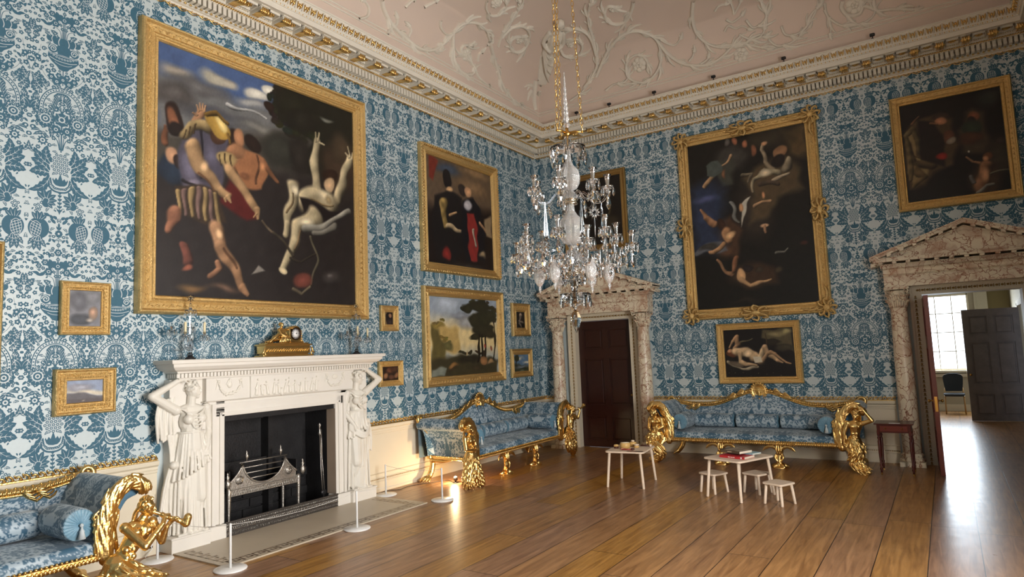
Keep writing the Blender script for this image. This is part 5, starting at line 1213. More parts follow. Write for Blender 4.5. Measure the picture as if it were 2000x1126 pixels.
["L",[[0.535,1.117],[0.352,0.997],[0.263,0.972]],0.041,0.021,[196,150,108]],
["E",[0.665,1.259],0.075,0.07,[216,176,130],0.034],
["E",[1.221,1.349],0.07,0.031,[206,166,130],0.013],
["L",[[1.22,1.339],[1.245,1.233]],0.023,0.017,[190,146,112]],
["L",[[0.377,0.853],[0.537,0.659],[0.634,0.58]],0.021,0.042,[180,136,100]],
["L",[[0.738,0.847],[0.655,0.63]],0.047,0.04,[150,104,74]],
["E",[0.783,0.547],0.075,0.116,[212,168,122],0.02],
["L",[[0.795,0.477],[0.937,0.378],[1.15,0.393],[1.251,0.451]],0.044,0.02,[214,172,126]],
["E",[0.909,0.673],0.079,0.07,[40,34,34],0.02],
["E",[1.085,0.603],0.064,0.048,[62,52,42],0.026],
["L",[[1.377,0.859],[1.503,0.861],[1.571,0.936]],0.023,0.013,[140,136,124]],
["E",[1.404,0.587],0.062,0.054,[70,58,44],0.033],
["E",[1.82,0.972],0.054,0.046,[70,40,34],0.025],
["E",[0.834,0.096],0.297,0.041,[40,34,28],0.034]],"L":[["P",[[-0.025,0.873],[1.196,0.806],[1.131,-0.041],[-0.089,-0.027]],[24,20,20],0.013],
["P",[[0.648,0.8],[1.128,0.786],[1.11,0.407],[0.839,0.56],[0.637,0.642]],[84,76,54],0.034],
["E",[0.85,0.704],0.115,0.053,[130,118,84],0.028],
["E",[1.033,0.719],0.088,0.038,[150,138,96],0.028],
["E",[0.794,0.574],0.138,0.043,[40,34,26],0.019],
["E",[0.992,0.482],0.138,0.06,[60,54,42],0.028],
["L",[[0.706,0.724],[0.69,0.518]],0.007,0.007,[90,70,48]],
["L",[[0.224,0.561],[0.373,0.605],[0.472,0.649]],0.02,0.01,[110,100,74]],
["L",[[0.055,0.244],[0.125,0.193],[0.292,0.152],[0.531,0.159]],0.029,0.02,[186,172,144]],
["E",[0.201,0.24],0.15,0.058,[96,84,70],0.02],
["L",[[0.099,0.517],[0.143,0.614],[0.22,0.673]],0.022,0.037,[206,166,124]],
["L",[[0.219,0.661],[0.261,0.56],[0.196,0.5]],0.038,0.025,[198,156,116]],
["E",[0.128,0.416],0.085,0.07,[96,56,34],0.015],
["E",[0.107,0.454],0.043,0.035,[196,146,108],0.012],
["L",[[0.215,0.425],[0.359,0.408],[0.498,0.355]],0.077,0.062,[220,188,146]],
["L",[[0.249,0.399],[0.253,0.288],[0.369,0.224],[0.509,0.184]],0.042,0.02,[216,182,140]],
["E",[0.382,0.395],0.064,0.048,[232,204,164],0.028],
["L",[[0.496,0.33],[0.586,0.279]],0.089,0.075,[218,184,142]],
["L",[[0.599,0.291],[0.644,0.423],[0.671,0.482]],0.07,0.047,[222,192,150]],
["L",[[0.671,0.482],[0.754,0.347],[0.85,0.248]],0.048,0.029,[214,178,136]],
["L",[[0.85,0.248],[0.927,0.21]],0.028,0.016,[206,168,128]],
["L",[[0.608,0.254],[0.733,0.372],[0.826,0.381]],0.033,0.028,[196,156,116]],
["L",[[0.782,0.406],[0.888,0.307],[0.996,0.232]],0.032,0.021,[200,160,120]],
["L",[[0.996,0.232],[1.062,0.219]],0.023,0.014,[200,160,120]],
["P",[[0.45,0.351],[0.615,0.346],[0.631,0.254],[0.488,0.228]],[196,186,164],0.014],
["E",[0.043,0.083],0.008,0.007,[90,84,70],0.005],
["E",[0.168,0.049],0.007,0.007,[90,84,70],0.005],
["E",[0.296,0.074],0.007,0.007,[90,84,70],0.005],
["E",[0.418,0.04],0.007,0.007,[90,84,70],0.005],
["E",[0.542,0.065],0.007,0.007,[90,84,70],0.005],
["E",[0.661,0.031],0.007,0.007,[90,84,70],0.005],
["E",[0.783,0.056],0.007,0.007,[90,84,70],0.005],
["E",[0.899,0.023],0.007,0.007,[90,84,70],0.005]],"M":[["P",[[-0.021,1.663],[1.375,1.607],[1.304,-0.072],[-0.089,-0.061]],[24,20,18],0.011],
["E",[1.119,1.372],0.144,0.126,[44,46,42],0.093],
["P",[[0.057,1.092],[0.174,1.247],[0.327,1.279],[0.494,1.295],[0.647,1.181],[0.63,0.985],[0.7,0.772],[0.604,0.484],[0.362,0.398],[0.236,0.221],[0.03,0.213],[0.013,0.736]],[74,58,42],0.062],
["P",[[0.698,0.948],[0.814,1.054],[0.812,1.23],[0.905,1.295],[1.018,1.202],[1.04,0.871],[1.1,0.601],[0.741,0.632]],[66,54,42],0.072],
["E",[1.142,0.507],0.153,0.252,[54,46,36],0.076],
["E",[0.979,0.197],0.187,0.252,[60,44,32],0.076],
["P",[[0.036,1.05],[0.148,1.162],[0.207,0.967],[0.166,0.705],[0.337,0.536],[0.286,0.368],[0.126,0.241],[0.013,0.464]],[128,108,72],0.033],
["L",[[0.055,0.955],[0.129,0.712],[0.339,0.558]],0.008,0.008,[60,48,32]],
["L",[[0.062,0.771],[0.151,0.528],[0.333,0.493]],0.008,0.008,[60,48,32]],
["L",[[0.062,0.59],[0.139,0.395],[0.269,0.393]],0.008,0.006,[56,46,32]],
["L",[[0.152,1.207],[0.2,1.287],[0.222,1.316]],0.019,0.013,[120,84,60]],
["L",[[0.081,1.04],[0.163,1.113],[0.229,0.782],[0.348,0.668]],0.033,0.041,[104,90,62]],
["L",[[0.051,0.91],[0.117,0.579],[0.351,0.489]],0.056,0.044,[96,78,54]],
["L",[[0.11,0.491],[0.249,0.375],[0.11,0.266]],0.061,0.033,[120,98,64]],
["L",[[0.04,1.004],[0.073,0.724],[0.061,0.364]],0.036,0.028,[116,98,66]],
["P",[[0.211,1.238],[0.426,1.143],[0.55,0.892],[0.477,0.465],[0.232,0.602]],[30,24,22],0.041],
["E",[0.508,1.236],0.105,0.053,[60,44,36],0.016],
["E",[0.516,1.167],0.072,0.066,[168,116,84],0.02],
["L",[[0.388,1.13],[0.478,1.109]],0.02,0.016,[150,104,74]],
["E",[0.587,0.906],0.061,0.084,[96,60,46],0.02],
["E",[0.61,0.857],0.054,0.04,[136,122,104],0.012],
["E",[0.474,0.642],0.079,0.05,[136,40,32],0.02],
["E",[0.91,1.151],0.058,0.084,[128,78,56],0.027],
["E",[0.886,1.08],0.041,0.063,[44,34,30],0.015],
["E",[0.876,0.973],0.119,0.105,[44,52,40],0.038],
["E",[0.846,0.828],0.153,0.088,[74,48,34],0.039],
["E",[0.805,0.658],0.014,0.018,[180,176,160],0.008],
["E",[1.034,0.528],0.061,0.076,[96,60,40],0.011],
["E",[1.006,0.491],0.038,0.055,[176,124,88],0.015],
["L",[[0.914,0.424],[0.831,0.461],[0.77,0.56]],0.023,0.012,[180,128,92]],
["L",[[0.994,0.365],[0.946,0.203],[0.919,0.101]],0.087,0.095,[150,106,76]],
["E",[0.968,0.263],0.058,0.105,[176,130,94],0.038],
["L",[[0.814,0.27],[0.84,0.179]],0.019,0.019,[110,104,100]],
["L",[[0.861,0.025],[0.97,0.092],[1.071,0.095]],0.023,0.019,[130,124,112]],
["L",[[1.053,0.268],[1.155,0.281],[1.239,0.286]],0.015,0.01,[112,104,84]],
["E",[1.196,0.73],0.064,0.042,[56,44,40],0.026]]}
RECT = {"A": ["L", -8.12, -4.927, 2.43, 5.6, 0.2], "B": ["L", -3.7, -1.535, 3.233, 5.346, 0.165], "C": ["L", -3.71, -1.495, 1.385, 2.998, 0.16], "D": ["L", -4.636, -4.268, 2.271, 2.65, 0.1], "E": ["L", -4.696, -4.196, 1.464, 1.835, 0.085], "F": ["L", -1.156, -0.519, 2.19, 2.825, 0.165], "G": ["L", -1.238, -0.49, 1.408, 1.95, 0.115], "H": ["L", -8.798, -8.355, 2.213, 2.722, 0.085], "I": ["L", -8.832, -8.294, 1.465, 1.896, 0.112], "J": ["F", 0.66, 2.02, 3.8, 5.34, 0.115], "K": ["F", 3.075, 5.416, 2.32, 5.656, 0.185], "L": ["F", 3.554, 4.91, 1.2, 2.23, 0.115], "M": ["F", 6.458, 7.975, 3.77, 5.545, 0.135], "Z": ["L", -10.9, -9.255, 1.72, 3.03, 0.15]}
M_canvas = vcol_mat('varnished_oil_paint', 0.42, 0.25, 260, 0.35)
GROUND = {"A": (44, 40, 40), "B": (34, 27, 24), "C": (150, 158, 160), "D": (120, 98, 66), "E": (52, 38, 28), "F": (22, 19, 18), "G": (84, 108, 130), "H": (122, 122, 128), "I": (110, 112, 120), "J": (27, 23, 20), "K": (25, 22, 20), "L": (24, 20, 18), "M": (24, 20, 18), "Z": (40, 34, 30)}
def paint(w_, h_, cell, ops, ground, seed=0, streak=0.06):
    nx, ny = int(w_/cell)+2, int(h_/cell)+2; X, Y = np.meshgrid(np.linspace(0, w_, nx), np.linspace(0, h_, ny)); C = np.ones((ny, nx, 3))*np.array(ground, float)
    rs = np.random.RandomState(seed)
    X0, Y0 = X, Y; am = 0.0042*sqrt(max(w_, 0.2)/0.5)
    for _ in range(7):
        kx, ky, p0, p1 = rs.uniform(-1, 1)*26/sqrt(w_), rs.uniform(-1, 1)*26/sqrt(w_), rs.uniform(0, 6), rs.uniform(0, 6); X = X+am*np.sin(kx*X0+ky*Y0+p0); Y = Y+am*np.sin(ky*X0-kx*Y0+p1)
    mott = sum(np.sin(rs.uniform(-1, 1)*60*X0/sqrt(w_)+rs.uniform(-1, 1)*60*Y0/sqrt(w_)+rs.uniform(0, 6)) for _ in range(8))/8
    def blend(a, c, shade=None):
        c = np.array(c, float); cc = c if shade is None else c[None, None, :]*shade[..., None]; C[:] = C*(1-a[..., None])+cc*a[..., None]
    for o in ops:
        if o[0] == 'E':
            _, (u, v), ru, rv, c, so = o; ru = max(ru, 1e-3); rv = max(rv, 1e-3); so = max(so, cell*0.7)
            r = np.sqrt(((X-u)/ru)**2+((Y-v)/rv)**2); d = (r-1)*min(ru, rv); a = np.clip(0.5-d/so, 0, 1); blend(a, c, 0.86+0.28*np.clip(1-r, 0, 1))
        elif o[0] == 'L':
            _, pts, r0, r1, c = o; best = np.full(X.shape, 9.0); lat = np.zeros(X.shape); n = len(pts)-1; tot = max(1, n); rr = np.full(X.shape, r0)
            for i in range(n):
                (x0, y0), (x1, y1) = pts[i], pts[i+1]; dx, dy = x1-x0, y1-y0; L2 = dx*dx+dy*dy+1e-9; t = np.clip(((X-x0)*dx+(Y-y0)*dy)/L2, 0, 1)
                px, py = X-(x0+t*dx), Y-(y0+t*dy); R_ = np.maximum(r0+(r1-r0)*(i+t)/tot, cell*0.55); d = np.sqrt(px*px+py*py)/R_; k = d < best; best = np.where(k, d, best); lat = np.where(k, (-px*0.6+py*0.8)/R_, lat); rr = np.where(k, R_, rr)
            so = np.maximum(rr*0.40, cell*0.9); a = np.clip(0.5-(best-1)*rr/so, 0, 1); blend(a, c, np.clip(0.78+0.42*lat-0.18*best**2+0.16*mott, 0.28, 1.12))
        else:
            _, pts, c, so = o; ins = np.zeros(X.shape, bool); D = np.full(X.shape, 9.0); n = len(pts)
            for k in range(n):
                (xa, ya), (xb, yb) = pts[k], pts[(k+1) % n]; dx, dy = xb-xa, yb-ya; t = np.clip(((X-xa)*dx+(Y-ya)*dy)/(dx*dx+dy*dy+1e-9), 0, 1)
                D = np.minimum(D, np.hypot(X-(xa+t*dx), Y-(ya+t*dy)))
                if ya != yb: ins ^= ((Y < ya) != (Y < yb)) & (X < (xb-xa)*(Y-ya)/(yb-ya)+xa)
            so = max(so, cell*0.8); a = np.clip(0.5+np.where(ins, D, -D)/so, 0, 1); blend(a, c)
    nz = rs.rand(ny, nx); nz = (nz+np.roll(nz, 1, 0)+np.roll(nz, 1, 1)+np.roll(nz, -1, 0))/4; C *= (1+streak*(nz-0.5)*2)[..., None]; C *= (1+0.10*mott)[..., None]
    return X0, Y0, np.clip(C, 0, 255)
def col_attr(me, rgb):
    at = me.color_attributes.new('Col', 'BYTE_COLOR', 'POINT'); a = np.ones((len(me.vertices), 4), np.float32)
    c = np.asarray(rgb, np.float64).reshape(-1, 3)/255.0; a[:, :3] = np.where(c <= 0.04045, c/12.92, ((c+0.055)/1.055)**2.4); at.data.foreach_set('color', a.ravel())
def frame_mesh(mb, w_, h_, fw, dep, style, seed=1):
    rn = random.Random(seed)
    P = [(0, 0), (0, .72), (.05, .90), (.11, 1.0), (.18, .96), (.23, .80), (.26, .70), (.31, .66), (.60, .50), (.65, .58), (.72, .66), (.79, .58), (.83, .44), (.90, .42), (.95, .48), (1.0, .34), (1.0, .12)]
    prof = [(a*fw, b*dep) for a, b in P]
    cs = [((0, 0), (1, 1)), ((w_, 0), (-1, 1)), ((w_, h_), (-1, -1)), ((0, h_), (1, -1))]
    fr = [((x, 0, z), (ax, 0, az), (0, -1, 0)) for ((x, z), (ax, az)) in cs]
    mb.sweep(prof, fr, closed=True, flip=True)
    def along(inset, step, fn):
        for (x0, z0, x1, z1, nx, nz) in ((inset, inset, w_-inset, inset, 0, 1), (w_-inset, inset, w_-inset, h_-inset, -1, 0), (w_-inset, h_-inset, inset, h_-inset, 0, -1), (inset, h_-inset, inset, inset, 1, 0)):
            L = math.hypot(x1-x0, z1-z0); n = max(2, int(round(L/step))); dx, dz = (x1-x0)/L, (z1-z0)/L
            for i in range(n): t = (i+0.5)*L/n; fn(x0+dx*t, z0+dz*t, dx, dz, nx, nz, i, n)
    if style != 'small': along(fw*0.72, 0.030 if fw > 0.12 else 0.022, lambda x, z, dx, dz, nx, nz, i, n: mb.ball((x, -dep*0.64, z), (0.007+abs(dx)*0.003, 0.006, 0.007+abs(dz)*0.003), 6, 4))
    if style == 'gadroon': along(fw*0.17, 0.050, lambda x, z, dx, dz, nx, nz, i, n: mb.tube([(x-nx*fw*.16, -dep*0.86, z-nz*fw*.16), (x, -dep*1.10, z), (x+nx*fw*.13, -dep*0.82, z+nz*fw*.13)], [0.012, 0.020, 0.010], 6))
    if style in ('leafy', 'small'): along(fw*0.46, 0.075 if fw > .12 else 0.035, lambda x, z, dx, dz, nx, nz, i, n: (mb.tube([(x-dx*fw*.16-nx*fw*.10, -dep*.58, z-dz*fw*.16-nz*fw*.10), (x, -dep*.64, z), (x+dx*fw*.16-nx*fw*.06, -dep*.58, z+dz*fw*.16-nz*fw*.06)], [fw*.03, fw*.06, fw*.025], 5), mb.ball((x+nx*fw*.08, -dep*.57, z+nz*fw*.08), fw*.05, 5, 4)))
    if style in ('rococo', 'carved'):
        k = 1.0
        along(fw*0.42, fw*0.16, lambda x, z, dx, dz, nx, nz, i, n: [mb.ball((x+nx*fw*q+rn.uniform(-1, 1)*fw*.05, -dep*(0.60+rn.random()*0.12), z+nz*fw*q+rn.uniform(-1, 1)*fw*.05), (fw*rn.uniform(.05, .09), dep*.14, fw*rn.uniform(.05, .09)), 6, 4) for q in ((-.34, -.18, 0, .14) if style == 'rococo' else (-.30, 0.05))])
    if style == 'ornate':
        along(fw*0.17, 0.034, lambda x, z, dx, dz, nx, nz, i, n: mb.ball((x, -dep*0.98, z), (0.011, 0.012, 0.011), 6, 4))
        along(fw*0.46, 0.12, lambda x, z, dx, dz, nx, nz, i, n: mb.tube(smooth_path([(x-dx*.05-nx*.02, -dep*.60, z-dz*.05-nz*.02), (x-dx*.01+nx*.01, -dep*.70, z-dz*.01+nz*.01), (x+dx*.03-nx*.015, -dep*.64, z+dz*.03-nz*.015), (x+dx*.05+nx*.015, -dep*.6, z+dz*.05+nz*.015)], 2), [0.006, 0.010, 0.012, 0.012, 0.010, 0.008, 0.006], 5))
        def cart(cx, cz, sx, sz, R_):
            for a0 in np.linspace(0, 2*pi, 9)[:-1]:
                P_ = [Vector((cx+cos(a0)*R_*.2*sx, -dep*1.0, cz+sin(a0)*R_*.2*sz)), Vector((cx+cos(a0+.35)*R_*.62*sx, -dep*1.25, cz+sin(a0+.35)*R_*.62*sz)), Vector((cx+cos(a0+.1)*R_*sx, -dep*1.02, cz+sin(a0+.1)*R_*sz)), Vector((cx+cos(a0-.25)*R_*.82*sx, -dep*1.12, cz+sin(a0-.25)*R_*.82*sz))]
                mb.tube(smooth_path(P_, 2), [R_*.06, R_*.09, R_*.13, R_*.14, R_*.13, R_*.10, R_*.07], 6)
            mb.ball((cx, -dep*1.15, cz), (R_*.34*sx, dep*.25, R_*.34*sz), 10, 6)
            for _ in range(14): a = rn.uniform(0, 2*pi); q = rn.uniform(.35, .9); mb.ball((cx+cos(a)*q*R_*sx, -dep*1.12, cz+sin(a)*q*R_*sz), R_*rn.uniform(.05, .10), 5, 4)
        for (cx, cz) in ((fw*.42, fw*.42), (w_-fw*.42, fw*.42), (w_-fw*.42, h_-fw*.42), (fw*.42, h_-fw*.42)):
            cart(cx, cz, 1, 1, 0.155)
            for (dx, dz) in ((1 if cx < w_/2 else -1, 0), (0, 1 if cz < h_/2 else -1)):
                mb.tube(smooth_path([(cx+dx*.12, -dep*1.05, cz+dz*.12), (cx+dx*.24+dz*.03, -dep*1.08, cz+dz*.24+dx*.03), (cx+dx*.38-dz*.02, -dep*.95, cz+dz*.38-dx*.02)], 3), [0.028, 0.026, 0.024, 0.02, 0.016, 0.012, 0.008], 6)
        cart(fw*.30, h_*.50, .8, 1.25, 0.17); cart(w_-fw*.30, h_*.50, .8, 1.25, 0.17); cart(w_*.5, h_-fw*.35, 1.5, .75, 0.17); cart(w_*.5, fw*.35, 1.5, .75, 0.17)
PIC = {"A": ('leafy', 0.11, 'huge oil painting over the fireplace, helmeted soldier pointing at a chained pale figure', 0.0115), "B": ('gadroon', 0.09, 'square oil painting of two dark-cloaked men, hanging above the river landscape', 0.009),
       "C": ('leafy', 0.09, 'sunlit river landscape with tall trees and cattle, hanging above the sofa beside the fireplace', 0.008), "D": ('small', 0.05, 'tiny gilt-framed oval portrait of a dark figure, right of the mantelpiece', 0.004),
       "E": ('small', 0.05, 'tiny dark painting of a crowd in a room, under the oval portrait', 0.004), "F": ('rococo', 0.06, 'tiny dark upright painting in a wide bright carved frame, nearest the room corner', 0.005),
       "G": ('small', 0.05, 'small landscape with blue sky and one tree, under the wide carved frame by the corner', 0.005), "H": ('leafy', 0.05, 'small grey painting with a faint face, upper one left of the fireplace', 0.0035),
       "I": ('carved', 0.06, 'small dusky hill landscape in a thick carved frame, lower one left of the fireplace', 0.004), "J": ('small', 0.06, 'dark painting in a thin dull frame, over the closed door behind the chandelier', 0.010),
       "K": ('ornate', 0.08, 'tall dark painting of tumbling figures and blue sky in a heavy scrolled frame', 0.0105), "L": ('leafy', 0.07, 'wide painting of a pale reclining figure, hanging low above the far sofa', 0.007),
       "M": ('leafy', 0.08, 'dark painting of a veiled woman and a small child, above the open doorway', 0.010), "Z": ('leafy', 0.09, 'gilt picture frame cut off by the left edge of the photo', 0.02)}
for k, (style, dep, lab, cell) in PIC.items():
    wl, a0, a1, z0, z1, fw = RECT[k]; w_, h_ = a1-a0, z1-z0
    if wl == 'L': t = thing('framed_painting', lab, 'painting', (0.006, a0, z0), pi/2)
    else: t = thing('framed_painting', lab, 'painting', (a0, -0.006, z0), 0)
    m = MB(); frame_mesh(m, w_, h_, fw, dep, style, ord(k)); m.build('frame', M_goldd if k == 'J' else M_goldf, t)
    m = MB(); m.box((0.01, 0.0, 0.01), (w_-0.01, -0.005, h_-0.01)); m.build('backing_board', M_iron, t)
    cw_, ch = w_-2*fw, h_-2*fw; X, Y, Cc = paint(cw_+0.008, ch+0.008, cell, PAINT.get(k, []), GROUND[k], ord(k)); ny, nx = X.shape
    me = bpy.data.meshes.new('canvas'); idx = np.arange(nx*ny).reshape(ny, nx)
    F_ = np.stack([idx[:-1, :-1], idx[:-1, 1:], idx[1:, 1:], idx[1:, :-1]], -1).reshape(-1, 4)
    V_ = np.stack([X+fw-0.004, np.full(X.shape, -dep*0.22), Y+fw-0.004], -1).reshape(-1, 3)
    me.from_pydata(V_.tolist(), [], F_.tolist()); me.materials.append(M_canvas); col_attr(me, Cc); o = bpy.data.objects.new('canvas', me); COL.objects.link(o); o.parent = t
# ------------------------------------------------------------------ chimneypiece (local x along the wall, -y into the room)
FP = thing('fireplace', 'white marble fireplace with two carved standing women holding up the shelf', 'fireplace', (0.0, -6.405, 0), pi/2)
m = MB(); OW, OH = 0.79, 1.31
for s in (-1, 1):
    m.bbox((s*OW, -0.15, 0.16), (s*(OW+0.20), 0.0, OH+0.19), 0.004)                 # inner slips
    m.box((s*(OW+0.04), -0.165, 0.16), (s*(OW+0.065), -0.14, OH+0.04)); m.box((s*(OW+0.12), -0.172, 0.16), (s*(OW+0.16), -0.14, OH+0.10))
    m.bbox((s*(OW+0.20), -0.11, 0.16), (s*1.39, 0.0, 1.74), 0.004); m.bbox((s*(OW+0.215), -0.14, 0.16), (s*(OW+0.26), -0.09, 1.30), 0.004)
    m.bbox((s*(OW-0.005), -0.185, 0.0), (s*1.00, 0.0, 0.155), 0.006); m.bbox((s*1.00, -0.235, 0.0), (s*1.42, 0.0, 0.150), 0.006); m.bbox((s*0.995, -0.245, 0.135), (s*1.43, 0.0, 0.158), 0.006)
m.bbox((-OW-0.20, -0.15, OH), (OW+0.20, 0.0, OH+0.19), 0.004); m.box((-OW-0.16, -0.172, OH+0.10), (OW+0.16, -0.14, OH+0.14)); m.box((-OW-0.065, -0.165, OH+0.02), (OW+0.065, -0.14, OH+0.045))
m.sweep([(0.15, 1.475), (0.175, 1.478), (0.19, 1.49), (0.0, 1.49), (0.0, 1.475)], [((-1.05, 0, 0), (0, -1, 0), (0, 0, 1)), ((1.05, 0, 0), (0, -1, 0), (0, 0, 1))])
m.build('surround', M_white, FP); 
m = MB(); m.bbox((-1.03, -0.185, 1.49), (1.03, 0.0, 1.735), 0.004); m.bbox((-0.50, -0.205, 1.492), (0.50, -0.1, 1.735), 0.004); m.build('frieze', M_white, FP)
m = MB()
sh = [(0.0, 1.735), (0.20, 1.737), (0.205, 1.752), (0.215, 1.755), (0.215, 1.80), (0.245, 1.806), (0.25, 1.822), (0.30, 1.84), (0.335, 1.87), (0.34, 1.90), (0.365, 1.905), (0.37, 1.94), (0.36, 1.945), (0.0, 1.945)]
fr = [((-1.14, 0, 0), (-1, 0, 0), (0, 0, 1)), ((-1.14, 0, 0), (-1, -1, 0), (0, 0, 1)), ((1.14, 0, 0), (1, -1, 0), (0, 0, 1)), ((1.14, 0, 0), (1, 0, 0), (0, 0, 1))]
m.sweep(sh, fr, caps=False); m.box((-1.2, -0.2, 1.736), (1.2, 0, 1.944)); fixn(m.build('shelf', M_white, FP))
m = MB()
for i in range(66): x = -1.33+i*2.66/65; m.box((x-0.011, -0.238, 1.758), (x+0.011, -0.20, 1.800)) if abs(x) < 1.36 else None
for s in (-1, 1):
    for k in range(5): m.box((s*1.355, -0.04-k*0.04, 1.758), (s*1.378, -0.062-k*0.04, 1.800))
m.build('dentils', M_white, FP)
# carved reliefs on the frieze
c = Clay(); rn = random.Random(2)
for i, x in enumerate(np.linspace(-0.43, 0.43, 12)):
    y = -0.207; hh = rn.uniform(0.13, 0.175); z0 = 1.505; ln = rn.uniform(-0.02, 0.02)
    if i in (1, 8): hh = 0.10
    c.cap((x, y, z0+0.02), (x+ln*0.5, y, z0+hh*0.55), 0.022, 0.016, 8); c.cap((x+ln*0.5, y, z0+hh*0.5), (x+ln, y-0.002, z0+hh*0.82), 0.017, 0.014, 8); c.ball((x+ln*1.2, y-0.004, z0+hh+0.012), 0.013)
    c.cap((x+ln, y-0.006, z0+hh*0.78), (x+ln+rn.choice((-1, 1))*0.035, y-0.008, z0+hh*rn.uniform(0.45, 0.9)), 0.007, 0.006, 6); c.cap((x-0.012, y-0.004, z0+0.01), (x-0.004, y-0.006, z0+hh*0.5), 0.007, 0.005, 6); c.cap((x+0.012, y-0.004, z0+0.01), (x+0.004, y-0.006, z0+hh*0.5), 0.007, 0.005, 6)
c.cap((-0.08, -0.208, 1.505), (-0.08, -0.208, 1.56), 0.022); c.cap((0.2, -0.208, 1.51), (0.2, -0.208, 1.55), 0.02); c.cap((-0.46, -0.205, 1.508), (0.46, -0.205, 1.508), 0.007); c.mb.box((-0.48, -0.205, 1.50), (0.48, -0.19, 1.506))
c.done('procession_relief', M_statue, FP, 0.0042, 1)
for s in (-1, 1):
    c = Clay(); cx = s*0.755
    for i in range(15):
        t = i/14; a = pi+pi*t; x = cx+0.13*cos(a); z = 1.665+0.115*sin(a)*1.0; r = 0.013+0.010*sin(pi*t)
        for q in range(3): c.ball((x+rn.uniform(-1, 1)*r*.6, -0.188-rn.random()*0.008, z+rn.uniform(-1, 1)*r*.6), r*0.62)
    for q in (-1, 1): c.ball((cx+q*0.135, -0.19, 1.69), 0.018); c.cap((cx+q*0.15, -0.188, 1.68), (cx+q*0.165, -0.188, 1.61), 0.007, 0.004); c.cap((cx+q*0.12, -0.188, 1.70), (cx+q*0.16, -0.188, 1.715), 0.008, 0.005)
    if s < 0: c.ball((cx, -0.188, 1.655), (0.032, 0.018, 0.038)); c.cap((cx, -0.19, 1.66), (cx, -0.19, 1.71), 0.012, 0.014); c.cap((cx-0.02, -0.19, 1.70), (cx-0.04, -0.19, 1.655), 0.005)
    else: c.ball((cx, -0.188, 1.665), (0.05, 0.014, 0.032))
    c.done('garland_relief', M_statue, FP, 0.0042, 1)
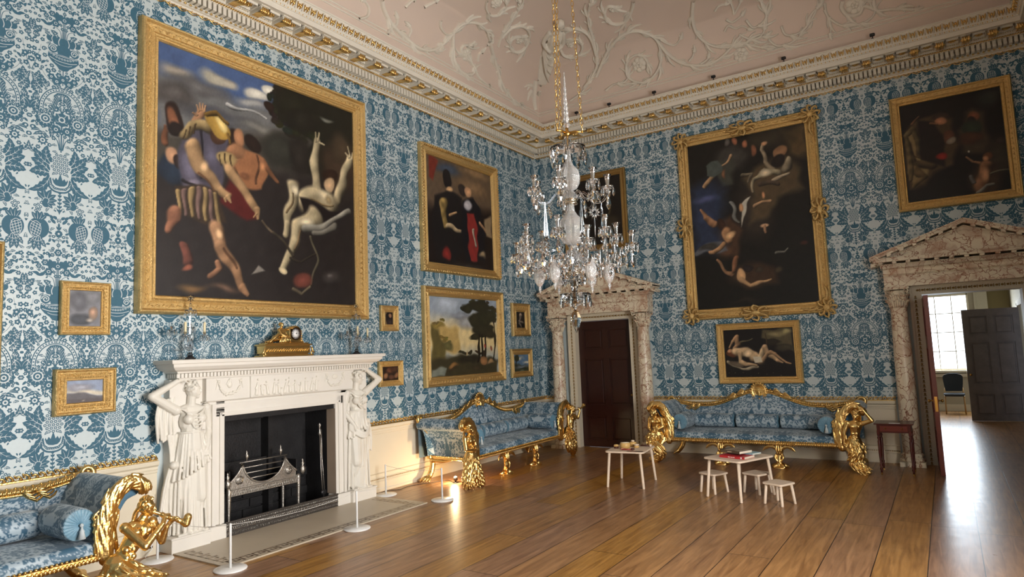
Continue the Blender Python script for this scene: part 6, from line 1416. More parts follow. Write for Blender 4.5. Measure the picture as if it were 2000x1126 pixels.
# --- the two standing women
def statue(s):
    c = Clay(); X = s*1.17; Y = -0.135; P = lambda x, y, z: (X+s*x*1.14, Y+y*1.05, z)      # +x = outwards
    # legs and skirt
    c.cap(P(-0.055, -0.01, 0.90), P(-0.06, -0.050, 0.52), 0.096, 0.076); c.cap(P(-0.06, -0.045, 0.52), P(-0.05, 0.0, 0.21), 0.062, 0.042)
    c.cap(P(0.055, 0.0, 0.90), P(0.07, -0.01, 0.52), 0.092, 0.064); c.cap(P(0.07, -0.01, 0.52), P(0.075, 0.01, 0.21), 0.062, 0.046)
    for fx in (-0.055, 0.075): c.cap(P(fx, -0.01, 0.19), P(fx-0.015, -0.095, 0.175), 0.030, 0.020); c.cap(P(fx-0.02, -0.09, 0.172), P(fx-0.02, -0.115, 0.168), 0.018, 0.012)
    rn = random.Random(10+s)
    for i in range(22):          # falling folds
        a = -1.75+i*3.5/21; x0 = 0.135*sin(a); y0 = -0.075*cos(a); x1 = 0.165*sin(a)+rn.uniform(-.012, .012); y1 = -0.105*cos(a)
        zt = 0.98; zb = 0.18 if i % 2 else 0.21
        if s > 0 and -0.9 < a < 0.4: zb = 0.46
        g_ = (1.0 if i % 2 else 0.86)*(0.84 if abs(a) < 1.0 else 1.0); c.cap(P(x0*g_, y0*g_, zt), P((x0+x1)/2*1.05*g_, (y0+y1)/2*1.05*g_, 0.6), 0.013, 0.015, 6); c.cap(P((x0+x1)/2*1.05*g_, (y0+y1)/2*1.05*g_, 0.6), P(x1*1.03*g_, y1*1.05*g_, zb), 0.015, 0.013+rn.random()*0.004, 6) if zb < 0.5 else None
    c.cap(P(0, 0.02, 0.95), P(0, 0.03, 0.22), 0.12, 0.13)
    for i in range(18):          # overfold to the hips
        a = -1.8+i*3.6/17; zb = 0.80-0.09*math.sin(a*1.1) if s < 0 else 0.90+0.06*cos(a*3)
        g_ = 1.0 if i % 2 else 0.90; c.cap(P(0.115*sin(a), -0.085*cos(a), 1.17), P(0.182*sin(a)*g_, -0.124*cos(a)*g_, zb), 0.009, 0.017, 6)
    c.ball(P(0, 0.0, 0.99), (0.165, 0.105, 0.14)); c.cap(P(0, 0, 1.02), P(0, 0.0, 1.22), 0.125, 0.100)
    # torso
    c.ball(P(0, 0.0, 1.30), (0.132, 0.088, 0.13)); c.ball(P(-0.062, -0.072, 1.325), 0.052); c.ball(P(0.062, -0.072, 1.325), 0.052); c.ball(P(0, 0.01, 1.42), (0.150, 0.066, 0.062))
    c.mb.tube([P(0.122*sin(t), 0.0-0.092*cos(t), 1.19) for t in np.linspace(-2.2, 2.2, 14)], 0.009, 6)
    for i in range(5):           # neckline swags
        d = 0.022*i; c.chain([P(-0.125+0.012*i, -0.030, 1.44), P(-0.05, -0.088-0.006*i, 1.385-d*1.5), P(0.02, -0.096, 1.37-d*1.5), P(0.11-0.01*i, -0.045, 1.43)], 0.0095, 6)
    # neck, head looking along the wall to the right
    c.cap(P(0, 0.005, 1.44), P(0.0, -0.005, 1.56), 0.047, 0.043)
    hd = 1.0 if s > 0 else -1.0     # local +x (outward) times hd = to the viewer's right
    H = P(0.012*hd, -0.01, 1.625); f = Vector((hd*s*0.78, -0.62, 0)).normalized(); Hv = Vector(H); sd = Vector((0, 0, 1)).cross(f)
    c.ball(Hv, (0.070, 0.072, 0.088)); c.ball(Hv+f*0.024-Vector((0, 0, 0.028)), (0.048, 0.048, 0.055)); c.ball(Hv+f*0.045-Vector((0, 0, 0.072)), 0.022)
    c.cap(Hv+f*0.064+Vector((0, 0, 0.014)), Hv+f*0.082-Vector((0, 0, 0.020)), 0.0075, 0.011, 6); c.cap(Hv+f*0.070-Vector((0, 0, 0.043))-sd*0.013, Hv+f*0.070-Vector((0, 0, 0.043))+sd*0.013, 0.007)
    for q in (-1, 1): c.cap(Hv+f*0.058+sd*q*0.036+Vector((0, 0, 0.018)), Hv+f*0.066+sd*q*0.010+Vector((0, 0, 0.020)), 0.008, 0.007); c.ball(Hv+sd*q*0.062-Vector((0, 0, 0.01)), (0.010, 0.014, 0.02))
    for i in range(46):          # curls
        a = rn.uniform(0, 2*pi); e = rn.uniform(-0.1, 1.35); d = Vector((cos(a)*cos(e), sin(a)*cos(e), sin(e)))
        if d.dot(f) > 0.55 and e < 0.75: continue
        c.ball(Hv+Vector((d.x*0.076, d.y*0.078, d.z*0.090+0.006)), rn.uniform(0.012, 0.019))
    bun = Hv-f*0.085+Vector((0, 0, 0.01)); c.ball(bun, 0.036)
    # raised outer arm, hand on the head
    sh_ = P(0.148, 0.0, 1.425); el = P(0.37, -0.015, 1.585); wr = P(0.135, -0.03, 1.735)
    c.ball(sh_, 0.054); c.cap(sh_, el, 0.052, 0.043); c.cap(el, wr, 0.043, 0.027)
    c.cap(wr, P(0.085, -0.045, 1.735), 0.024, 0.022)
    for k in range(4): c.cap(P(0.085, -0.060+0.018*k, 1.738), P(0.030, -0.070+0.022*k, 1.722), 0.0095, 0.008, 6)
    c.cap(P(0.10, -0.065, 1.725), P(0.075, -0.085, 1.700), 0.010, 0.008, 6)
    # inner arm hangs and gathers the cloth at the hip
    sh2 = P(-0.148, 0.0, 1.425); el2 = P(-0.185, 0.02, 1.19); wr2 = P(-0.12, -0.075, 1.03)
    c.ball(sh2, 0.052); c.cap(sh2, el2, 0.050, 0.040); c.cap(el2, wr2, 0.040, 0.026); c.cap(wr2, P(-0.10, -0.095, 0.99), 0.024, 0.020)
    for k in range(4): c.cap(P(-0.115+0.016*k, -0.10, 0.985), P(-0.112+0.018*k, -0.115, 0.935), 0.009, 0.008, 6)
    # long shawl falling on the outer side
    for i in range(9):
        x = 0.17+0.022*i; y = 0.02+0.012*math.sin(i*2.1); zb = (0.62 if s > 0 else 0.24)+0.04*rn.random()
        if s < 0:
            c.chain([P(0.15+0.018*i, y+0.01, 1.56-0.006*i), P(0.16+0.020*i, y, 1.36), P(0.15+0.019*i, y+0.02*(i % 2), 1.14-0.012*(i % 3))], [0.012, 0.015, 0.013], 6)
            c.chain([P(0.13+0.010*i, y, 1.17), P(0.15+0.005*i, y, 1.0), P(0.165+0.003*i, y-0.01, 0.88)], [0.012, 0.012, 0.012], 6)
            c.chain([P(0.16+0.004*i, y-0.01, 0.88), P(0.165+0.010*i, y+0.015*(i % 2), 0.62), P(0.150+0.017*i, y+0.015*(i % 2), zb)], [0.012, 0.014, 0.012], 6)
        else: c.chain([P(0.13+0.006*i, y-0.03, 1.05), P(0.15+0.010*i, y-0.01, 0.80), P(0.14+0.012*i, y, zb-0.1*(i < 4))], [0.015, 0.019, 0.013], 6)
    if s < 0: c.ball(P(0.175, -0.03, 0.87), (0.045, 0.04, 0.04))
    else:
        for i in range(4): c.chain([P(-0.15, -0.05, 1.02-0.02*i), P(-0.06, -0.125, 0.93-0.025*i), P(0.03, -0.14, 0.90-0.02*i), P(0.12, -0.09, 1.0-0.03*i)], 0.016, 6)
    c.mb.box(P(-0.13, -0.095, 0.156), P(0.16, 0.13, 0.178)); c.mb.box(P(-0.12, 0.045, 0.17), P(0.13, 0.13, 1.72))
    return c.done('standing_woman', M_statue, FP, 0.0062, 0)
statue(-1); statue(1)
# --- firebox
m = MB(); zt = OH
m.box((-OW, 0.45, 0), (OW, 0.47, zt)); m.box((-OW-0.02, -0.14, 0), (-OW, 0.47, zt)); m.box((OW, 0.0, 0), (OW+0.02, 0.47, zt)); m.box((-OW, -0.0, zt), (OW, 0.47, zt+0.02)); m.box((-OW, 0.0, -0.004), (OW, 0.47, 0.006))
m.box((-OW+0.05, 0.42, 0.55), (OW-0.75, 0.45, zt-0.28)); m.box((-OW, 0.40, zt-0.12), (OW, 0.45, zt)); m.box((0.10, 0.30, 0.0), (0.16, 0.45, zt-0.1)); m.box((-OW, -0.12, zt-0.06), (OW, 0.0, zt))
for z in (0.12, 0.24, 0.36, 0.48):
    for k in range(5): m.bbox((-OW+0.31*k+(0.1 if int(z*8) % 2 else 0), 0.425, z-0.11), (-OW+0.31*k+0.295+(0.1 if int(z*8) % 2 else 0), 0.452, z-0.005), 0.006)
m.build('firebox', M_iron, FP)
m = MB(); m.box((OW-0.001, -0.145, 0.16), (OW+0.012, 0.02, zt-0.06)); m.build('stone_cheek', mat('warm_stone', (168, 150, 132), 0.7, var=0.1), FP)
# --- basket grate, standing in the firebox
G = thing('fire_grate', 'polished steel and iron basket grate with urn finials in the fireplace', 'grate', (0.0, -6.405, 0), pi/2)
m = MB(); gx0, gx1 = -0.60, 0.34; gy = 0.06
def scallop(x): 
    u = (x-gx0)/(gx1-gx0); d = abs(u-0.5)*2
    return 0.50+0.27*max(0, 1-sqrt(max(0, 1-(max(0, d-0.0)/0.62)**2))) if d < 0.62 else 0.77-0.22*((d-0.62)/0.38)**0.6
xs = np.linspace(gx0, gx1, 49)
m.grid([[(x, gy, 0.45) for x in xs], [(x, gy, scallop(x)-0.03) for x in xs]]); m.grid([[(x, gy+0.02, 0.45) for x in xs], [(x, gy+0.02, scallop(x)-0.03) for x in xs]])
m.tube([(x, gy, scallop(x)-0.03) for x in xs], 0.012, 6)
m.build('front_plate', M_steel, G)
m = MB(); m.bbox((gx0-0.02, gy-0.02, 0.375), (gx1+0.02, gy+0.02, 0.45), 0.004)
for i in range(30): x = gx0+(i+0.5)*(gx1-gx0)/30; m.tube([(x-0.012, gy-0.022, 0.39), (x+0.012, gy-0.024, 0.435)], 0.004, 5); m.ball((x, gy-0.02, 0.412), 0.007, 6, 4)
m.build('pierced_band', M_steel, G)
for cx in (gx0+0.13, gx1-0.13):
    m = MB(); m.lathe([(0.05, -0.012), (0.05, -0.004), (0.042, 0.0)], (cx, gy-0.002, 0.545), 20, 'y'); m.ball((cx, gy-0.014, 0.545), 0.014, 8, 5)
    for k in range(8): m.ball((cx+0.028*cos(k*pi/4), gy-0.012, 0.545+0.028*sin(k*pi/4)), (0.010, 0.006, 0.010), 6, 4)
    m.build('rosette', M_steel, G)
for k in range(4):
    m = MB(); z = 0.54+0.065*k; m.tube([(gx0+0.20-0.02*k, gy+0.01, z), (gx1-0.20+0.02*k, gy+0.01, z)], 0.007, 6); m.build('bar', M_steel, G)
m = MB(); m.box((gx0, gy+0.02, 0.43), (gx1, 0.36, 0.45)); m.box((gx0, 0.34, 0.43), (gx1, 0.36, 0.72)); m.box((gx0, gy, 0.43), (gx0+0.015, 0.36, 0.66)); m.box((gx1-0.015, gy, 0.43), (gx1, 0.36, 0.66)); m.build('basket', M_iron, G)
for (x, y) in ((gx0-0.01, gy-0.01), (gx1+0.01, gy-0.01), (gx0, 0.34), (gx1, 0.34)):
    m = MB(); m.lathe([(0.020, 0.006), (0.026, 0.03), (0.016, 0.06), (0.020, 0.20), (0.028, 0.42), (0.030, 0.46), (0.012, 0.48)], (x, y, 0), 8); m.build('leg', M_steel, G)
    if y < 0.1:
        m = MB(); m.lathe([(0.010, 0.46), (0.032, 0.50), (0.036, 0.54), (0.020, 0.57), (0.012, 0.58), (0.026, 0.60), (0.010, 0.62), (0.014, 0.64), (0.0, 0.66)], (x+(0.06 if x > 0 else -0.02), y-0.01, 0.0), 10); m.build('urn_finial', M_steel, G)
for x in (gx0+0.235, gx1-0.235):
    m = MB(); m.lathe([(0.008, 0.745), (0.010, 0.77), (0.022, 0.79), (0.024, 0.81), (0.010, 0.83), (0.012, 0.845), (0.0, 0.87)], (x, gy+0.01, 0), 10); m.build('ball_finial', M_steel, G)
F = thing('fender', 'pierced steel fender with bands of scroll and key pattern before the grate', 'fender', (0.0, -6.405, 0.0), pi/2)
m = MB(); m.box((-0.785, -0.18, 0.002), (0.785, -0.168, 0.165)); m.bbox((-0.79, -0.192, 0.155), (0.79, -0.165, 0.17), 0.003); m.bbox((-0.79, -0.192, 0.002), (0.79, -0.165, 0.014), 0.003); m.bbox((-0.79, -0.188, 0.118), (0.79, -0.17, 0.124), 0.002); m.bbox((-0.79, -0.188, 0.062), (0.79, -0.17, 0.068), 0.002); m.build('fender_plate', mat('shadowed_steel', (104, 98, 94), 0.45, 0.8), F)  # plate in a darker steel than the pattern in front
m = MB()
for i in range(62):
    x = -0.77+i*1.54/61; m.tube([(x-0.010, -0.184, 0.126), (x+0.010, -0.184, 0.152)], 0.0048, 4)
    m.tube([(x+0.011*cos(t), -0.184, 0.093+0.018*sin(t)) for t in np.linspace(0, 5.2, 8)], 0.0035, 4); m.ball((x+0.0125, -0.183, 0.078), 0.004, 5, 4)
    m.tube([(x-0.010, -0.184, 0.022), (x-0.010, -0.184, 0.054), (x+0.008, -0.184, 0.054), (x+0.008, -0.184, 0.032), (x-0.001, -0.184, 0.032), (x-0.001, -0.184, 0.042)], 0.003, 4)
m.build('pierced_pattern', M_steel, F)
T = thing('fire_irons', 'steel fire tongs leaning upright in the right corner of the fireplace', 'fire irons', (0.14, -5.72, 0.0), pi/2)
m = MB(); m.tube([(0.0, 0.13, 0.17), (0.0, 0.16, 0.5), (0.02, 0.20, 0.95)], 0.007, 6); m.tube([(0.03, 0.13, 0.17), (0.03, 0.16, 0.5), (0.02, 0.20, 0.95)], 0.007, 6); m.tube([(0.04, 0.18, 0.6), (0.045, 0.20, 0.98)], 0.008, 6); m.build('shaft', M_steel, T)
m = MB(); m.lathe([(0.010, 0.9), (0.020, 0.93), (0.012, 0.96), (0.012, 1.02), (0.022, 1.04), (0.0, 1.07)], (0.02, 0.20, 0), 10); m.build('handle', M_steel, T)
m = MB(); m.ball((0.015, 0.13, 0.19), (0.05, 0.02, 0.035), 10, 6); m.lathe([(0.06, 0.0), (0.06, 0.012), (0.01, 0.02), (0.01, 0.17)], (0.015, 0.13, 0.008), 12); m.build('shovel', M_iron, T)
# --- hearth slab with a key-pattern border
Hs = thing('hearth_slab', 'flat pale stone hearth with brown key-pattern border in front of the fireplace', 'hearth', (0.0, -6.405, 0.0), pi/2)
m = MB(); m.box((-1.41, -1.14, 0.0), (1.42, -0.19, 0.012)); m.build('slab', mat('hearth_stone', (186, 174, 154), 0.4, var=0.06, vscale=4), Hs)
key = [(0, 0), (0, 1), (1, 1), (1, .33), (.5, .33), (.5, .66)]
def keyrun(mb, x0, y0, x1, y1, wd, step):
    L = math.hypot(x1-x0, y1-y0); dx, dy = (x1-x0)/L, (y1-y0)/L; nx, ny = -dy, dx; n = int(L/step); st = L/n; z = 0.0126
    for i in range(n):
        pts = [(0.04, 0), (0.04, 1), (0.80, 1), (0.80, .30), (0.42, .30), (0.42, .62)]
        for k in range(len(pts)-1):
            (a, b), (c_, d) = pts[k], pts[k+1]; t = 0.0085
            ax0, ax1 = sorted((a, c_)); b0, b1 = sorted((b, d)); u0, u1 = i*st+ax0*st-t, i*st+ax1*st+t; v0, v1 = b0*wd-t, b1*wd+t
            q = [(x0+dx*u+nx*v, y0+dy*u+ny*v, z) for u, v in ((u0, v0), (u1, v0), (u1, v1), (u0, v1))]; mb.add(q, [(0, 1, 2, 3)])
        q = [(x0+dx*u+nx*v, y0+dy*u+ny*v, z) for u, v in ((i*st+.8*st, -0.0065), (i*st+st*1.04, -0.0065), (i*st+st*1.04, 0.0065), (i*st+.8*st, 0.0065))]; mb.add(q, [(0, 1, 2, 3)])
m = MB(); keyrun(m, -1.32, -1.09, 0.60, -1.09, 0.10, 0.135); m.build('key_border', mat('brown_inlay', (84, 60, 38), 0.45), Hs)
m = MB(); keyrun(m, 0.60, -1.09, 1.30, -1.09, 0.10, 0.135); keyrun(m, -1.24, -0.98, -1.24, -0.30, 0.10, 0.135); keyrun(m, 1.34, -0.98, 1.34, -0.30, 0.10, 0.135)
for (a, b, c_, d) in ((-1.37, -1.11, 1.38, -1.104), (-1.2, -0.965, 1.2, -0.959)): m.add([(a, b, 0.0122), (c_, b, 0.0122), (c_, d, 0.0122), (a, d, 0.0122)], [(0, 1, 2, 3)])
m.build('worn_border', mat('worn_inlay', (142, 122, 96), 0.45), Hs)
# ------------------------------------------------------------------ gilt sofas (local: x along the sofa, front towards -y)
M_silk = vcol_mat('damask_upholstery', 0.45, 0.15, 320, 0.55, sheen=0.15)
C_FIG, C_GND = np.array([56, 94, 118.]), np.array([164, 180, 190.])
def silk(name, fn, us, vs, parent, uv=None, flip=False, thick=None):
    """surface point fn(u,v) on a fine grid, woven pattern from the damask design"""
    U_, V_ = np.meshgrid(us, vs, indexing='ij'); P = [[fn(u, v) for v in vs] for u in us]; m = MB(); m.grid(P, True, flip); me = m.mesh(name, M_silk)
    A, B = (U_, V_) if uv is None else uv(U_, V_); k = damask(A, B).reshape(-1, 1); col_attr(me, C_FIG*k+C_GND*(1-k))
    o = bpy.data.objects.new(name, me); COL.objects.link(o); o.parent = parent; return o
STEP = 0.009
def lin(a, b, st=STEP): return np.linspace(a, b, max(2, int(abs(b-a)/st)+1))
def back_top(x):
    ax = abs(x); return 0.865+0.235*(0.5+0.5*cos(pi*min(ax/0.95, 1.0)))**1.25+(0.085*max(0, (ax-1.05)/0.5)**1.6)
def uph(t):
    # back panel
    xs = lin(-1.5, 1.5); silk('back_panel', lambda x, v: (x, -0.10-0.13*(1-v)-0.035*sin(pi*v)*(1-0.3*abs(x)), 0.40+(back_top(x)-0.02-0.40)*v), xs, lin(0, 1, 0.014), t, lambda a, b: (a, 1.15+b*0.7))
    m = MB(); x2 = np.linspace(-1.5, 1.5, 40); m.grid([[(x, -0.06, 0.36), (x, -0.045, back_top(x)-0.01)] for x in x2], flip=True); m.build('back_lining', mat('back_lining', (96, 116, 126), 0.8), t)
    # seat: crowned top rolling over the front rail
    def seat(x, q):
        L = 0.72
        if q < L: return (x, -0.16-q, 0.485+0.035*sin(pi*q/L)*cos(x*1.1)+0.010*cos(x*8)*cos(q*20)*0.2)
        a = (q-L)/0.05; a = min(a, pi/2+0.6); return (x, -0.16-L-0.055*sin(min(a, pi/2)), 0.43+0.055*cos(min(a, pi/2))-max(0, q-L-0.0785))
    silk('seat_cushion', seat, lin(-1.27, 1.27), lin(0, 0.84), t, lambda a, b: (a+0.05, 3.25-b), flip=True)
    for s in (-1, 1):
        prof = [(1.215, 0.40), (1.225, 0.56), (1.255, 0.70), (1.305, 0.81), (1.37, 0.90), (1.44, 0.945), (1.51, 0.94), (1.56, 0.895), (1.57, 0.84), (1.545, 0.80), (1.50, 0.785), (1.455, 0.76), (1.405, 0.68), (1.37, 0.58), (1.345, 0.46), (1.335, 0.375)]
        P = smooth_path([Vector((a, 0, b)) for a, b in prof], 9); arc = [0.0]
        for i in range(1, len(P)): arc.append(arc[-1]+(P[i]-P[i-1]).length)
        arc = np.array(arc); ax_, az_ = np.array([p.x for p in P]), np.array([p.z for p in P])
        silk('arm', lambda q, y: (s*float(np.interp(q, arc, ax_)), y, float(np.interp(q, arc, az_))), lin(0, arc[-1]), lin(-0.90, -0.08), t, lambda a, b: (b+0.49, np.where(a < arc[-1]*0.55, 0.95+a, 3.10-(a-arc[-1]*0.55))), flip=(s < 0))
        for y in (-0.90, -0.08):
            m = MB(); n = len(P); pts = [(s*p.x, y, p.z) for p in P]; m.add(pts, [tuple(range(n)) if (y < -0.5) == (s > 0) else tuple(range(n))[::-1]])
            m.build('arm_end', mat('upholstery_end', (74, 112, 136), 0.7), t)
def rail_and_crest(t):
    m = MB(); m.bbox((-1.33, -0.955, 0.335), (1.33, -0.90, 0.385), 0.006)
    for s in (-1, 1): m.bbox((s*1.275, -0.93, 0.325), (s*1.335, -0.06, 0.375), 0.006)
    m.bbox((-1.3, -0.09, 0.325), (1.3, -0.04, 0.375), 0.005); m.box((-1.28, -0.92, 0.36), (1.28, -0.08, 0.40))
    n = 74
    for i in range(n): m.ball((-1.27+i*2.54/(n-1), -0.955, 0.392), (0.013, 0.011, 0.012), 6, 4)
    n = 88
    for i in range(n): x = -1.28+i*2.56/(n-1); m.tube([(x-0.012, -0.950, 0.338), (x+0.012, -0.964, 0.366)], [0.010, 0.012], 5)
    for s in (-1, 1):
        for i in range(26): m.ball((s*1.335, -0.9+i*0.032, 0.372), (0.010, 0.013, 0.011), 6, 4)
    m.build('seat_rail', M_gold, t)
    m = MB(); xs = np.linspace(-1.50, 1.50, 76); pa = [(x, -0.085, back_top(x)) for x in xs]
    m.tube(pa, [(0.034, 0.030)]*76, 8, flat=(0, 0, 1)); m.tube([(x, -0.110, back_top(x)-0.028) for x in xs], 0.013, 6)
    for i in range(92):
        x = -1.46+i*2.92/91; z = back_top(x); m.tube([(x-0.014, -0.112, z-0.018), (x, -0.124, z+0.004), (x+0.014, -0.108, z+0.022)], [0.007, 0.013, 0.008], 5)
        if i % 2: m.ball((x, -0.085, z+0.034), (0.014, 0.012, 0.009), 6, 4)
    for s in (-1, 1):
        m.tube([(s*(1.50+0.055*cos(a)*(1-a/14)), -0.10, back_top(1.5)+0.0+0.055*sin(a)*(1-a/14)) for a in np.linspace(-1.2, 6.5, 16)], [0.03-0.001*k for k in range(16)], 7)
        for (x0, dz) in ((0.22, 0.05), (0.36, 0.035), (1.08, -0.01), (0.98, -0.015)):
            z = back_top(x0)
            for k in range(4): m.tube(smooth_path([(s*x0, -0.11, z-0.01), (s*(x0+0.05+0.02*k), -0.135, z+0.01+dz-0.03*k), (s*(x0+0.11+0.02*k), -0.12, z-0.005-0.012*k)], 2), [0.012, 0.016, 0.015, 0.011, 0.006], 6)
    m.build('crest_rail', M_gold, t)
    m = MB(); c = (0, -0.115, 1.085); m.lathe([(0.118, 0.01), (0.122, -0.005), (0.112, -0.018), (0.10, -0.010), (0.092, -0.006), (0.0, -0.006)], c, 28, 'y', sq=lambda g: 1+0.10*abs(sin(g))**2)
    for i in range(20): a = 2*pi*i/20; m.ball((c[0]+0.128*cos(a), c[1], c[2]+0.135*sin(a)), (0.020, 0.018, 0.020), 6, 4)
    m.tube(smooth_path([(0, -0.115, 0.97), (0.02, -0.125, 0.93), (0, -0.12, 0.90)], 2), [0.03, 0.026, 0.022, 0.016, 0.008], 6)
    for s in (-1, 1):
        for k in range(3): m.tube(smooth_path([(s*0.07, -0.11, 0.99), (s*(0.10+0.03*k), -0.125, 0.96-0.02*k), (s*(0.17+0.03*k), -0.11, 0.985-0.02*k)], 2), [0.016, 0.018, 0.016, 0.012, 0.006], 6)
    med = m.build('medallion', M_gold, t)
    cl = Clay(); h = Vector((0.0, -0.128, 1.10)); cl.ball(h, (0.036, 0.018, 0.043)); cl.cap(h+Vector((-0.03, -0.004, 0.004)), h+Vector((-0.048, -0.004, -0.006)), 0.007, 0.006); cl.cap(h+Vector((0.005, 0, -0.03)), h+Vector((0.012, 0, -0.075)), 0.020, 0.028); cl.ball(h+Vector((-0.022, 0, -0.03)), (0.018, 0.012, 0.014))
    for k in range(7): cl.ball(h+Vector((0.034*cos(k*0.5-0.6), -0.004, 0.042*sin(k*0.5-0.6)+0.004)), 0.014)
    cl.mb.lathe([(0.06, 0.006), (0.06, 0.0)], (0, -0.122, 1.085), 16, 'y'); o = cl.done('profile_head', M_gold, t, 0.0045, 1); o.parent = med
def mid_leg(x, t):
    c = Clay(); y = -0.90
    c.chain([(x, y+0.03, 0.34), (x+0.02, y+0.0, 0.24), (x-0.01, y-0.03, 0.13), (x+0.0, y-0.01, 0.05)], [0.045, 0.038, 0.036, 0.05], 10)
    for a in range(5): ang = a*2*pi/5+0.3; c.chain([(x, y-0.01, 0.05), (x+0.075*cos(ang), y-0.02+0.05*sin(ang), 0.035), (x+0.12*cos(ang), y-0.02+0.085*sin(ang), 0.022)], [0.035, 0.032, 0.018], 8)
    for s in (-1, 1):
        for k in range(4):
            c.chain([(x, y-0.01, 0.23), (x+s*(0.05+0.018*k), y-0.035, 0.29+0.006*k), (x+s*(0.10+0.03*k), y-0.035, 0.325-0.008*k), (x+s*(0.14+0.03*k), y-0.04, 0.295-0.016*k)], [0.016, 0.019, 0.016, 0.009], 7)
        c.chain([(x+s*0.03, y-0.02, 0.22), (x+s*0.06, y-0.05, 0.16), (x+s*0.03, y-0.06, 0.10)], [0.015, 0.018, 0.010], 7)
    for k in range(3): c.chain([(x-0.03+0.03*k, y-0.045, 0.33), (x-0.035+0.035*k, y-0.06, 0.26), (x-0.02+0.02*k, y-0.05, 0.2)], [0.012, 0.014, 0.008], 6)
    c.mb.lathe([(0.115, 0.0), (0.118, 0.010), (0.10, 0.022)], (x, y-0.015, 0.0), 20)
    return c.done('leg', M_gold, t, 0.0065, 1)
def rear_leg(s, t):
    c = Clay(); y = -0.14; x = s*1.33
    c.chain([(x-s*0.02, y, 0.36), (x-s*0.02, y-0.02, 0.26), (x+s*0.02, y-0.02, 0.14), (x+s*0.10, y-0.02, 0.05)], [0.04, 0.042, 0.045, 0.040], 10)
    for k in range(4): c.chain([(x+s*0.06, y-0.02, 0.09), (x+s*(0.10+0.02*k), y-0.06+0.03*k, 0.06), (x+s*(0.15+0.01*k), y-0.08+0.045*k, 0.018)], [0.02, 0.020, 0.014], 7)
    c.chain([(x+s*0.02, y, 0.36), (x+s*0.045, y, 0.55), (x+s*0.05, y, 0.68), (x+s*0.12, y, 0.80)], [0.032, 0.028, 0.024, 0.012], 8)
    for k in range(5): c.chain([(x+s*0.03, y-0.01, 0.40+0.06*k), (x+s*(0.075), y-0.03, 0.47+0.06*k), (x+s*(0.115+0.01*k), y-0.01, 0.52+0.065*k)], [0.016, 0.015, 0.006], 6)
    c.chain([(x-s*0.0, y-0.03, 0.31), (x-s*0.02, y-0.25, 0.30), (x-s*0.0, y-0.42, 0.33)], [0.035, 0.022, 0.010], 7)
    return c.done('leg', M_gold, t, 0.007, 1)
def plume(s, t):
    """tall feathery palm at the arm front, curling outwards at the top"""
    c = Clay(); rn = random.Random(31+s); y = -0.935; sp = [(1.290, 0.34), (1.275, 0.50), (1.280, 0.66), (1.310, 0.79), (1.375, 0.885), (1.465, 0.930), (1.555, 0.905), (1.590, 0.845), (1.555, 0.815)]
    P = smooth_path([Vector((s*a, y, b)) for a, b in sp], 4); n = len(P); c.chain([(s*a, y, b) for a, b in sp], [0.06, 0.055, 0.05, 0.05, 0.05, 0.05, 0.042, 0.03, 0.018], 8)
    for i in range(0, n-4):
        j = min(i+4, n-2); d = (P[j]-P[i]).normalized(); nn = Vector((-d.z, 0, d.x)); lo = max(0.0, 1-i/16); off = (i % 3)*0.33
        for q0 in (-1.0, -0.35, 0.35, 1.0):
            q = q0*0.8+(off-0.33)*0.5; wd = 0.050+0.030*lo+0.012*sin(i*1.3); b = P[i]+nn*q*wd+Vector((0, -0.036*(1-abs(q)*0.55), 0)); e = P[j]+nn*q*(wd+0.006)+Vector((0, -0.046*(1-abs(q)*0.5), 0)); mid = (b+e)/2+Vector((0, -0.006, 0))
            c.cap(b, mid, 0.011, 0.0125, 6); c.cap(mid, e, 0.0125, 0.006, 6)
    for q in (-1, -0.3, 0.4, 1): c.chain([P[n-10]+Vector((0, -0.03+q*0.01, 0.02)), P[n-7]+Vector((s*0.02*q, -0.045, 0.015)), P[n-4]+Vector((s*0.015*q, -0.045, 0.0)), P[n-1]+Vector((0, -0.03, -0.01*q))], [0.02, 0.022, 0.018, 0.01], 7)
    for k in range(6): c.chain([(s*1.26, y+0.01, 0.36+0.05*k), (s*(1.20-0.004*k), y-0.01, 0.41+0.055*k), (s*(1.205+0.006*k), y-0.02, 0.47+0.055*k)], [0.014, 0.014, 0.006], 6)
    return c.done('palm_plume', M_gold, t, 0.0058, 1)
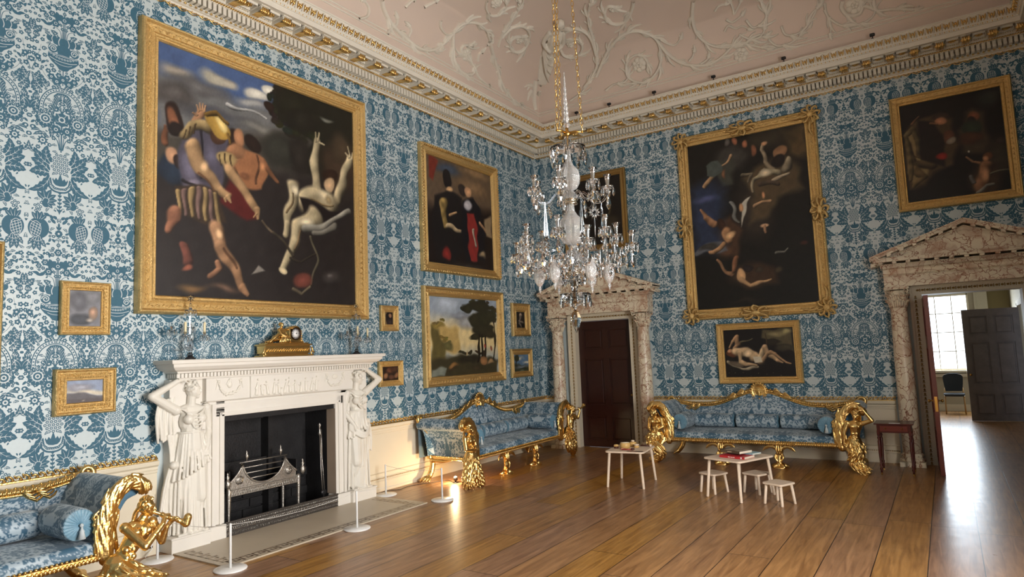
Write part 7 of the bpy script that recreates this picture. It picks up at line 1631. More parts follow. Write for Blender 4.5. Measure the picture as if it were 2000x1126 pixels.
def figure(s, pose, t, vox=0.0056):
    c = Clay(); rn = random.Random(len(pose)+5); P = lambda x, y, z: Vector((s*x, y, z))
    lean = {'flute': 0.13, 'horn': 0.06, 'raised': 0.0, 'crossed': 0.02, 'bowed': -0.02}[pose]
    pel = P(1.46+lean*0.2, -1.00, 0.44); wa = P(1.475+lean*0.5, -1.01, 0.535); ch = P(1.49+lean, -1.02, 0.655); nk = P(1.495+lean*1.2, -1.03, 0.745)
    c.ball(pel, (0.092, 0.082, 0.10)); c.cap(pel, wa, 0.078, 0.060); c.cap(wa, ch, 0.060, 0.078); c.ball(ch, (0.088, 0.064, 0.078)); c.ball(ch+P(0, 0, 0)*0+Vector((0, 0.004, 0.045)), (0.100, 0.048, 0.036))
    for q in (-1, 1): c.ball(ch+Vector((q*0.040, -0.052, 0.002)), 0.034 if pose != 'raised' else 0.030); c.ball(wa+Vector((q*0.024, -0.048, 0.02)), 0.026); c.ball(wa+Vector((q*0.022, -0.050, -0.03)), 0.024)
    c.cap(ch+Vector((0, 0.005, 0.04)), nk, 0.036, 0.030)
    H = nk+Vector((s*0.012, -0.012, 0.070)); f = {'flute': Vector((s*0.75, -0.65, -0.15)), 'horn': Vector((s*0.9, -0.4, 0.1)), 'raised': Vector((-s*0.35, -0.9, -0.05)), 'crossed': Vector((-0.5*s, -0.85, -0.2)), 'bowed': Vector((s*0.2, -0.9, -0.45))}[pose].normalized()
    if pose == 'bowed': H += Vector((0, -0.03, -0.02))
    up = Vector((0, 0, 1)); sd = up.cross(f).normalized(); u2 = f.cross(sd)
    c.ball(H, (0.050, 0.052, 0.062)); c.ball(H+f*0.018-u2*0.022, (0.037, 0.037, 0.042)); c.ball(H+f*0.036-u2*0.052, 0.016)
    c.cap(H+f*0.048+u2*0.008, H+f*0.063-u2*0.016, 0.006, 0.009, 6); c.cap(H+f*0.054-u2*0.034-sd*0.010, H+f*0.054-u2*0.034+sd*0.010, 0.0055, n=6)
    for q in (-1, 1): c.cap(H+f*0.044+sd*q*0.028+u2*0.012, H+f*0.050+sd*q*0.009+u2*0.014, 0.0065, 0.006, 6); c.ball(H+sd*q*0.048, 0.010)
    for i in range(44):
        a = rn.uniform(0, 2*pi); e = rn.uniform(-0.5, 1.4); d = Vector((cos(a)*cos(e), sin(a)*cos(e), sin(e)))
        if d.dot(f) > 0.35 and e < 0.8: continue
        c.ball(H+Vector((d.x*0.052, d.y*0.054, d.z*0.062+0.004)), rn.uniform(0.011, 0.017))
    for i in range(5): c.chain([H-f*0.04+sd*0.02*(i-2), H-f*0.065-u2*0.05+sd*0.018*(i-2), nk-f*0.06-u2*0.06+sd*0.02*(i-2)], [0.013, 0.013, 0.008], 6)
    def arm(side, el, wr, hand):
        sh = ch+sd*0.0+Vector((side*0.098, 0.0, 0.042)); c.ball(sh, 0.037); c.cap(sh, el, 0.034, 0.028); c.cap(el, wr, 0.029, 0.018); d = (hand-wr).normalized(); c.cap(wr, hand, 0.016, 0.018)
        o = d.cross(Vector((0, 0, 1))); o = o.normalized() if o.length > 0.1 else Vector((1, 0, 0)); w = d.cross(o)
        for k in range(4): b = hand+o*(k-1.5)*0.011; c.cap(b, b+d*0.022+w*0.010, 0.0068, 0.0062, 6); c.cap(b+d*0.022+w*0.010, b+d*0.028+w*0.026, 0.0062, 0.0055, 6)
        c.cap(hand-d*0.010+o*0.016, hand+d*0.014+o*0.024+w*0.010, 0.007, 0.006, 6)
    if pose == 'flute':
        m_ = H+f*0.058-u2*0.036; tip = m_+Vector((s*0.195, -0.08, -0.11)); mid = m_.lerp(tip, 0.32); mid2 = m_.lerp(tip, 0.58)
        arm(s, ch+Vector((s*0.145, -0.045, -0.095)), mid2+Vector((-s*0.035, 0.02, -0.050)), mid2+Vector((0, 0, -0.004))); arm(-s, ch+Vector((-s*0.02, -0.135, -0.085)), mid+Vector((-s*0.03, -0.035, -0.045)), mid+Vector((0, -0.012, -0.002)))
        c.cap(m_, m_.lerp(tip, 0.8), 0.011, 0.015)
        for q in (0.25, 0.45, 0.62, 0.78): c.ball(m_.lerp(tip, q), 0.019)
        d = (tip-m_).normalized(); c.cap(m_.lerp(tip, 0.78), tip, 0.015, 0.032); c.cap(tip, tip+Vector((s*0.012, -0.005, 0.038)), 0.030, 0.030)
    elif pose == 'horn':
        m_ = H+f*0.05-u2*0.03; tip = m_+Vector((s*0.20, -0.06, 0.045)); arm(s, ch+Vector((s*0.17, -0.05, -0.01)), m_.lerp(tip, .6)+Vector((-s*0.01, -0.01, -0.05)), m_.lerp(tip, .55)); arm(-s, ch+Vector((-s*0.13, -0.02, -0.12)), pel+Vector((-s*0.08, -0.08, 0.06)), pel+Vector((-s*0.05, -0.10, 0.02)))
        c.chain([m_, m_.lerp(tip, .5)+Vector((0, 0, -0.012)), tip, tip+Vector((s*0.045, 0, 0.02))], [0.009, 0.014, 0.022, 0.042], 8)
    elif pose == 'raised':
        arm(s, ch+Vector((s*0.215, -0.02, 0.085)), H+Vector((s*0.10, -0.015, 0.070)), H+Vector((s*0.055, -0.02, 0.066))); arm(-s, ch+Vector((-s*0.150, -0.01, -0.09)), pel+Vector((-s*0.13, -0.03, 0.02)), pel+Vector((-s*0.12, -0.05, -0.03)))
    elif pose == 'crossed':
        arm(s, ch+Vector((s*0.125, -0.04, -0.105)), wa+Vector((s*0.02, -0.095, -0.015)), wa+Vector((-s*0.035, -0.098, 0.0))); arm(-s, ch+Vector((-s*0.125, -0.03, -0.10)), wa+Vector((-s*0.02, -0.090, 0.03)), wa+Vector((s*0.035, -0.095, 0.045)))
    else:
        arm(s, ch+Vector((s*0.12, 0.0, -0.11)), pel+Vector((s*0.09, -0.05, 0.05)), pel+Vector((s*0.06, -0.09, 0.04))); arm(-s, ch+Vector((-s*0.13, -0.03, -0.08)), wa+Vector((-s*0.05, -0.09, 0.0)), wa+Vector((-s*0.0, -0.10, 0.0)))
    # acanthus skirt and tail
    if pose == 'crossed':
        tl = [[pel, P(1.44, -1.06, 0.26), P(1.40, -1.08, 0.10), P(1.38, -1.08, 0.035)], [pel, P(1.54, -1.04, 0.26), P(1.60, -1.05, 0.10), P(1.60, -1.06, 0.035)]]; rr = [0.09, 0.085, 0.080, 0.045]
    elif pose == 'raised': tl = [[pel, P(1.50, -1.04, 0.30), P(1.44, -1.03, 0.18), P(1.52, -1.05, 0.08), P(1.62, -1.08, 0.035)]]; rr = [0.095, 0.090, 0.075, 0.062, 0.030]
    elif pose == 'bowed': tl = [[pel, P(1.56, -1.04, 0.36), P(1.46, -1.06, 0.24), P(1.38, -1.05, 0.14), P(1.48, -1.04, 0.06), P(1.56, -1.06, 0.03)]]; rr = [0.095, 0.090, 0.08, 0.055, 0.048, 0.03]
    elif pose == 'horn': tl = [[pel, P(1.42, -1.06, 0.36), P(1.32, -1.08, 0.22), P(1.42, -1.08, 0.10), P(1.52, -1.06, 0.20), P(1.54, -1.05, 0.06)], [pel, P(1.56, -1.02, 0.25), P(1.57, -1.02, 0.05)]]; rr = [0.090, 0.07, 0.058, 0.052, 0.045, 0.035]
    else: tl = [[pel, P(1.56, -1.08, 0.33), P(1.68, -1.12, 0.20), P(1.62, -1.14, 0.08), P(1.50, -1.12, 0.045)]]; rr = [0.10, 0.105, 0.095, 0.07, 0.035]
    for ch_ in tl:
        Q = smooth_path(ch_, 4); R_ = np.interp(np.linspace(0, 1, len(Q)), np.linspace(0, 1, len(ch_)), rr[:len(ch_)]); c.chain(ch_, list(rr[:len(ch_)]), 10, 4)
        for i in range(1, len(Q)-2):
            d = (Q[i+1]-Q[i]).normalized(); o1 = d.orthogonal().normalized(); o2 = d.cross(o1)
            for k in range(7):
                a = k*2*pi/7+i*0.45; n_ = o1*cos(a)+o2*sin(a); b = Q[i]+n_*R_[i]*0.90; e = b+d*0.070+n_*0.016; c.cap(b, (b+e)/2+n_*0.006, 0.010, 0.013, 6); c.cap((b+e)/2+n_*0.006, e, 0.013, 0.005, 6)
    for k in range(12):
        a = k*2*pi/12; n_ = Vector((cos(a), sin(a)*0.9, 0)); b = pel+n_*0.075+Vector((0, 0, 0.02)); e = b+n_*0.045+Vector((0, 0, -0.10)); c.cap(b, e, 0.016, 0.010, 6); c.cap(e, e+n_*0.018+Vector((0, 0, 0.02)), 0.010, 0.006, 6)
    for k in range(5): c.chain([P(1.30, -0.96, 0.36), P(1.36+0.01*k, -1.00-0.01*k, 0.40-0.03*k), P(1.42, -1.02, 0.36-0.035*k)], [0.018, 0.020, 0.012], 6)
    if pose == 'flute':
        for i, v in enumerate(c.mb.v):
            x, y, z = v; c.mb.v[i] = (s*(1.475+(s*x-1.62)*1.15), -1.08+(y+1.02)*1.12, 0.805-(0.885-z)*1.2 if z > 0.44 else z*0.61)
    return c.done({'flute': 'piping_figure', 'horn': 'horn_blowing_figure', 'raised': 'leaning_figure', 'crossed': 'folded_arm_figure', 'bowed': 'bowed_figure'}[pose], M_gold, t, vox, 1)
def sofa(label, loc, rz, poses):
    t = thing('gilt_sofa', label, 'sofa', loc, rz, 'carved gilt sofas in blue damask')
    return t
S2 = sofa('carved gilt sofa in blue damask standing against the far wall between the two doors', (4.22, -0.055, 0), 0, None)
uph(S2); rail_and_crest(S2)
for x in (-0.45, 0.42): mid_leg(x, S2)
for s in (-1, 1): rear_leg(s, S2); plume(s, S2)
S1 = copy_tree(S2, (0.055, -2.47, 0), pi/2, 'carved gilt sofa in blue damask on the left wall between fireplace and closed door')
S0 = copy_tree(S2, (0.055, -10.09, 0), pi/2, 'nearest gilt sofa in blue damask, lower left, with a golden piper on its arm')
figure(-1, 'bowed', S2); figure(1, 'raised', S2); figure(-1, 'crossed', S1); figure(1, 'horn', S1); figure(1, 'flute', S0, 0.0048)
# --- bolsters, loose on the seats
def bolster(label, group, r, L, tassels):
    t = thing('bolster_cushion', label, 'bolster', (0, 0, 0), 0, group)      # axis along local x, resting point at z=0
    def f(q, a):
        e = min(q, L-q); rr = r*(1-0.10*math.exp(-e/0.02)); return (q-L/2, rr*cos(a), r+rr*sin(a))
    silk('cover', f, lin(0, L), lin(0, 2*pi, STEP/r), t, lambda a, b: (a+0.02, b*r+1.20), flip=True)
    rs = np.linspace(0, 1, 7)
    for s in (-1, 1):
        m = MB(); P = [[(s*(L/2-0.004+0.020*(1-q)**0.7-0.012*max(0, 1-q*6)+0.0075*((k % 3 == 0)*2-1)*min(1, q*4)*(1-q**4)), r*0.93*q*cos(2*pi*k/72), r+r*0.93*q*sin(2*pi*k/72)) for q in rs] for k in range(72)]
        m.grid(P, True, s > 0, closed_u=True)
        m.build('gathered_end', mat('plain_blue_silk', (104, 142, 162), 0.42, var=0.35, vscale=45, bump=0.1), t)
    for s in ((-1,) if tassels == 1 else ()):
        m = MB(); x = s*(L/2+0.028); m.ball((x, 0, r), 0.016, 8, 6); m.lathe([(0.008, -0.01), (0.010, -0.03), (0.020, -0.045), (0.018, -0.055), (0.030, -0.105), (0.0, -0.105)], (x+s*0.006, 0, r), 12); m.build('tassel', mat('silver_tassel', (186, 196, 200), 0.6), t)
    return t
LB = bolster('long blue bolster', 'long back bolsters', 0.112, 0.64, 0); AB = bolster('arm bolster', 'arm bolsters', 0.13, 0.47, 1)
def put(root, first, src, x, y, z, rz, label, group):
    M = Matrix.Translation(root.location) @ Matrix.Rotation(root.rotation_euler.z, 4, 'Z') @ Vector((x, y, z)); rr = root.rotation_euler.z+rz
    if first: src.location = M; src.rotation_euler = (0, 0, rr); src['label'] = label; src['group'] = group; return src
    return copy_tree(src, tuple(M), rr, label, group)
names = {0: ('far-wall sofa', S2), 1: ('sofa between fireplace and closed door', S1), 2: ('nearest sofa', S0)}
for k, (nm, root) in names.items():
    g = 'blue bolsters on the '+nm
    for i, (x, w_) in enumerate(((-0.69, 'left'), (0.0, 'middle'), (0.69, 'right'))):
        if k == 2 and i < 2: continue
        put(root, k == 0 and i == 0, LB, x, -0.352, 0.512, 0, '%s long blue damask bolster against the back of the %s' % (w_, nm), g)
    for i, (x, w_) in enumerate(((-1.10, 'left'), (1.10, 'right'))):
        if k == 2 and i == 0: continue
        put(root, k == 0 and i == 0, AB, x, -0.672, 0.515, pi/2, 'round-ended blue bolster at the %s arm of the %s' % (w_, nm), g)
# ------------------------------------------------------------------ crystal chandelier
CX, CY = 4.245, -6.55
CH = thing('crystal_chandelier', 'large two-tier cut crystal chandelier hanging on three gilt chains', 'chandelier', (CX, CY, 0.0))
def facet(g): return 1+0.05*cos(8*g)
def glass(name, prof, n=20, parent=CH, c=(0, 0, 0), sq=None, smooth=True):
    M_ = M_cut if name in ('large_globe', 'upper_urn', 'lower_bowl', 'middle_bowl', 'spire') else M_glass
    m = MB(); m.lathe(prof, c, n, 'z', sq); 
    if not smooth: m.sm = [False]*len(m.sm)
    return m.build(name, M_, parent)
glass('finial', [(0.0, 2.025), (0.030, 2.085), (0.048, 2.15), (0.030, 2.205), (0.010, 2.235), (0.010, 2.25)], 8, smooth=False)
glass('bottom_dish', [(0.012, 2.25), (0.05, 2.27), (0.075, 2.31), (0.13, 2.36), (0.132, 2.366), (0.07, 2.325), (0.02, 2.30)], 24)
glass('lower_stem', [(0.012, 2.30), (0.03, 2.34), (0.022, 2.38), (0.034, 2.43), (0.026, 2.47), (0.05, 2.50), (0.045, 2.53)], 12, smooth=False)
glass('lower_bowl', [(0.045, 2.57), (0.075, 2.60), (0.095, 2.66), (0.085, 2.70), (0.055, 2.73), (0.03, 2.76), (0.045, 2.79)], 16, sq=facet, smooth=False)
glass('large_globe', [(0.035, 2.79), (0.085, 2.82), (0.122, 2.88), (0.126, 2.94), (0.105, 3.0), (0.060, 3.05), (0.036, 3.09), (0.030, 3.15)], 28, sq=facet, smooth=False)
glass('middle_bowl', [(0.045, 3.19), (0.075, 3.22), (0.05, 3.25), (0.03, 3.275)], 16, sq=facet, smooth=False)
glass('upper_urn', [(0.030, 3.275), (0.06, 3.29), (0.090, 3.34), (0.098, 3.40), (0.085, 3.45), (0.050, 3.49), (0.028, 3.53), (0.022, 3.62), (0.02, 3.66)], 24, sq=facet, smooth=False)
glass('canopy_dish', [(0.02, 3.64), (0.08, 3.665), (0.155, 3.655), (0.157, 3.662), (0.08, 3.675), (0.03, 3.69), (0.045, 3.72), (0.020, 3.76)], 24)
glass('spire', [(0.014, 3.84), (0.034, 3.865), (0.016, 3.89), (0.030, 3.92)]+[q for k in range(9) for q in ((0.026-0.0022*k, 3.93+0.045*k), (0.019-0.0018*k, 3.953+0.045*k))]+[(0.003, 4.36)], 6, smooth=False)
m = MB(); M_silver = mat('silvered_brass', (206, 196, 176), 0.2, 1.0)
for z in (2.53, 3.15): m.lathe([(0.02, z), (0.062, z), (0.066, z+0.008), (0.058, z+0.014), (0.055, z+0.036), (0.066, z+0.040), (0.066, z+0.046), (0.02, z+0.046)], n=24)
m.tube([(0, 0, 2.25), (0, 0, 3.80)], 0.006, 8); m.build('collar_rod', M_silver, CH)
m = MB(); m.lathe([(0.012, 3.76), (0.03, 3.775), (0.03, 3.80), (0.014, 3.815), (0.014, 3.87)], n=12)
for k in range(3): a = 0.35+k*2*pi/3; m.tube([(0, 0, 3.79), (0.075*cos(a), 0.075*sin(a), 3.80), (0.13*cos(a), 0.13*sin(a), 3.79)], [0.014, 0.011, 0.008], 6); m.ball((0.135*cos(a), 0.135*sin(a), 3.79), 0.012, 8, 6)
m.build('hanging_bracket', M_brass, CH)
for k in range(3):
    m = MB(); a = 0.35+k*2*pi/3; p0 = Vector((0.135*cos(a), 0.135*sin(a), 3.80)); p1 = Vector((0.03*cos(a), 0.03*sin(a), 7.82)); n = 80; d = (p1-p0).normalized(); o1 = d.orthogonal().normalized(); o2 = d.cross(o1)
    for i in range(n):
        c = p0.lerp(p1, (i+0.5)/n); o = o1 if i % 2 else o2; m.tube([c+d*0.031*cos(t)+o*0.013*sin(t) for t in [2*pi*j/8 for j in range(8)]], 0.0036, 4, closed=True)
    m.build('chain', M_gold, CH)
DROPS = []
def cup_and_pan(par, x, y, z, r=0.058):
    m = MB(); m.lathe([(0.012, z-0.045), (0.020, z-0.03), (0.012, z-0.012), (0.02, z-0.004), (r*0.7, z), (r, z+0.014), (r*0.98, z+0.018), (r*0.6, z+0.006), (0.012, z+0.006), (0.014, z+0.03), (0.020, z+0.075), (0.022, z+0.10), (0.036, z+0.118), (0.036, z+0.123), (0.012, z+0.11)], (x, y, 0), 12); m.build('candle_socket', M_glass, par)
    for k in range(7): a = k*2*pi/7+x*9; DROPS.append((x+(r-0.004)*cos(a), y+(r-0.004)*sin(a), z+0.010, 0.075, 0.0115))
def arm_(r, z0, z1, a, drop=0.13):
    m = MB(); dx, dy = cos(a), sin(a); P = smooth_path([(dx*0.05, dy*0.05, z0), (dx*r*0.35, dy*r*0.35, z0+0.07), (dx*r*0.62, dy*r*0.62, z0-0.02), (dx*r*0.85, dy*r*0.85, z0-drop*0.35), (dx*r, dy*r, z1-0.04)], 5)
    m.tube(P, 0.0095, 6); m.sm = [False]*len(m.sm); o = m.build('arm', M_glass, CH); cup_and_pan(o, dx*r, dy*r, z1); DROPS.append((dx*r, dy*r, z1-0.05, 0.14, 0.020)); DROPS.append((dx*r*0.62, dy*r*0.62, z0-0.03, 0.10, 0.016))
for k in range(12): arm_((0.52, 0.40)[k % 2], 2.62, (2.74, 2.86)[k % 2], 0.2+k*2*pi/12)
for k in range(7): arm_(0.33, 3.18, 3.27+0.02*(k % 2), 0.45+k*2*pi/7, 0.05)
for k in range(5):
    a = 0.5+k*2*pi/5; x, y = 0.27*cos(a), 0.27*sin(a); m = MB(); m.tube(smooth_path([(0.04*cos(a), 0.04*sin(a), 2.66), (x*.6, y*.6, 2.74), (x, y, 2.72), (x, y, 2.80)], 4), 0.008, 6)
    m.lathe([(0.02, 2.80), (0.030, 2.82), (0.012, 2.84), (0.022, 2.86), (0.020, 2.90), (0.012, 3.02), (0.003, 3.15)], (x, y, 0), 6); m.sm = [False]*len(m.sm); m.build('obelisk', M_glass, CH)
m = MB(); c = Vector((0.20, 0.05, 3.06)); m.tube([(0.20, 0.05, 2.74), (0.20, 0.05, 3.18)], 0.006, 6)
for k in range(10): a = k*2*pi/10; d = Vector((cos(a)*0.8, cos(a)*0.6, sin(a))); m.tube([c, c+d*0.03, c+d*0.075], [0.010, 0.013, 0.001], 4)
m.build('star', M_glass, CH)
for k in range(6):
    a = 0.45+k*pi/3; x, y = 0.30*cos(a), 0.30*sin(a); m = MB(); m.lathe([(0.0, 2.68), (0.012, 2.66), (0.020, 2.62), (0.046, 2.56), (0.050, 2.52), (0.034, 2.47), (0.010, 2.44), (0.014, 2.42), (0.0, 2.38)], (x, y, 0), 10, sq=facet); m.sm = [False]*len(m.sm); m.build('beaded_bag', M_cut, CH)
for k in range(8):
    a = k*2*pi/8; c = Vector((0.10*cos(a), 0.10*sin(a), 2.47+0.03*(k % 2))); m = MB()
    for q in range(8): t = q*2*pi/8; d = Vector((-sin(a)*cos(t), cos(a)*cos(t), sin(t))); m.tube([c, c+d*0.018, c+d*0.045], [0.007, 0.009, 0.001], 4)
    m.sm = [False]*len(m.sm); m.build('rosette_star', M_glass, CH)
for k in range(12): a = 0.2+(k+.5)*2*pi/12; DROPS.append((0.46*cos(a), 0.46*sin(a), 2.70, 0.15, 0.017)); DROPS.append((0.22*cos(a), 0.22*sin(a), 2.62, 0.13, 0.016))
for k in range(14): a = k*2*pi/14; DROPS.append((0.128*cos(a), 0.128*sin(a), 2.36, 0.13 if k % 2 else 0.09, 0.014))
for k in range(14): a = k*2*pi/14+.1; DROPS.append((0.152*cos(a), 0.152*sin(a), 3.655, 0.16 if k % 2 else 0.10, 0.015))
for k in range(10):              # swags of beads between the arms and the globe
    a0 = 0.2+k*2*pi/10
    for i in range(7): t = (i+0.5)/7; r = 0.06+0.40*t; DROPS.append((r*cos(a0+0.3*sin(pi*t)), r*sin(a0+0.3*sin(pi*t)), 2.60+0.16*t-0.16*sin(pi*t)+0.03, 0.026, 0.010))
for k in range(10):
    a0 = 0.2+(k+.5)*2*pi/10
    for i in range(8): t = (i+0.5)/8; r = 0.42+0.05*sin(pi*t); DROPS.append((r*cos(a0+0.6*(t-.5)), r*sin(a0+0.6*(t-.5)), 2.74-0.09*sin(pi*t), 0.040 if i % 2 else 0.08, 0.011))
    for i in range(3): DROPS.append(((0.16+.09*i)*cos(a0), (0.16+.09*i)*sin(a0), 2.63+0.02*i, 0.10, 0.014))
for k in range(12):
    a0 = k*2*pi/12
    for i in range(4): DROPS.append((0.10*cos(a0+i*.13), 0.10*sin(a0+i*.13), 2.66-0.035*sin(pi*(i+.5)/4), 0.045, 0.010))
def drop_shape(m, x, y, z, L, r):
    r *= 1.25
    m.lathe([(0.0, z), (0.0015, z-0.006), (r*0.45, z-L*0.18), (r*0.9, z-L*0.52), (r, z-L*0.66), (r*0.55, z-L*0.88), (0.0, z-L)], (x, y, 0), 6); 
cl_ = CAM_LOC-Vector((CX, CY, 0)); DROPS.sort(key=lambda d: (Vector(d[:3])-cl_).length*1.0-d[3]*6)
for d in DROPS[:100]:
    m = MB(); drop_shape(m, *d); m.sm = [False]*len(m.sm); m.build('pendant_drop', M_glass, CH)
m = MB()
for d in DROPS[100:]: drop_shape(m, *d)
m.sm = [False]*len(m.sm); o = m.build('distant_pendants', M_glass, CH); o['kind'] = 'stuff'

# ------------------------------------------------------------------ mantel clock and candelabra (on the shelf, z = 1.945)
ZS = 1.9455
K = thing('mantel_clock', 'gilt clock with a reclining robed figure and white dial on the mantelpiece', 'clock', (0.135, -6.40, ZS), pi/2)
m = MB(); m.bbox((-0.355, -0.115, 0.0), (0.355, 0.085, 0.020), 0.004); m.bbox((-0.325, -0.095, 0.035), (0.325, 0.075, 0.135), 0.006); m.bbox((-0.30, -0.085, 0.02), (0.30, 0.07, 0.04), 0.004)
m.bbox((-0.345, -0.110, 0.132), (0.345, 0.085, 0.150), 0.005); m.bbox((-0.30, -0.095, 0.150), (0.30, 0.07, 0.165), 0.004)
for s in (-1, 1): m.tube([(s*(0.352+0.022*cos(t)), -0.10, 0.035+0.022*sin(t)) for t in np.linspace(0, 5.5, 9)], 0.010, 6); m.tube(smooth_path([(s*0.34, -0.10, 0.11), (s*0.35, -0.105, 0.07), (s*0.375, -0.10, 0.04)], 2), 0.013, 6)
for i in range(18):
    x = -0.29+i*0.58/17; m.tube([(x-0.014, -0.098, 0.06), (x-0.004, -0.104, 0.085), (x+0.010, -0.10, 0.10), (x+0.014, -0.102, 0.08)], 0.006, 5)
m.build('clock_base', M_gold, K)
m = MB(); m.bbox((0.03, -0.075, 0.165), (0.205, 0.055, 0.345), 0.012); m.lathe([(0.0, -0.075), (0.088, -0.075), (0.088, 0.05), (0.0, 0.05)], (0.118, 0, 0.285), 24, 'y'); m.bbox((0.0, -0.085, 0.165), (0.235, 0.06, 0.185), 0.005)
for k in range(5): m.ball((0.22, -0.06, 0.19+0.03*k), 0.016-0.002*k, 6, 4)
m.build('clock_case', M_gold, K)
m = MB(); m.lathe([(0.074, -0.078), (0.078, -0.086), (0.070, -0.092), (0.066, -0.082)], (0.118, 0, 0.275), 28, 'y', caps=False); m.build('bezel', mat('dark_bronze', (70, 48, 30), 0.35, 0.9), K)
m = MB(); m.lathe([(0.0, -0.084), (0.067, -0.083)], (0.118, 0, 0.275), 28, 'y'); d_ = m.build('dial', mat('white_enamel_dial', (240, 240, 240), 0.3), K)
m = MB()
for h in range(12):
    a = h*pi/6; w_ = 0.004 if h % 3 else 0.006; p = Vector((sin(a), 0, cos(a))); o = Vector((cos(a), 0, -sin(a))); c = Vector((0.118, -0.0852, 0.275)); q0, q1 = c+p*0.050, c+p*0.062; m.add([q0-o*w_/2, q0+o*w_/2, q1+o*w_/2, q1-o*w_/2], [(0, 1, 2, 3)])
for (a, L) in ((radians(37), 0.034), (radians(90), 0.046)): p = Vector((sin(a), 0, cos(a))); o = Vector((cos(a), 0, -sin(a))); c = Vector((0.118, -0.0862, 0.275)); m.add([c-o*.0028, c+o*.0028, c+p*L+o*.001, c+p*L-o*.001], [(0, 1, 2, 3)])
m.ball((0.118, -0.086, 0.275), 0.005, 8, 4); o = m.build('hands_and_hour_marks', mat('dial_black', (24, 24, 30), 0.5)); o.parent = d_
c = Clay(); Z = 0.165
c.cap((-0.05, -0.01, Z+0.06), (-0.06, -0.02, Z+0.135), 0.042, 0.036); c.ball((-0.06, -0.02, Z+0.155), (0.050, 0.034, 0.030)); c.cap((-0.058, -0.02, Z+0.16), (-0.052, -0.025, Z+0.195), 0.016, 0.015)
c.ball((-0.050, -0.028, Z+0.218), (0.024, 0.026, 0.030)); c.ball((-0.056, -0.018, Z+0.228), (0.026, 0.026, 0.024)); c.ball((-0.072, -0.01, Z+0.222), 0.013)
c.cap((-0.018, -0.03, Z+0.158), (0.045, -0.03, Z+0.165), 0.017, 0.014); c.cap((0.045, -0.03, Z+0.165), (0.09, -0.04, Z+0.195), 0.014, 0.012); c.cap((-0.10, -0.035, Z+0.155), (-0.085, -0.075, Z+0.10), 0.017, 0.014); c.cap((-0.085, -0.075, Z+0.10), (-0.03, -0.09, Z+0.075), 0.014, 0.012)
for k in range(13): t = k/12; c.chain([(-0.05-0.03*t, -0.055+0.05*t, Z+0.085+0.02*t), (-0.14, -0.075+0.08*t, Z+0.085-0.01*k*0.4), (-0.225-0.02*cos(k), -0.07+0.09*t, Z+0.012+0.004*(k % 3))], [0.022, 0.020, 0.013], 6)
for k in range(7): c.chain([(-0.05+0.008*k, -0.06, Z+0.09), (-0.09+0.018*k, -0.085, Z+0.05), (-0.12+0.026*k, -0.085, Z+0.010)], [0.016, 0.015, 0.010], 6)
c.ball((-0.15, -0.05, Z+0.055), (0.055, 0.04, 0.04)); c.cap((-0.03, -0.085, Z+0.02), (0.01, -0.09, Z+0.015), 0.014, 0.010)
for k in range(6): c.chain([(-0.09+0.012*k, -0.045, Z+0.165), (-0.08+0.014*k, -0.060, Z+0.12), (-0.07+0.010*k, -0.058, Z+0.08)], [0.009, 0.010, 0.008], 6)
c.done('reclining_figure', M_gold, K, 0.0042, 1)
M_wax = mat('ivory_candle', (238, 224, 184), 0.5); M_glass2 = M_glass
def candelabrum(label, x, y, pos):
    t = thing('crystal_candelabrum', label, 'candelabrum', (x, y, ZS), 0, 'pair of crystal candelabra on the mantelpiece')
    m = MB(); m.lathe([(0.062, 0.0), (0.062, 0.008), (0.045, 0.018), (0.030, 0.030)], n=4); m.lathe([(0.055, 0.0), (0.055, 0.012), (0.03, 0.03), (0.018, 0.05)], n=16); m.build('base', M_iron, t)
    m = MB(); m.lathe([(0.020, 0.03), (0.032, 0.05), (0.018, 0.075), (0.026, 0.11), (0.040, 0.15), (0.030, 0.19), (0.014, 0.22), (0.020, 0.24), (0.010, 0.27), (0.010, 0.50)], n=10); m.sm = [False]*len(m.sm); m.build('stem', M_glass, t)
    m = MB(); m.lathe([(0.008, 0.50), (0.020, 0.515), (0.060, 0.52), (0.062, 0.526), (0.02, 0.53), (0.012, 0.56), (0.016, 0.58), (0.005, 0.60)], n=14); m.build('canopy', M_glass, t)
    m = MB(); c = Vector((0, 0, 0.655)); m.tube([(0, 0, 0.59), (0, 0, 0.64)], 0.004, 5)
    for k in range(8): a = k*pi/4; d = Vector((cos(a)*0.5, cos(a)*0.86, sin(a))); m.tube([c, c+d*0.014, c+d*0.042], [0.007, 0.009, 0.001], 4)
    m.build('star', M_glass, t)
    for (dx, dy, z, cd) in pos:
        m = MB(); m.tube(smooth_path([(0, 0, 0.15), (dx*.5, dy*.5, 0.10), (dx*.95, dy*.95, 0.13), (dx, dy, z)], 4), 0.006, 6); m.lathe([(0.01, z), (0.045, z+0.010), (0.046, z+0.014), (0.012, z+0.016), (0.018, z+0.05), (0.010, z+0.05)], (dx, dy, 0), 12); a_ = m.build('arm', M_glass, t)
        for k in range(6):
            m = MB(); aa = k*pi/3; drop_shape(m, dx+0.042*cos(aa), dy+0.042*sin(aa), z+0.010, 0.06, 0.010); m.build('pendant_drop', M_glass, a_)
        if cd: m = MB(); m.lathe([(0.0125, z+0.03), (0.0125, z+0.15), (0.004, z+0.155), (0.0, z+0.16)], (dx, dy, 0), 12); m.build('candle', M_wax, t)
    for k in range(8):
        m = MB(); aa = k*pi/4; drop_shape(m, 0.058*cos(aa), 0.058*sin(aa), 0.52, 0.055, 0.008); m.build('canopy_drop', M_glass, t)
candelabrum('crystal candelabrum with two candles at the left end of the mantelpiece', 0.185, -7.62, [(0.06, -0.09, 0.24, True), (0.05, 0.13, 0.24, True), (-0.03, 0.02, 0.33, False), (0.0, -0.20, 0.30, False)])
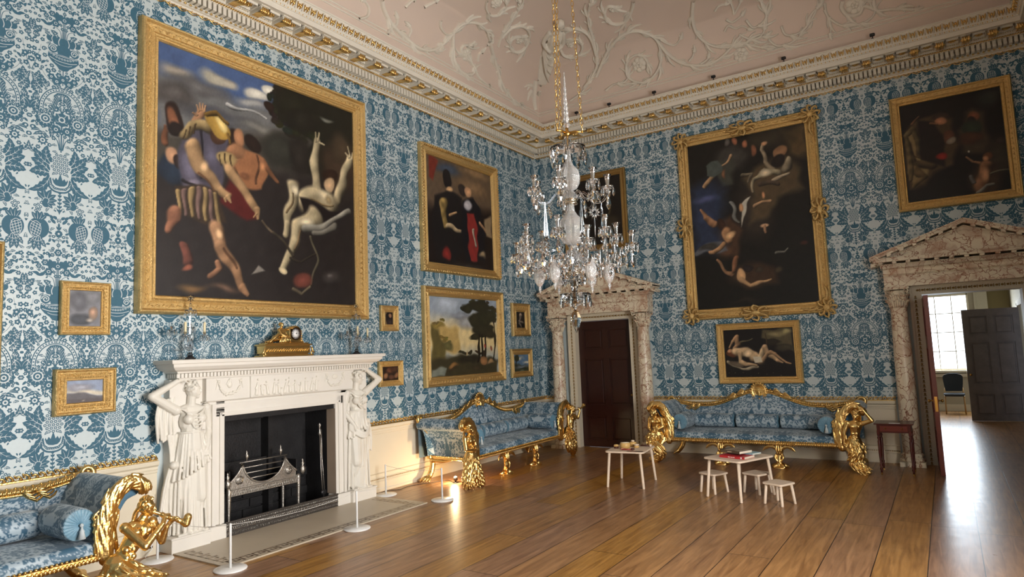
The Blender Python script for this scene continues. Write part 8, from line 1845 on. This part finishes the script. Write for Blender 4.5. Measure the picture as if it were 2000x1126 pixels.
candelabrum('crystal candelabrum with candles at the right end of the mantelpiece', 0.185, -5.26, [(0.08, -0.05, 0.22, True), (0.06, 0.15, 0.20, True), (0.0, -0.16, 0.26, False), (-0.03, 0.03, 0.3, False)])

# ------------------------------------------------------------------ pale wooden play tables and stools
def rrect(w_, d_, r, n=5):
    pts = []
    for (cx, cy, a0) in ((w_/2-r, d_/2-r, 0), (-w_/2+r, d_/2-r, pi/2), (-w_/2+r, -d_/2+r, pi), (w_/2-r, -d_/2+r, 1.5*pi)):
        for k in range(n+1): a = a0+k*pi/2/n; pts.append((cx+r*cos(a), cy+r*sin(a)))
    return pts
def slab(mb, w_, d_, r, z0, z1, ch=0.004):
    n = 24; P = rrect(w_, d_, r); q = rrect(w_-2*ch, d_-2*ch, max(r-ch, 0.003)); N = len(P); vs = [(a, b, z0) for a, b in q]+[(a, b, z0+ch) for a, b in P]+[(a, b, z1-ch) for a, b in P]+[(a, b, z1) for a, b in q]; fs = [tuple(range(N))[::-1], tuple(range(3*N, 4*N))]
    for k in range(3):
        for i in range(N): fs.append((k*N+i, k*N+(i+1) % N, (k+1)*N+(i+1) % N, (k+1)*N+i))
    mb.add(vs, fs)
def legged(name, label, cat, x, y, rz, tw, td, h, lw_, ld, lr, group, splay):
    t = thing(name, label, cat, (x, y, 0), rz, group); m = MB(); slab(m, tw, td, 0.05 if tw > .4 else 0.03, h-0.022, h); m.build('tabletop' if tw > .4 else 'seat', M_birch, t)
    for sx in (-1, 1):
        for sy in (-1, 1):
            m = MB(); m.tube([(sx*lw_/2, sy*ld/2, 0.0), (sx*lw_/2, sy*ld/2, 0.006), (sx*(lw_/2-splay), sy*(ld/2-splay), h-0.022)], [lr*0.8, lr, lr*1.05], 14); m.build('leg', M_birch, t)
    return t
legged('play_table', 'low pale wooden table carrying wooden toy instruments, standing before the closed door', 'table', 3.062, -2.874, radians(7), 0.545, 0.64, 0.483, 0.50, 0.64, 0.0175, 'low pale wooden tables', 0.035)
legged('play_table', 'low pale wooden table with stacked books, surrounded by three small stools', 'table', 4.59, -3.062, radians(-23), 0.56, 0.68, 0.483, 0.50, 0.64, 0.0175, 'low pale wooden tables', 0.035)
for lb, x, y in (('small pale wooden stool left of the book table', 4.235, -2.975), ('small pale wooden stool behind the right side of the book table', 4.735, -2.80), ('small pale wooden stool nearest the camera, right of the book table', 5.101, -3.315)):
    legged('play_stool', lb, 'stool', x, y, radians(-25), 0.27, 0.27, 0.25, 0.235, 0.235, 0.0165, 'small pale wooden stools', 0.02)
def book(label, x, y, z, rz, w_, d_, h, cover, lettering=None):
    t = thing('book', label, 'book', (x, y, z), rz, 'books on the low table'); mc = mat('book_cover_%d_%d_%d' % cover, cover, 0.35)
    m = MB(); m.box((-w_/2, -d_/2, 0), (w_/2, d_/2, 0.003)); m.box((-w_/2, -d_/2, h-0.003), (w_/2, d_/2, h)); m.box((-w_/2, -d_/2, 0), (w_/2, -d_/2+0.003, h)); m.build('cover', mc, t)
    m = MB(); m.box((-w_/2+0.004, -d_/2+0.003, 0.003), (w_/2-0.003, d_/2-0.004, h-0.003)); m.build('pages', mat('book_pages', (222, 212, 192), 0.8, var=0.06, vscale=60), t)
    return t
Bz = 0.4835
b = book('red-spined book at the bottom of the stack on the low table', 4.60, -3.15, Bz, radians(-16), 0.34, 0.24, 0.030, (186, 44, 50))
m = MB(); 
for k, (x, w_) in enumerate(((-0.05, .014), (-0.032, .012), (-0.016, .010), (-0.002, .012), (0.012, .010), (0.026, .014))): m.add([(x, -0.1206, 0.008), (x+w_*0.7, -0.1206, 0.008), (x+w_*0.7, -0.1206, 0.020+0.003*(k == 0)), (x, -0.1206, 0.020+0.003*(k == 0))], [(0, 1, 2, 3)])
m.add([(0.115, -0.1206, 0.006), (0.135, -0.1206, 0.006), (0.135, -0.1206, 0.024), (0.115, -0.1206, 0.024)], [(0, 1, 2, 3)]); m.build('spine_lettering', mat('book_white', (236, 226, 222), 0.5), b)
b = book('light blue book partly under the top book on the low table', 4.715, -3.0, Bz+0.0305, radians(-24), 0.22, 0.17, 0.016, (158, 196, 208))
b = book('thick brown book with dark patterned cover on top of the stack', 4.57, -3.055, Bz+0.0470, radians(-27), 0.30, 0.23, 0.034, (78, 64, 50))
m = MB(); 
for (x, w_) in ((-0.10, .05), (-0.02, .03), (0.06, .06)): m.add([(x, -0.11, 0.0345), (x+w_, -0.11, 0.0345), (x+w_+0.02, 0.11, 0.0345), (x+0.02, 0.11, 0.0345)], [(0, 1, 2, 3)])
m.add([(-0.04, -0.1156, 0.012), (0.03, -0.1156, 0.012), (0.03, -0.1156, 0.022), (-0.04, -0.1156, 0.022)], [(0, 1, 2, 3)]); m.build('cover_picture', mat('cover_beige', (186, 172, 150), 0.5), b)
M_toy = mat('varnished_beech', (206, 168, 104), 0.35, var=0.1); M_redw = mat('red_toy_wood', (150, 60, 48), 0.4); M_dkw = mat('dark_toy_wood', (74, 38, 28), 0.4)
TG = 'wooden toy instruments on the low table'
t = thing('wooden_castanets', 'round wooden castanets at the left edge of the low table', 'toy', (2.885, -2.955, Bz), 0.4, TG)
m = MB(); m.lathe([(0.0, 0.0), (0.030, 0.004), (0.036, 0.016), (0.030, 0.026), (0.0, 0.027)], n=16); m.build('lower_shell', M_dkw, t); m = MB(); m.lathe([(0.0, 0.028), (0.030, 0.030), (0.036, 0.040), (0.028, 0.055), (0.0, 0.06)], n=16); m.build('upper_shell', M_toy, t)
t = thing('wooden_drum', 'largest wooden toy drum in the middle of the low table', 'toy', (2.99, -2.885, Bz), 0, TG)
m = MB(); m.lathe([(0.062, 0.0), (0.074, 0.03), (0.072, 0.06), (0.062, 0.078), (0.055, 0.078)], n=24); m.build('shell', M_toy, t); m = MB(); m.lathe([(0.0, 0.076), (0.060, 0.076), (0.062, 0.080), (0.0, 0.083)], n=24); m.build('drum_head', mat('drum_skin', (226, 214, 190), 0.6), t)
t = thing('wooden_drum', 'small wooden toy drum behind the largest drum on the low table', 'toy', (3.03, -2.70, Bz), 0, TG)
m = MB(); m.lathe([(0.040, 0.0), (0.050, 0.02), (0.048, 0.055), (0.038, 0.065), (0.0, 0.066)], n=20); m.build('shell', M_toy, t); m = MB(); m.lathe([(0.0, 0.067), (0.02, 0.067), (0.026, 0.085), (0.0, 0.092)], n=16); m.build('knob', M_birch, t)
t = thing('wooden_cymbal', 'small wooden clapper right of the drums on the low table', 'toy', (3.125, -2.80, Bz), 0.2, TG)
m = MB(); m.lathe([(0.0, 0.0), (0.035, 0.003), (0.04, 0.02), (0.02, 0.03), (0.0, 0.03)], n=18); m.build('lower_half', M_toy, t); m = MB(); m.lathe([(0.0, 0.031), (0.034, 0.034), (0.036, 0.048), (0.0, 0.052)], n=18); m.build('upper_half', M_birch, t)
t = thing('toy_maraca', 'slim red wooden shaker lying at the back right of the low table', 'toy', (3.20, -2.665, Bz), 0.15, TG)
m = MB(); m.tube([(-0.07, 0, 0.014), (0.06, 0, 0.014)], 0.010, 10); m.build('handle', M_dkw, t); m = MB(); m.ball((0.075, 0, 0.018), 0.018, 12, 8); m.build('bulb', M_birch, t)
t = thing('toy_beater', 'short dark wooden beater at the front of the low table', 'toy', (3.10, -3.06, Bz), 0.35, TG)
m = MB(); m.tube([(-0.07, 0, 0.012), (0.06, 0, 0.012)], 0.009, 10); m.build('handle', M_redw, t); m = MB(); m.ball((0.07, 0, 0.016), (0.030, 0.018, 0.016), 12, 8); m.build('beater_head', M_dkw, t)
t = thing('toy_card', 'flat dark printed card lying at the front edge of the low table', 'card', (3.235, -3.115, Bz), 0.12, TG)
m = MB(); m.box((-0.11, -0.032, 0), (0.11, 0.032, 0.002)); m.build('card', M_dkw, t); m = MB(); m.add([(-0.09, -0.02, 0.0024), (0.0, -0.02, 0.0024), (0.0, 0.02, 0.0024), (-0.09, 0.02, 0.0024)], [(0, 1, 2, 3)]); m.build('card_print', mat('card_print', (166, 110, 70), 0.5), t)
t = thing('toy_ring', 'flat pinkish wooden ring in front of the drum on the low table', 'toy', (3.02, -3.02, Bz), 0, TG)
m = MB(); m.tube([(0.035*cos(a), 0.035*sin(a), 0.008) for a in [2*pi*k/20 for k in range(20)]], 0.008, 8, closed=True); m.build('ring', mat('pink_wood', (206, 140, 118), 0.5), t)

# ------------------------------------------------------------------ low white rope barrier
PG = 'white barrier posts around the hearth'
posts = [(0.272, -7.99, 'low white barrier post left of the hearth, behind the golden piper'), (1.205, -7.82, 'low white barrier post at the near corner of the hearth'), (1.235, -6.285, 'low white barrier post in front of the middle of the hearth'),
         (0.262, -4.835, 'low white barrier post against the wall between fireplace and sofa'), (1.21, -4.77, 'low white barrier post at the far corner of the hearth by the sofa')]
P0_ = None
for i, (x, y, lb) in enumerate(posts):
    if i == 0:
        P0_ = thing('barrier_post', lb, 'barrier post', (x, y, 0), 0, PG)
        m = MB(); m.lathe([(0.145, 0.0), (0.148, 0.006), (0.144, 0.014), (0.0, 0.016)], n=40); m.build('base', M_whitepaint, P0_)
        m = MB(); m.lathe([(0.0125, 0.014), (0.0115, 0.40), (0.010, 0.412), (0.0, 0.414)], n=14); m.build('pole', M_whitepaint, P0_)
    else: copy_tree(P0_, (x, y, 0), 0, lb, PG)
M_rope = mat('elastic_cord', (214, 210, 204), 0.6)
for (i, j, nm) in ((0, 1, 'thin pale cord strung between the two posts left of the hearth'), (1, 2, 'thin pale cord strung along the front of the hearth, nearer span'), (2, 4, 'thin pale cord strung along the front of the hearth, farther span'), (4, 3, 'thin pale cord strung from the far corner post back to the wall post')):
    a, b = posts[i], posts[j]; m = MB(); m.tube([(a[0]+(b[0]-a[0])*t, a[1]+(b[1]-a[1])*t, 0.400-0.045*sin(pi*t)) for t in np.linspace(0, 1, 14)], 0.0022, 5); tag(m.build('rope_barrier', M_rope), nm, 'rope', 'cords between the barrier posts')

# ------------------------------------------------------------------ small mahogany side table
t = thing('side_table', 'small dark red mahogany table with turned legs and drawer beside the marble doorway', 'side table', (6.175, -0.865, 0))
m = MB(); m.bbox((-0.24, -0.22, 0.685), (0.24, 0.22, 0.70), 0.004); m.bbox((-0.205, -0.20, 0.575), (0.205, 0.20, 0.685), 0.003); m.build('tabletop', mat('mahogany_table', (78, 30, 24), 0.25, var=0.3, vscale=6), t)
m = MB(); m.bbox((-0.165, -0.206, 0.595), (0.165, -0.198, 0.670), 0.002); o = m.build('drawer', mat('mahogany_drawer', (104, 44, 32), 0.28, var=0.25, vscale=6), t)
for sx in (-1, 1): m = MB(); m.lathe([(0.0, -0.222), (0.010, -0.218), (0.010, -0.212), (0.005, -0.206)], (sx*0.10, 0, 0.635), 12, 'y'); m.build('drawer_knob', M_brass, t).parent = o
for sx in (-1, 1):
    for sy in (-1, 1):
        m = MB(); m.bbox((sx*0.19-0.018, sy*0.185-0.018, 0.54), (sx*0.19+0.018, sy*0.185+0.018, 0.60), 0.003); m.lathe([(0.012, 0.03), (0.013, 0.06), (0.019, 0.08), (0.013, 0.10), (0.020, 0.13), (0.014, 0.15), (0.018, 0.30), (0.020, 0.45), (0.013, 0.48), (0.021, 0.50), (0.014, 0.52), (0.018, 0.545)], (sx*0.19, sy*0.185, 0), 12); lg = m.build('leg', MATS['mahogany_table'], t)
        m = MB(); m.lathe([(0.008, 0.03), (0.014, 0.026), (0.008, 0.020)], (sx*0.19, sy*0.185, 0), 10); m.ball((sx*0.19, sy*0.185, 0.012), 0.012, 8, 6); m.build('caster', M_brass, lg)
m = MB(); m.box((5.99+0.13, -1.04, 0.7005), (6.125+0.13, -0.97, 0.7022)); tag(m.build('paper_card', M_whitepaint), 'small white paper card lying on the mahogany side table', 'card')

# ------------------------------------------------------------------ floor spotlight, its cable, wall socket
t = thing('floor_uplight', 'small lit spotlight on the floor beside the near golden foot of the sofa', 'lamp', (0.64, -3.77, 0))
m = MB(); m.lathe([(0.045, 0.0), (0.045, 0.008), (0.012, 0.012), (0.012, 0.035)], n=16); m.build('lamp_base', M_iron, t)
m = MB(); m.lathe([(0.022, 0.030), (0.030, 0.034), (0.032, 0.085), (0.028, 0.085), (0.020, 0.045), (0.0, 0.045)], n=16); m.build('lamp_head', M_iron, t)
m = MB(); m.ball((0, 0, 0.072), (0.024, 0.024, 0.024), 12, 8); m.build('bulb', mat('warm_bulb', (255, 214, 150), 0.5, emit=(255, 214, 150), estr=28.0), t)
l = bpy.data.lights.new('uplight_glow', 'POINT'); l.energy = 22; l.color = (1.0, 0.72, 0.40); l.shadow_soft_size = 0.03; o = bpy.data.objects.new('uplight_glow', l); COL.objects.link(o); o.location = (0.64, -3.80, 0.13)
m = MB(); m.tube(smooth_path([(0.60, -3.78, 0.006), (0.42, -3.70, 0.006), (0.30, -3.95, 0.006), (0.16, -4.25, 0.006), (0.20, -4.5, 0.006), (0.09, -4.62, 0.006), (0.08, -4.85, 0.006), (0.05, -4.90, 0.05)], 6), 0.004, 6); tag(m.build('lamp_cable', M_iron), 'thin black cable trailing on the floor from the lamp to the fireplace', 'cable')
t = thing('wall_socket', 'brown wall socket low on the wall left of the fireplace', 'socket', (0.0305, -7.955, 0.115), pi/2)
m = MB(); m.bbox((-0.045, -0.010, -0.045), (0.045, 0.0, 0.045), 0.003); m.build('socket_plate', mat('bronze_plate', (92, 70, 58), 0.4, 0.3), t)
m = MB(); m.bbox((-0.004, -0.040, -0.022), (0.034, -0.010, 0.022), 0.010); m.tube(smooth_path([(0.015, -0.03, -0.02), (0.02, -0.035, -0.05), (-0.03, -0.04, -0.09), (-0.05, -0.05, -0.108)], 3), 0.004, 6); m.build('plug', M_whitepaint, t)

# ------------------------------------------------------------------ chair in the next room
t = thing('banquet_chair', 'dark upholstered chair with wooden legs under the bright window of the next room', 'chair', (6.93, 7.62, 0))
M_dk = mat('black_upholstery', (34, 40, 46), 0.7); M_leg = mat('oak_leg', (170, 132, 80), 0.4)
m = MB(); P = [[(0.205*w_*(0.80+0.20*sin(min(1, v*1.3)*pi/2))*(1 if v < .8 else sqrt(max(0.12, 1-((v-.8)/.2)**2*.85))), 0.17-0.02*w_*w_+0.04*v, 0.52+0.43*v) for w_ in np.linspace(-1, 1, 13)] for v in np.linspace(0, 1, 12)]
m.grid(P); m.grid([[(a, b+0.035, c) for a, b, c in r] for r in P], flip=True)
for k in (0, -1):
    m.grid([[r[k] for r in P], [(r[k][0], r[k][1]+0.035, r[k][2]) for r in P]])
m.grid([P[-1], [(a, b+0.035, c) for a, b, c in P[-1]]]); m.build('backrest', M_dk, t)
m = MB(); slab(m, 0.43, 0.42, 0.06, 0.42, 0.48, 0.012); m.build('seat', M_dk, t)
for sx in (-1, 1):
    m = MB(); m.tube([(sx*0.195, -0.19, 0), (sx*0.19, -0.18, 0.42)], 0.014, 10); m.build('leg', M_leg, t)
    m = MB(); m.tube([(sx*0.195, 0.22, 0), (sx*0.19, 0.18, 0.42), (sx*0.18, 0.20, 0.6)], 0.014, 10); m.build('leg', M_leg, t)
    m = MB(); m.ball((sx*0.20, -0.20, 0.425), 0.016, 8, 6); m.build('chrome_stud', M_silver, t)
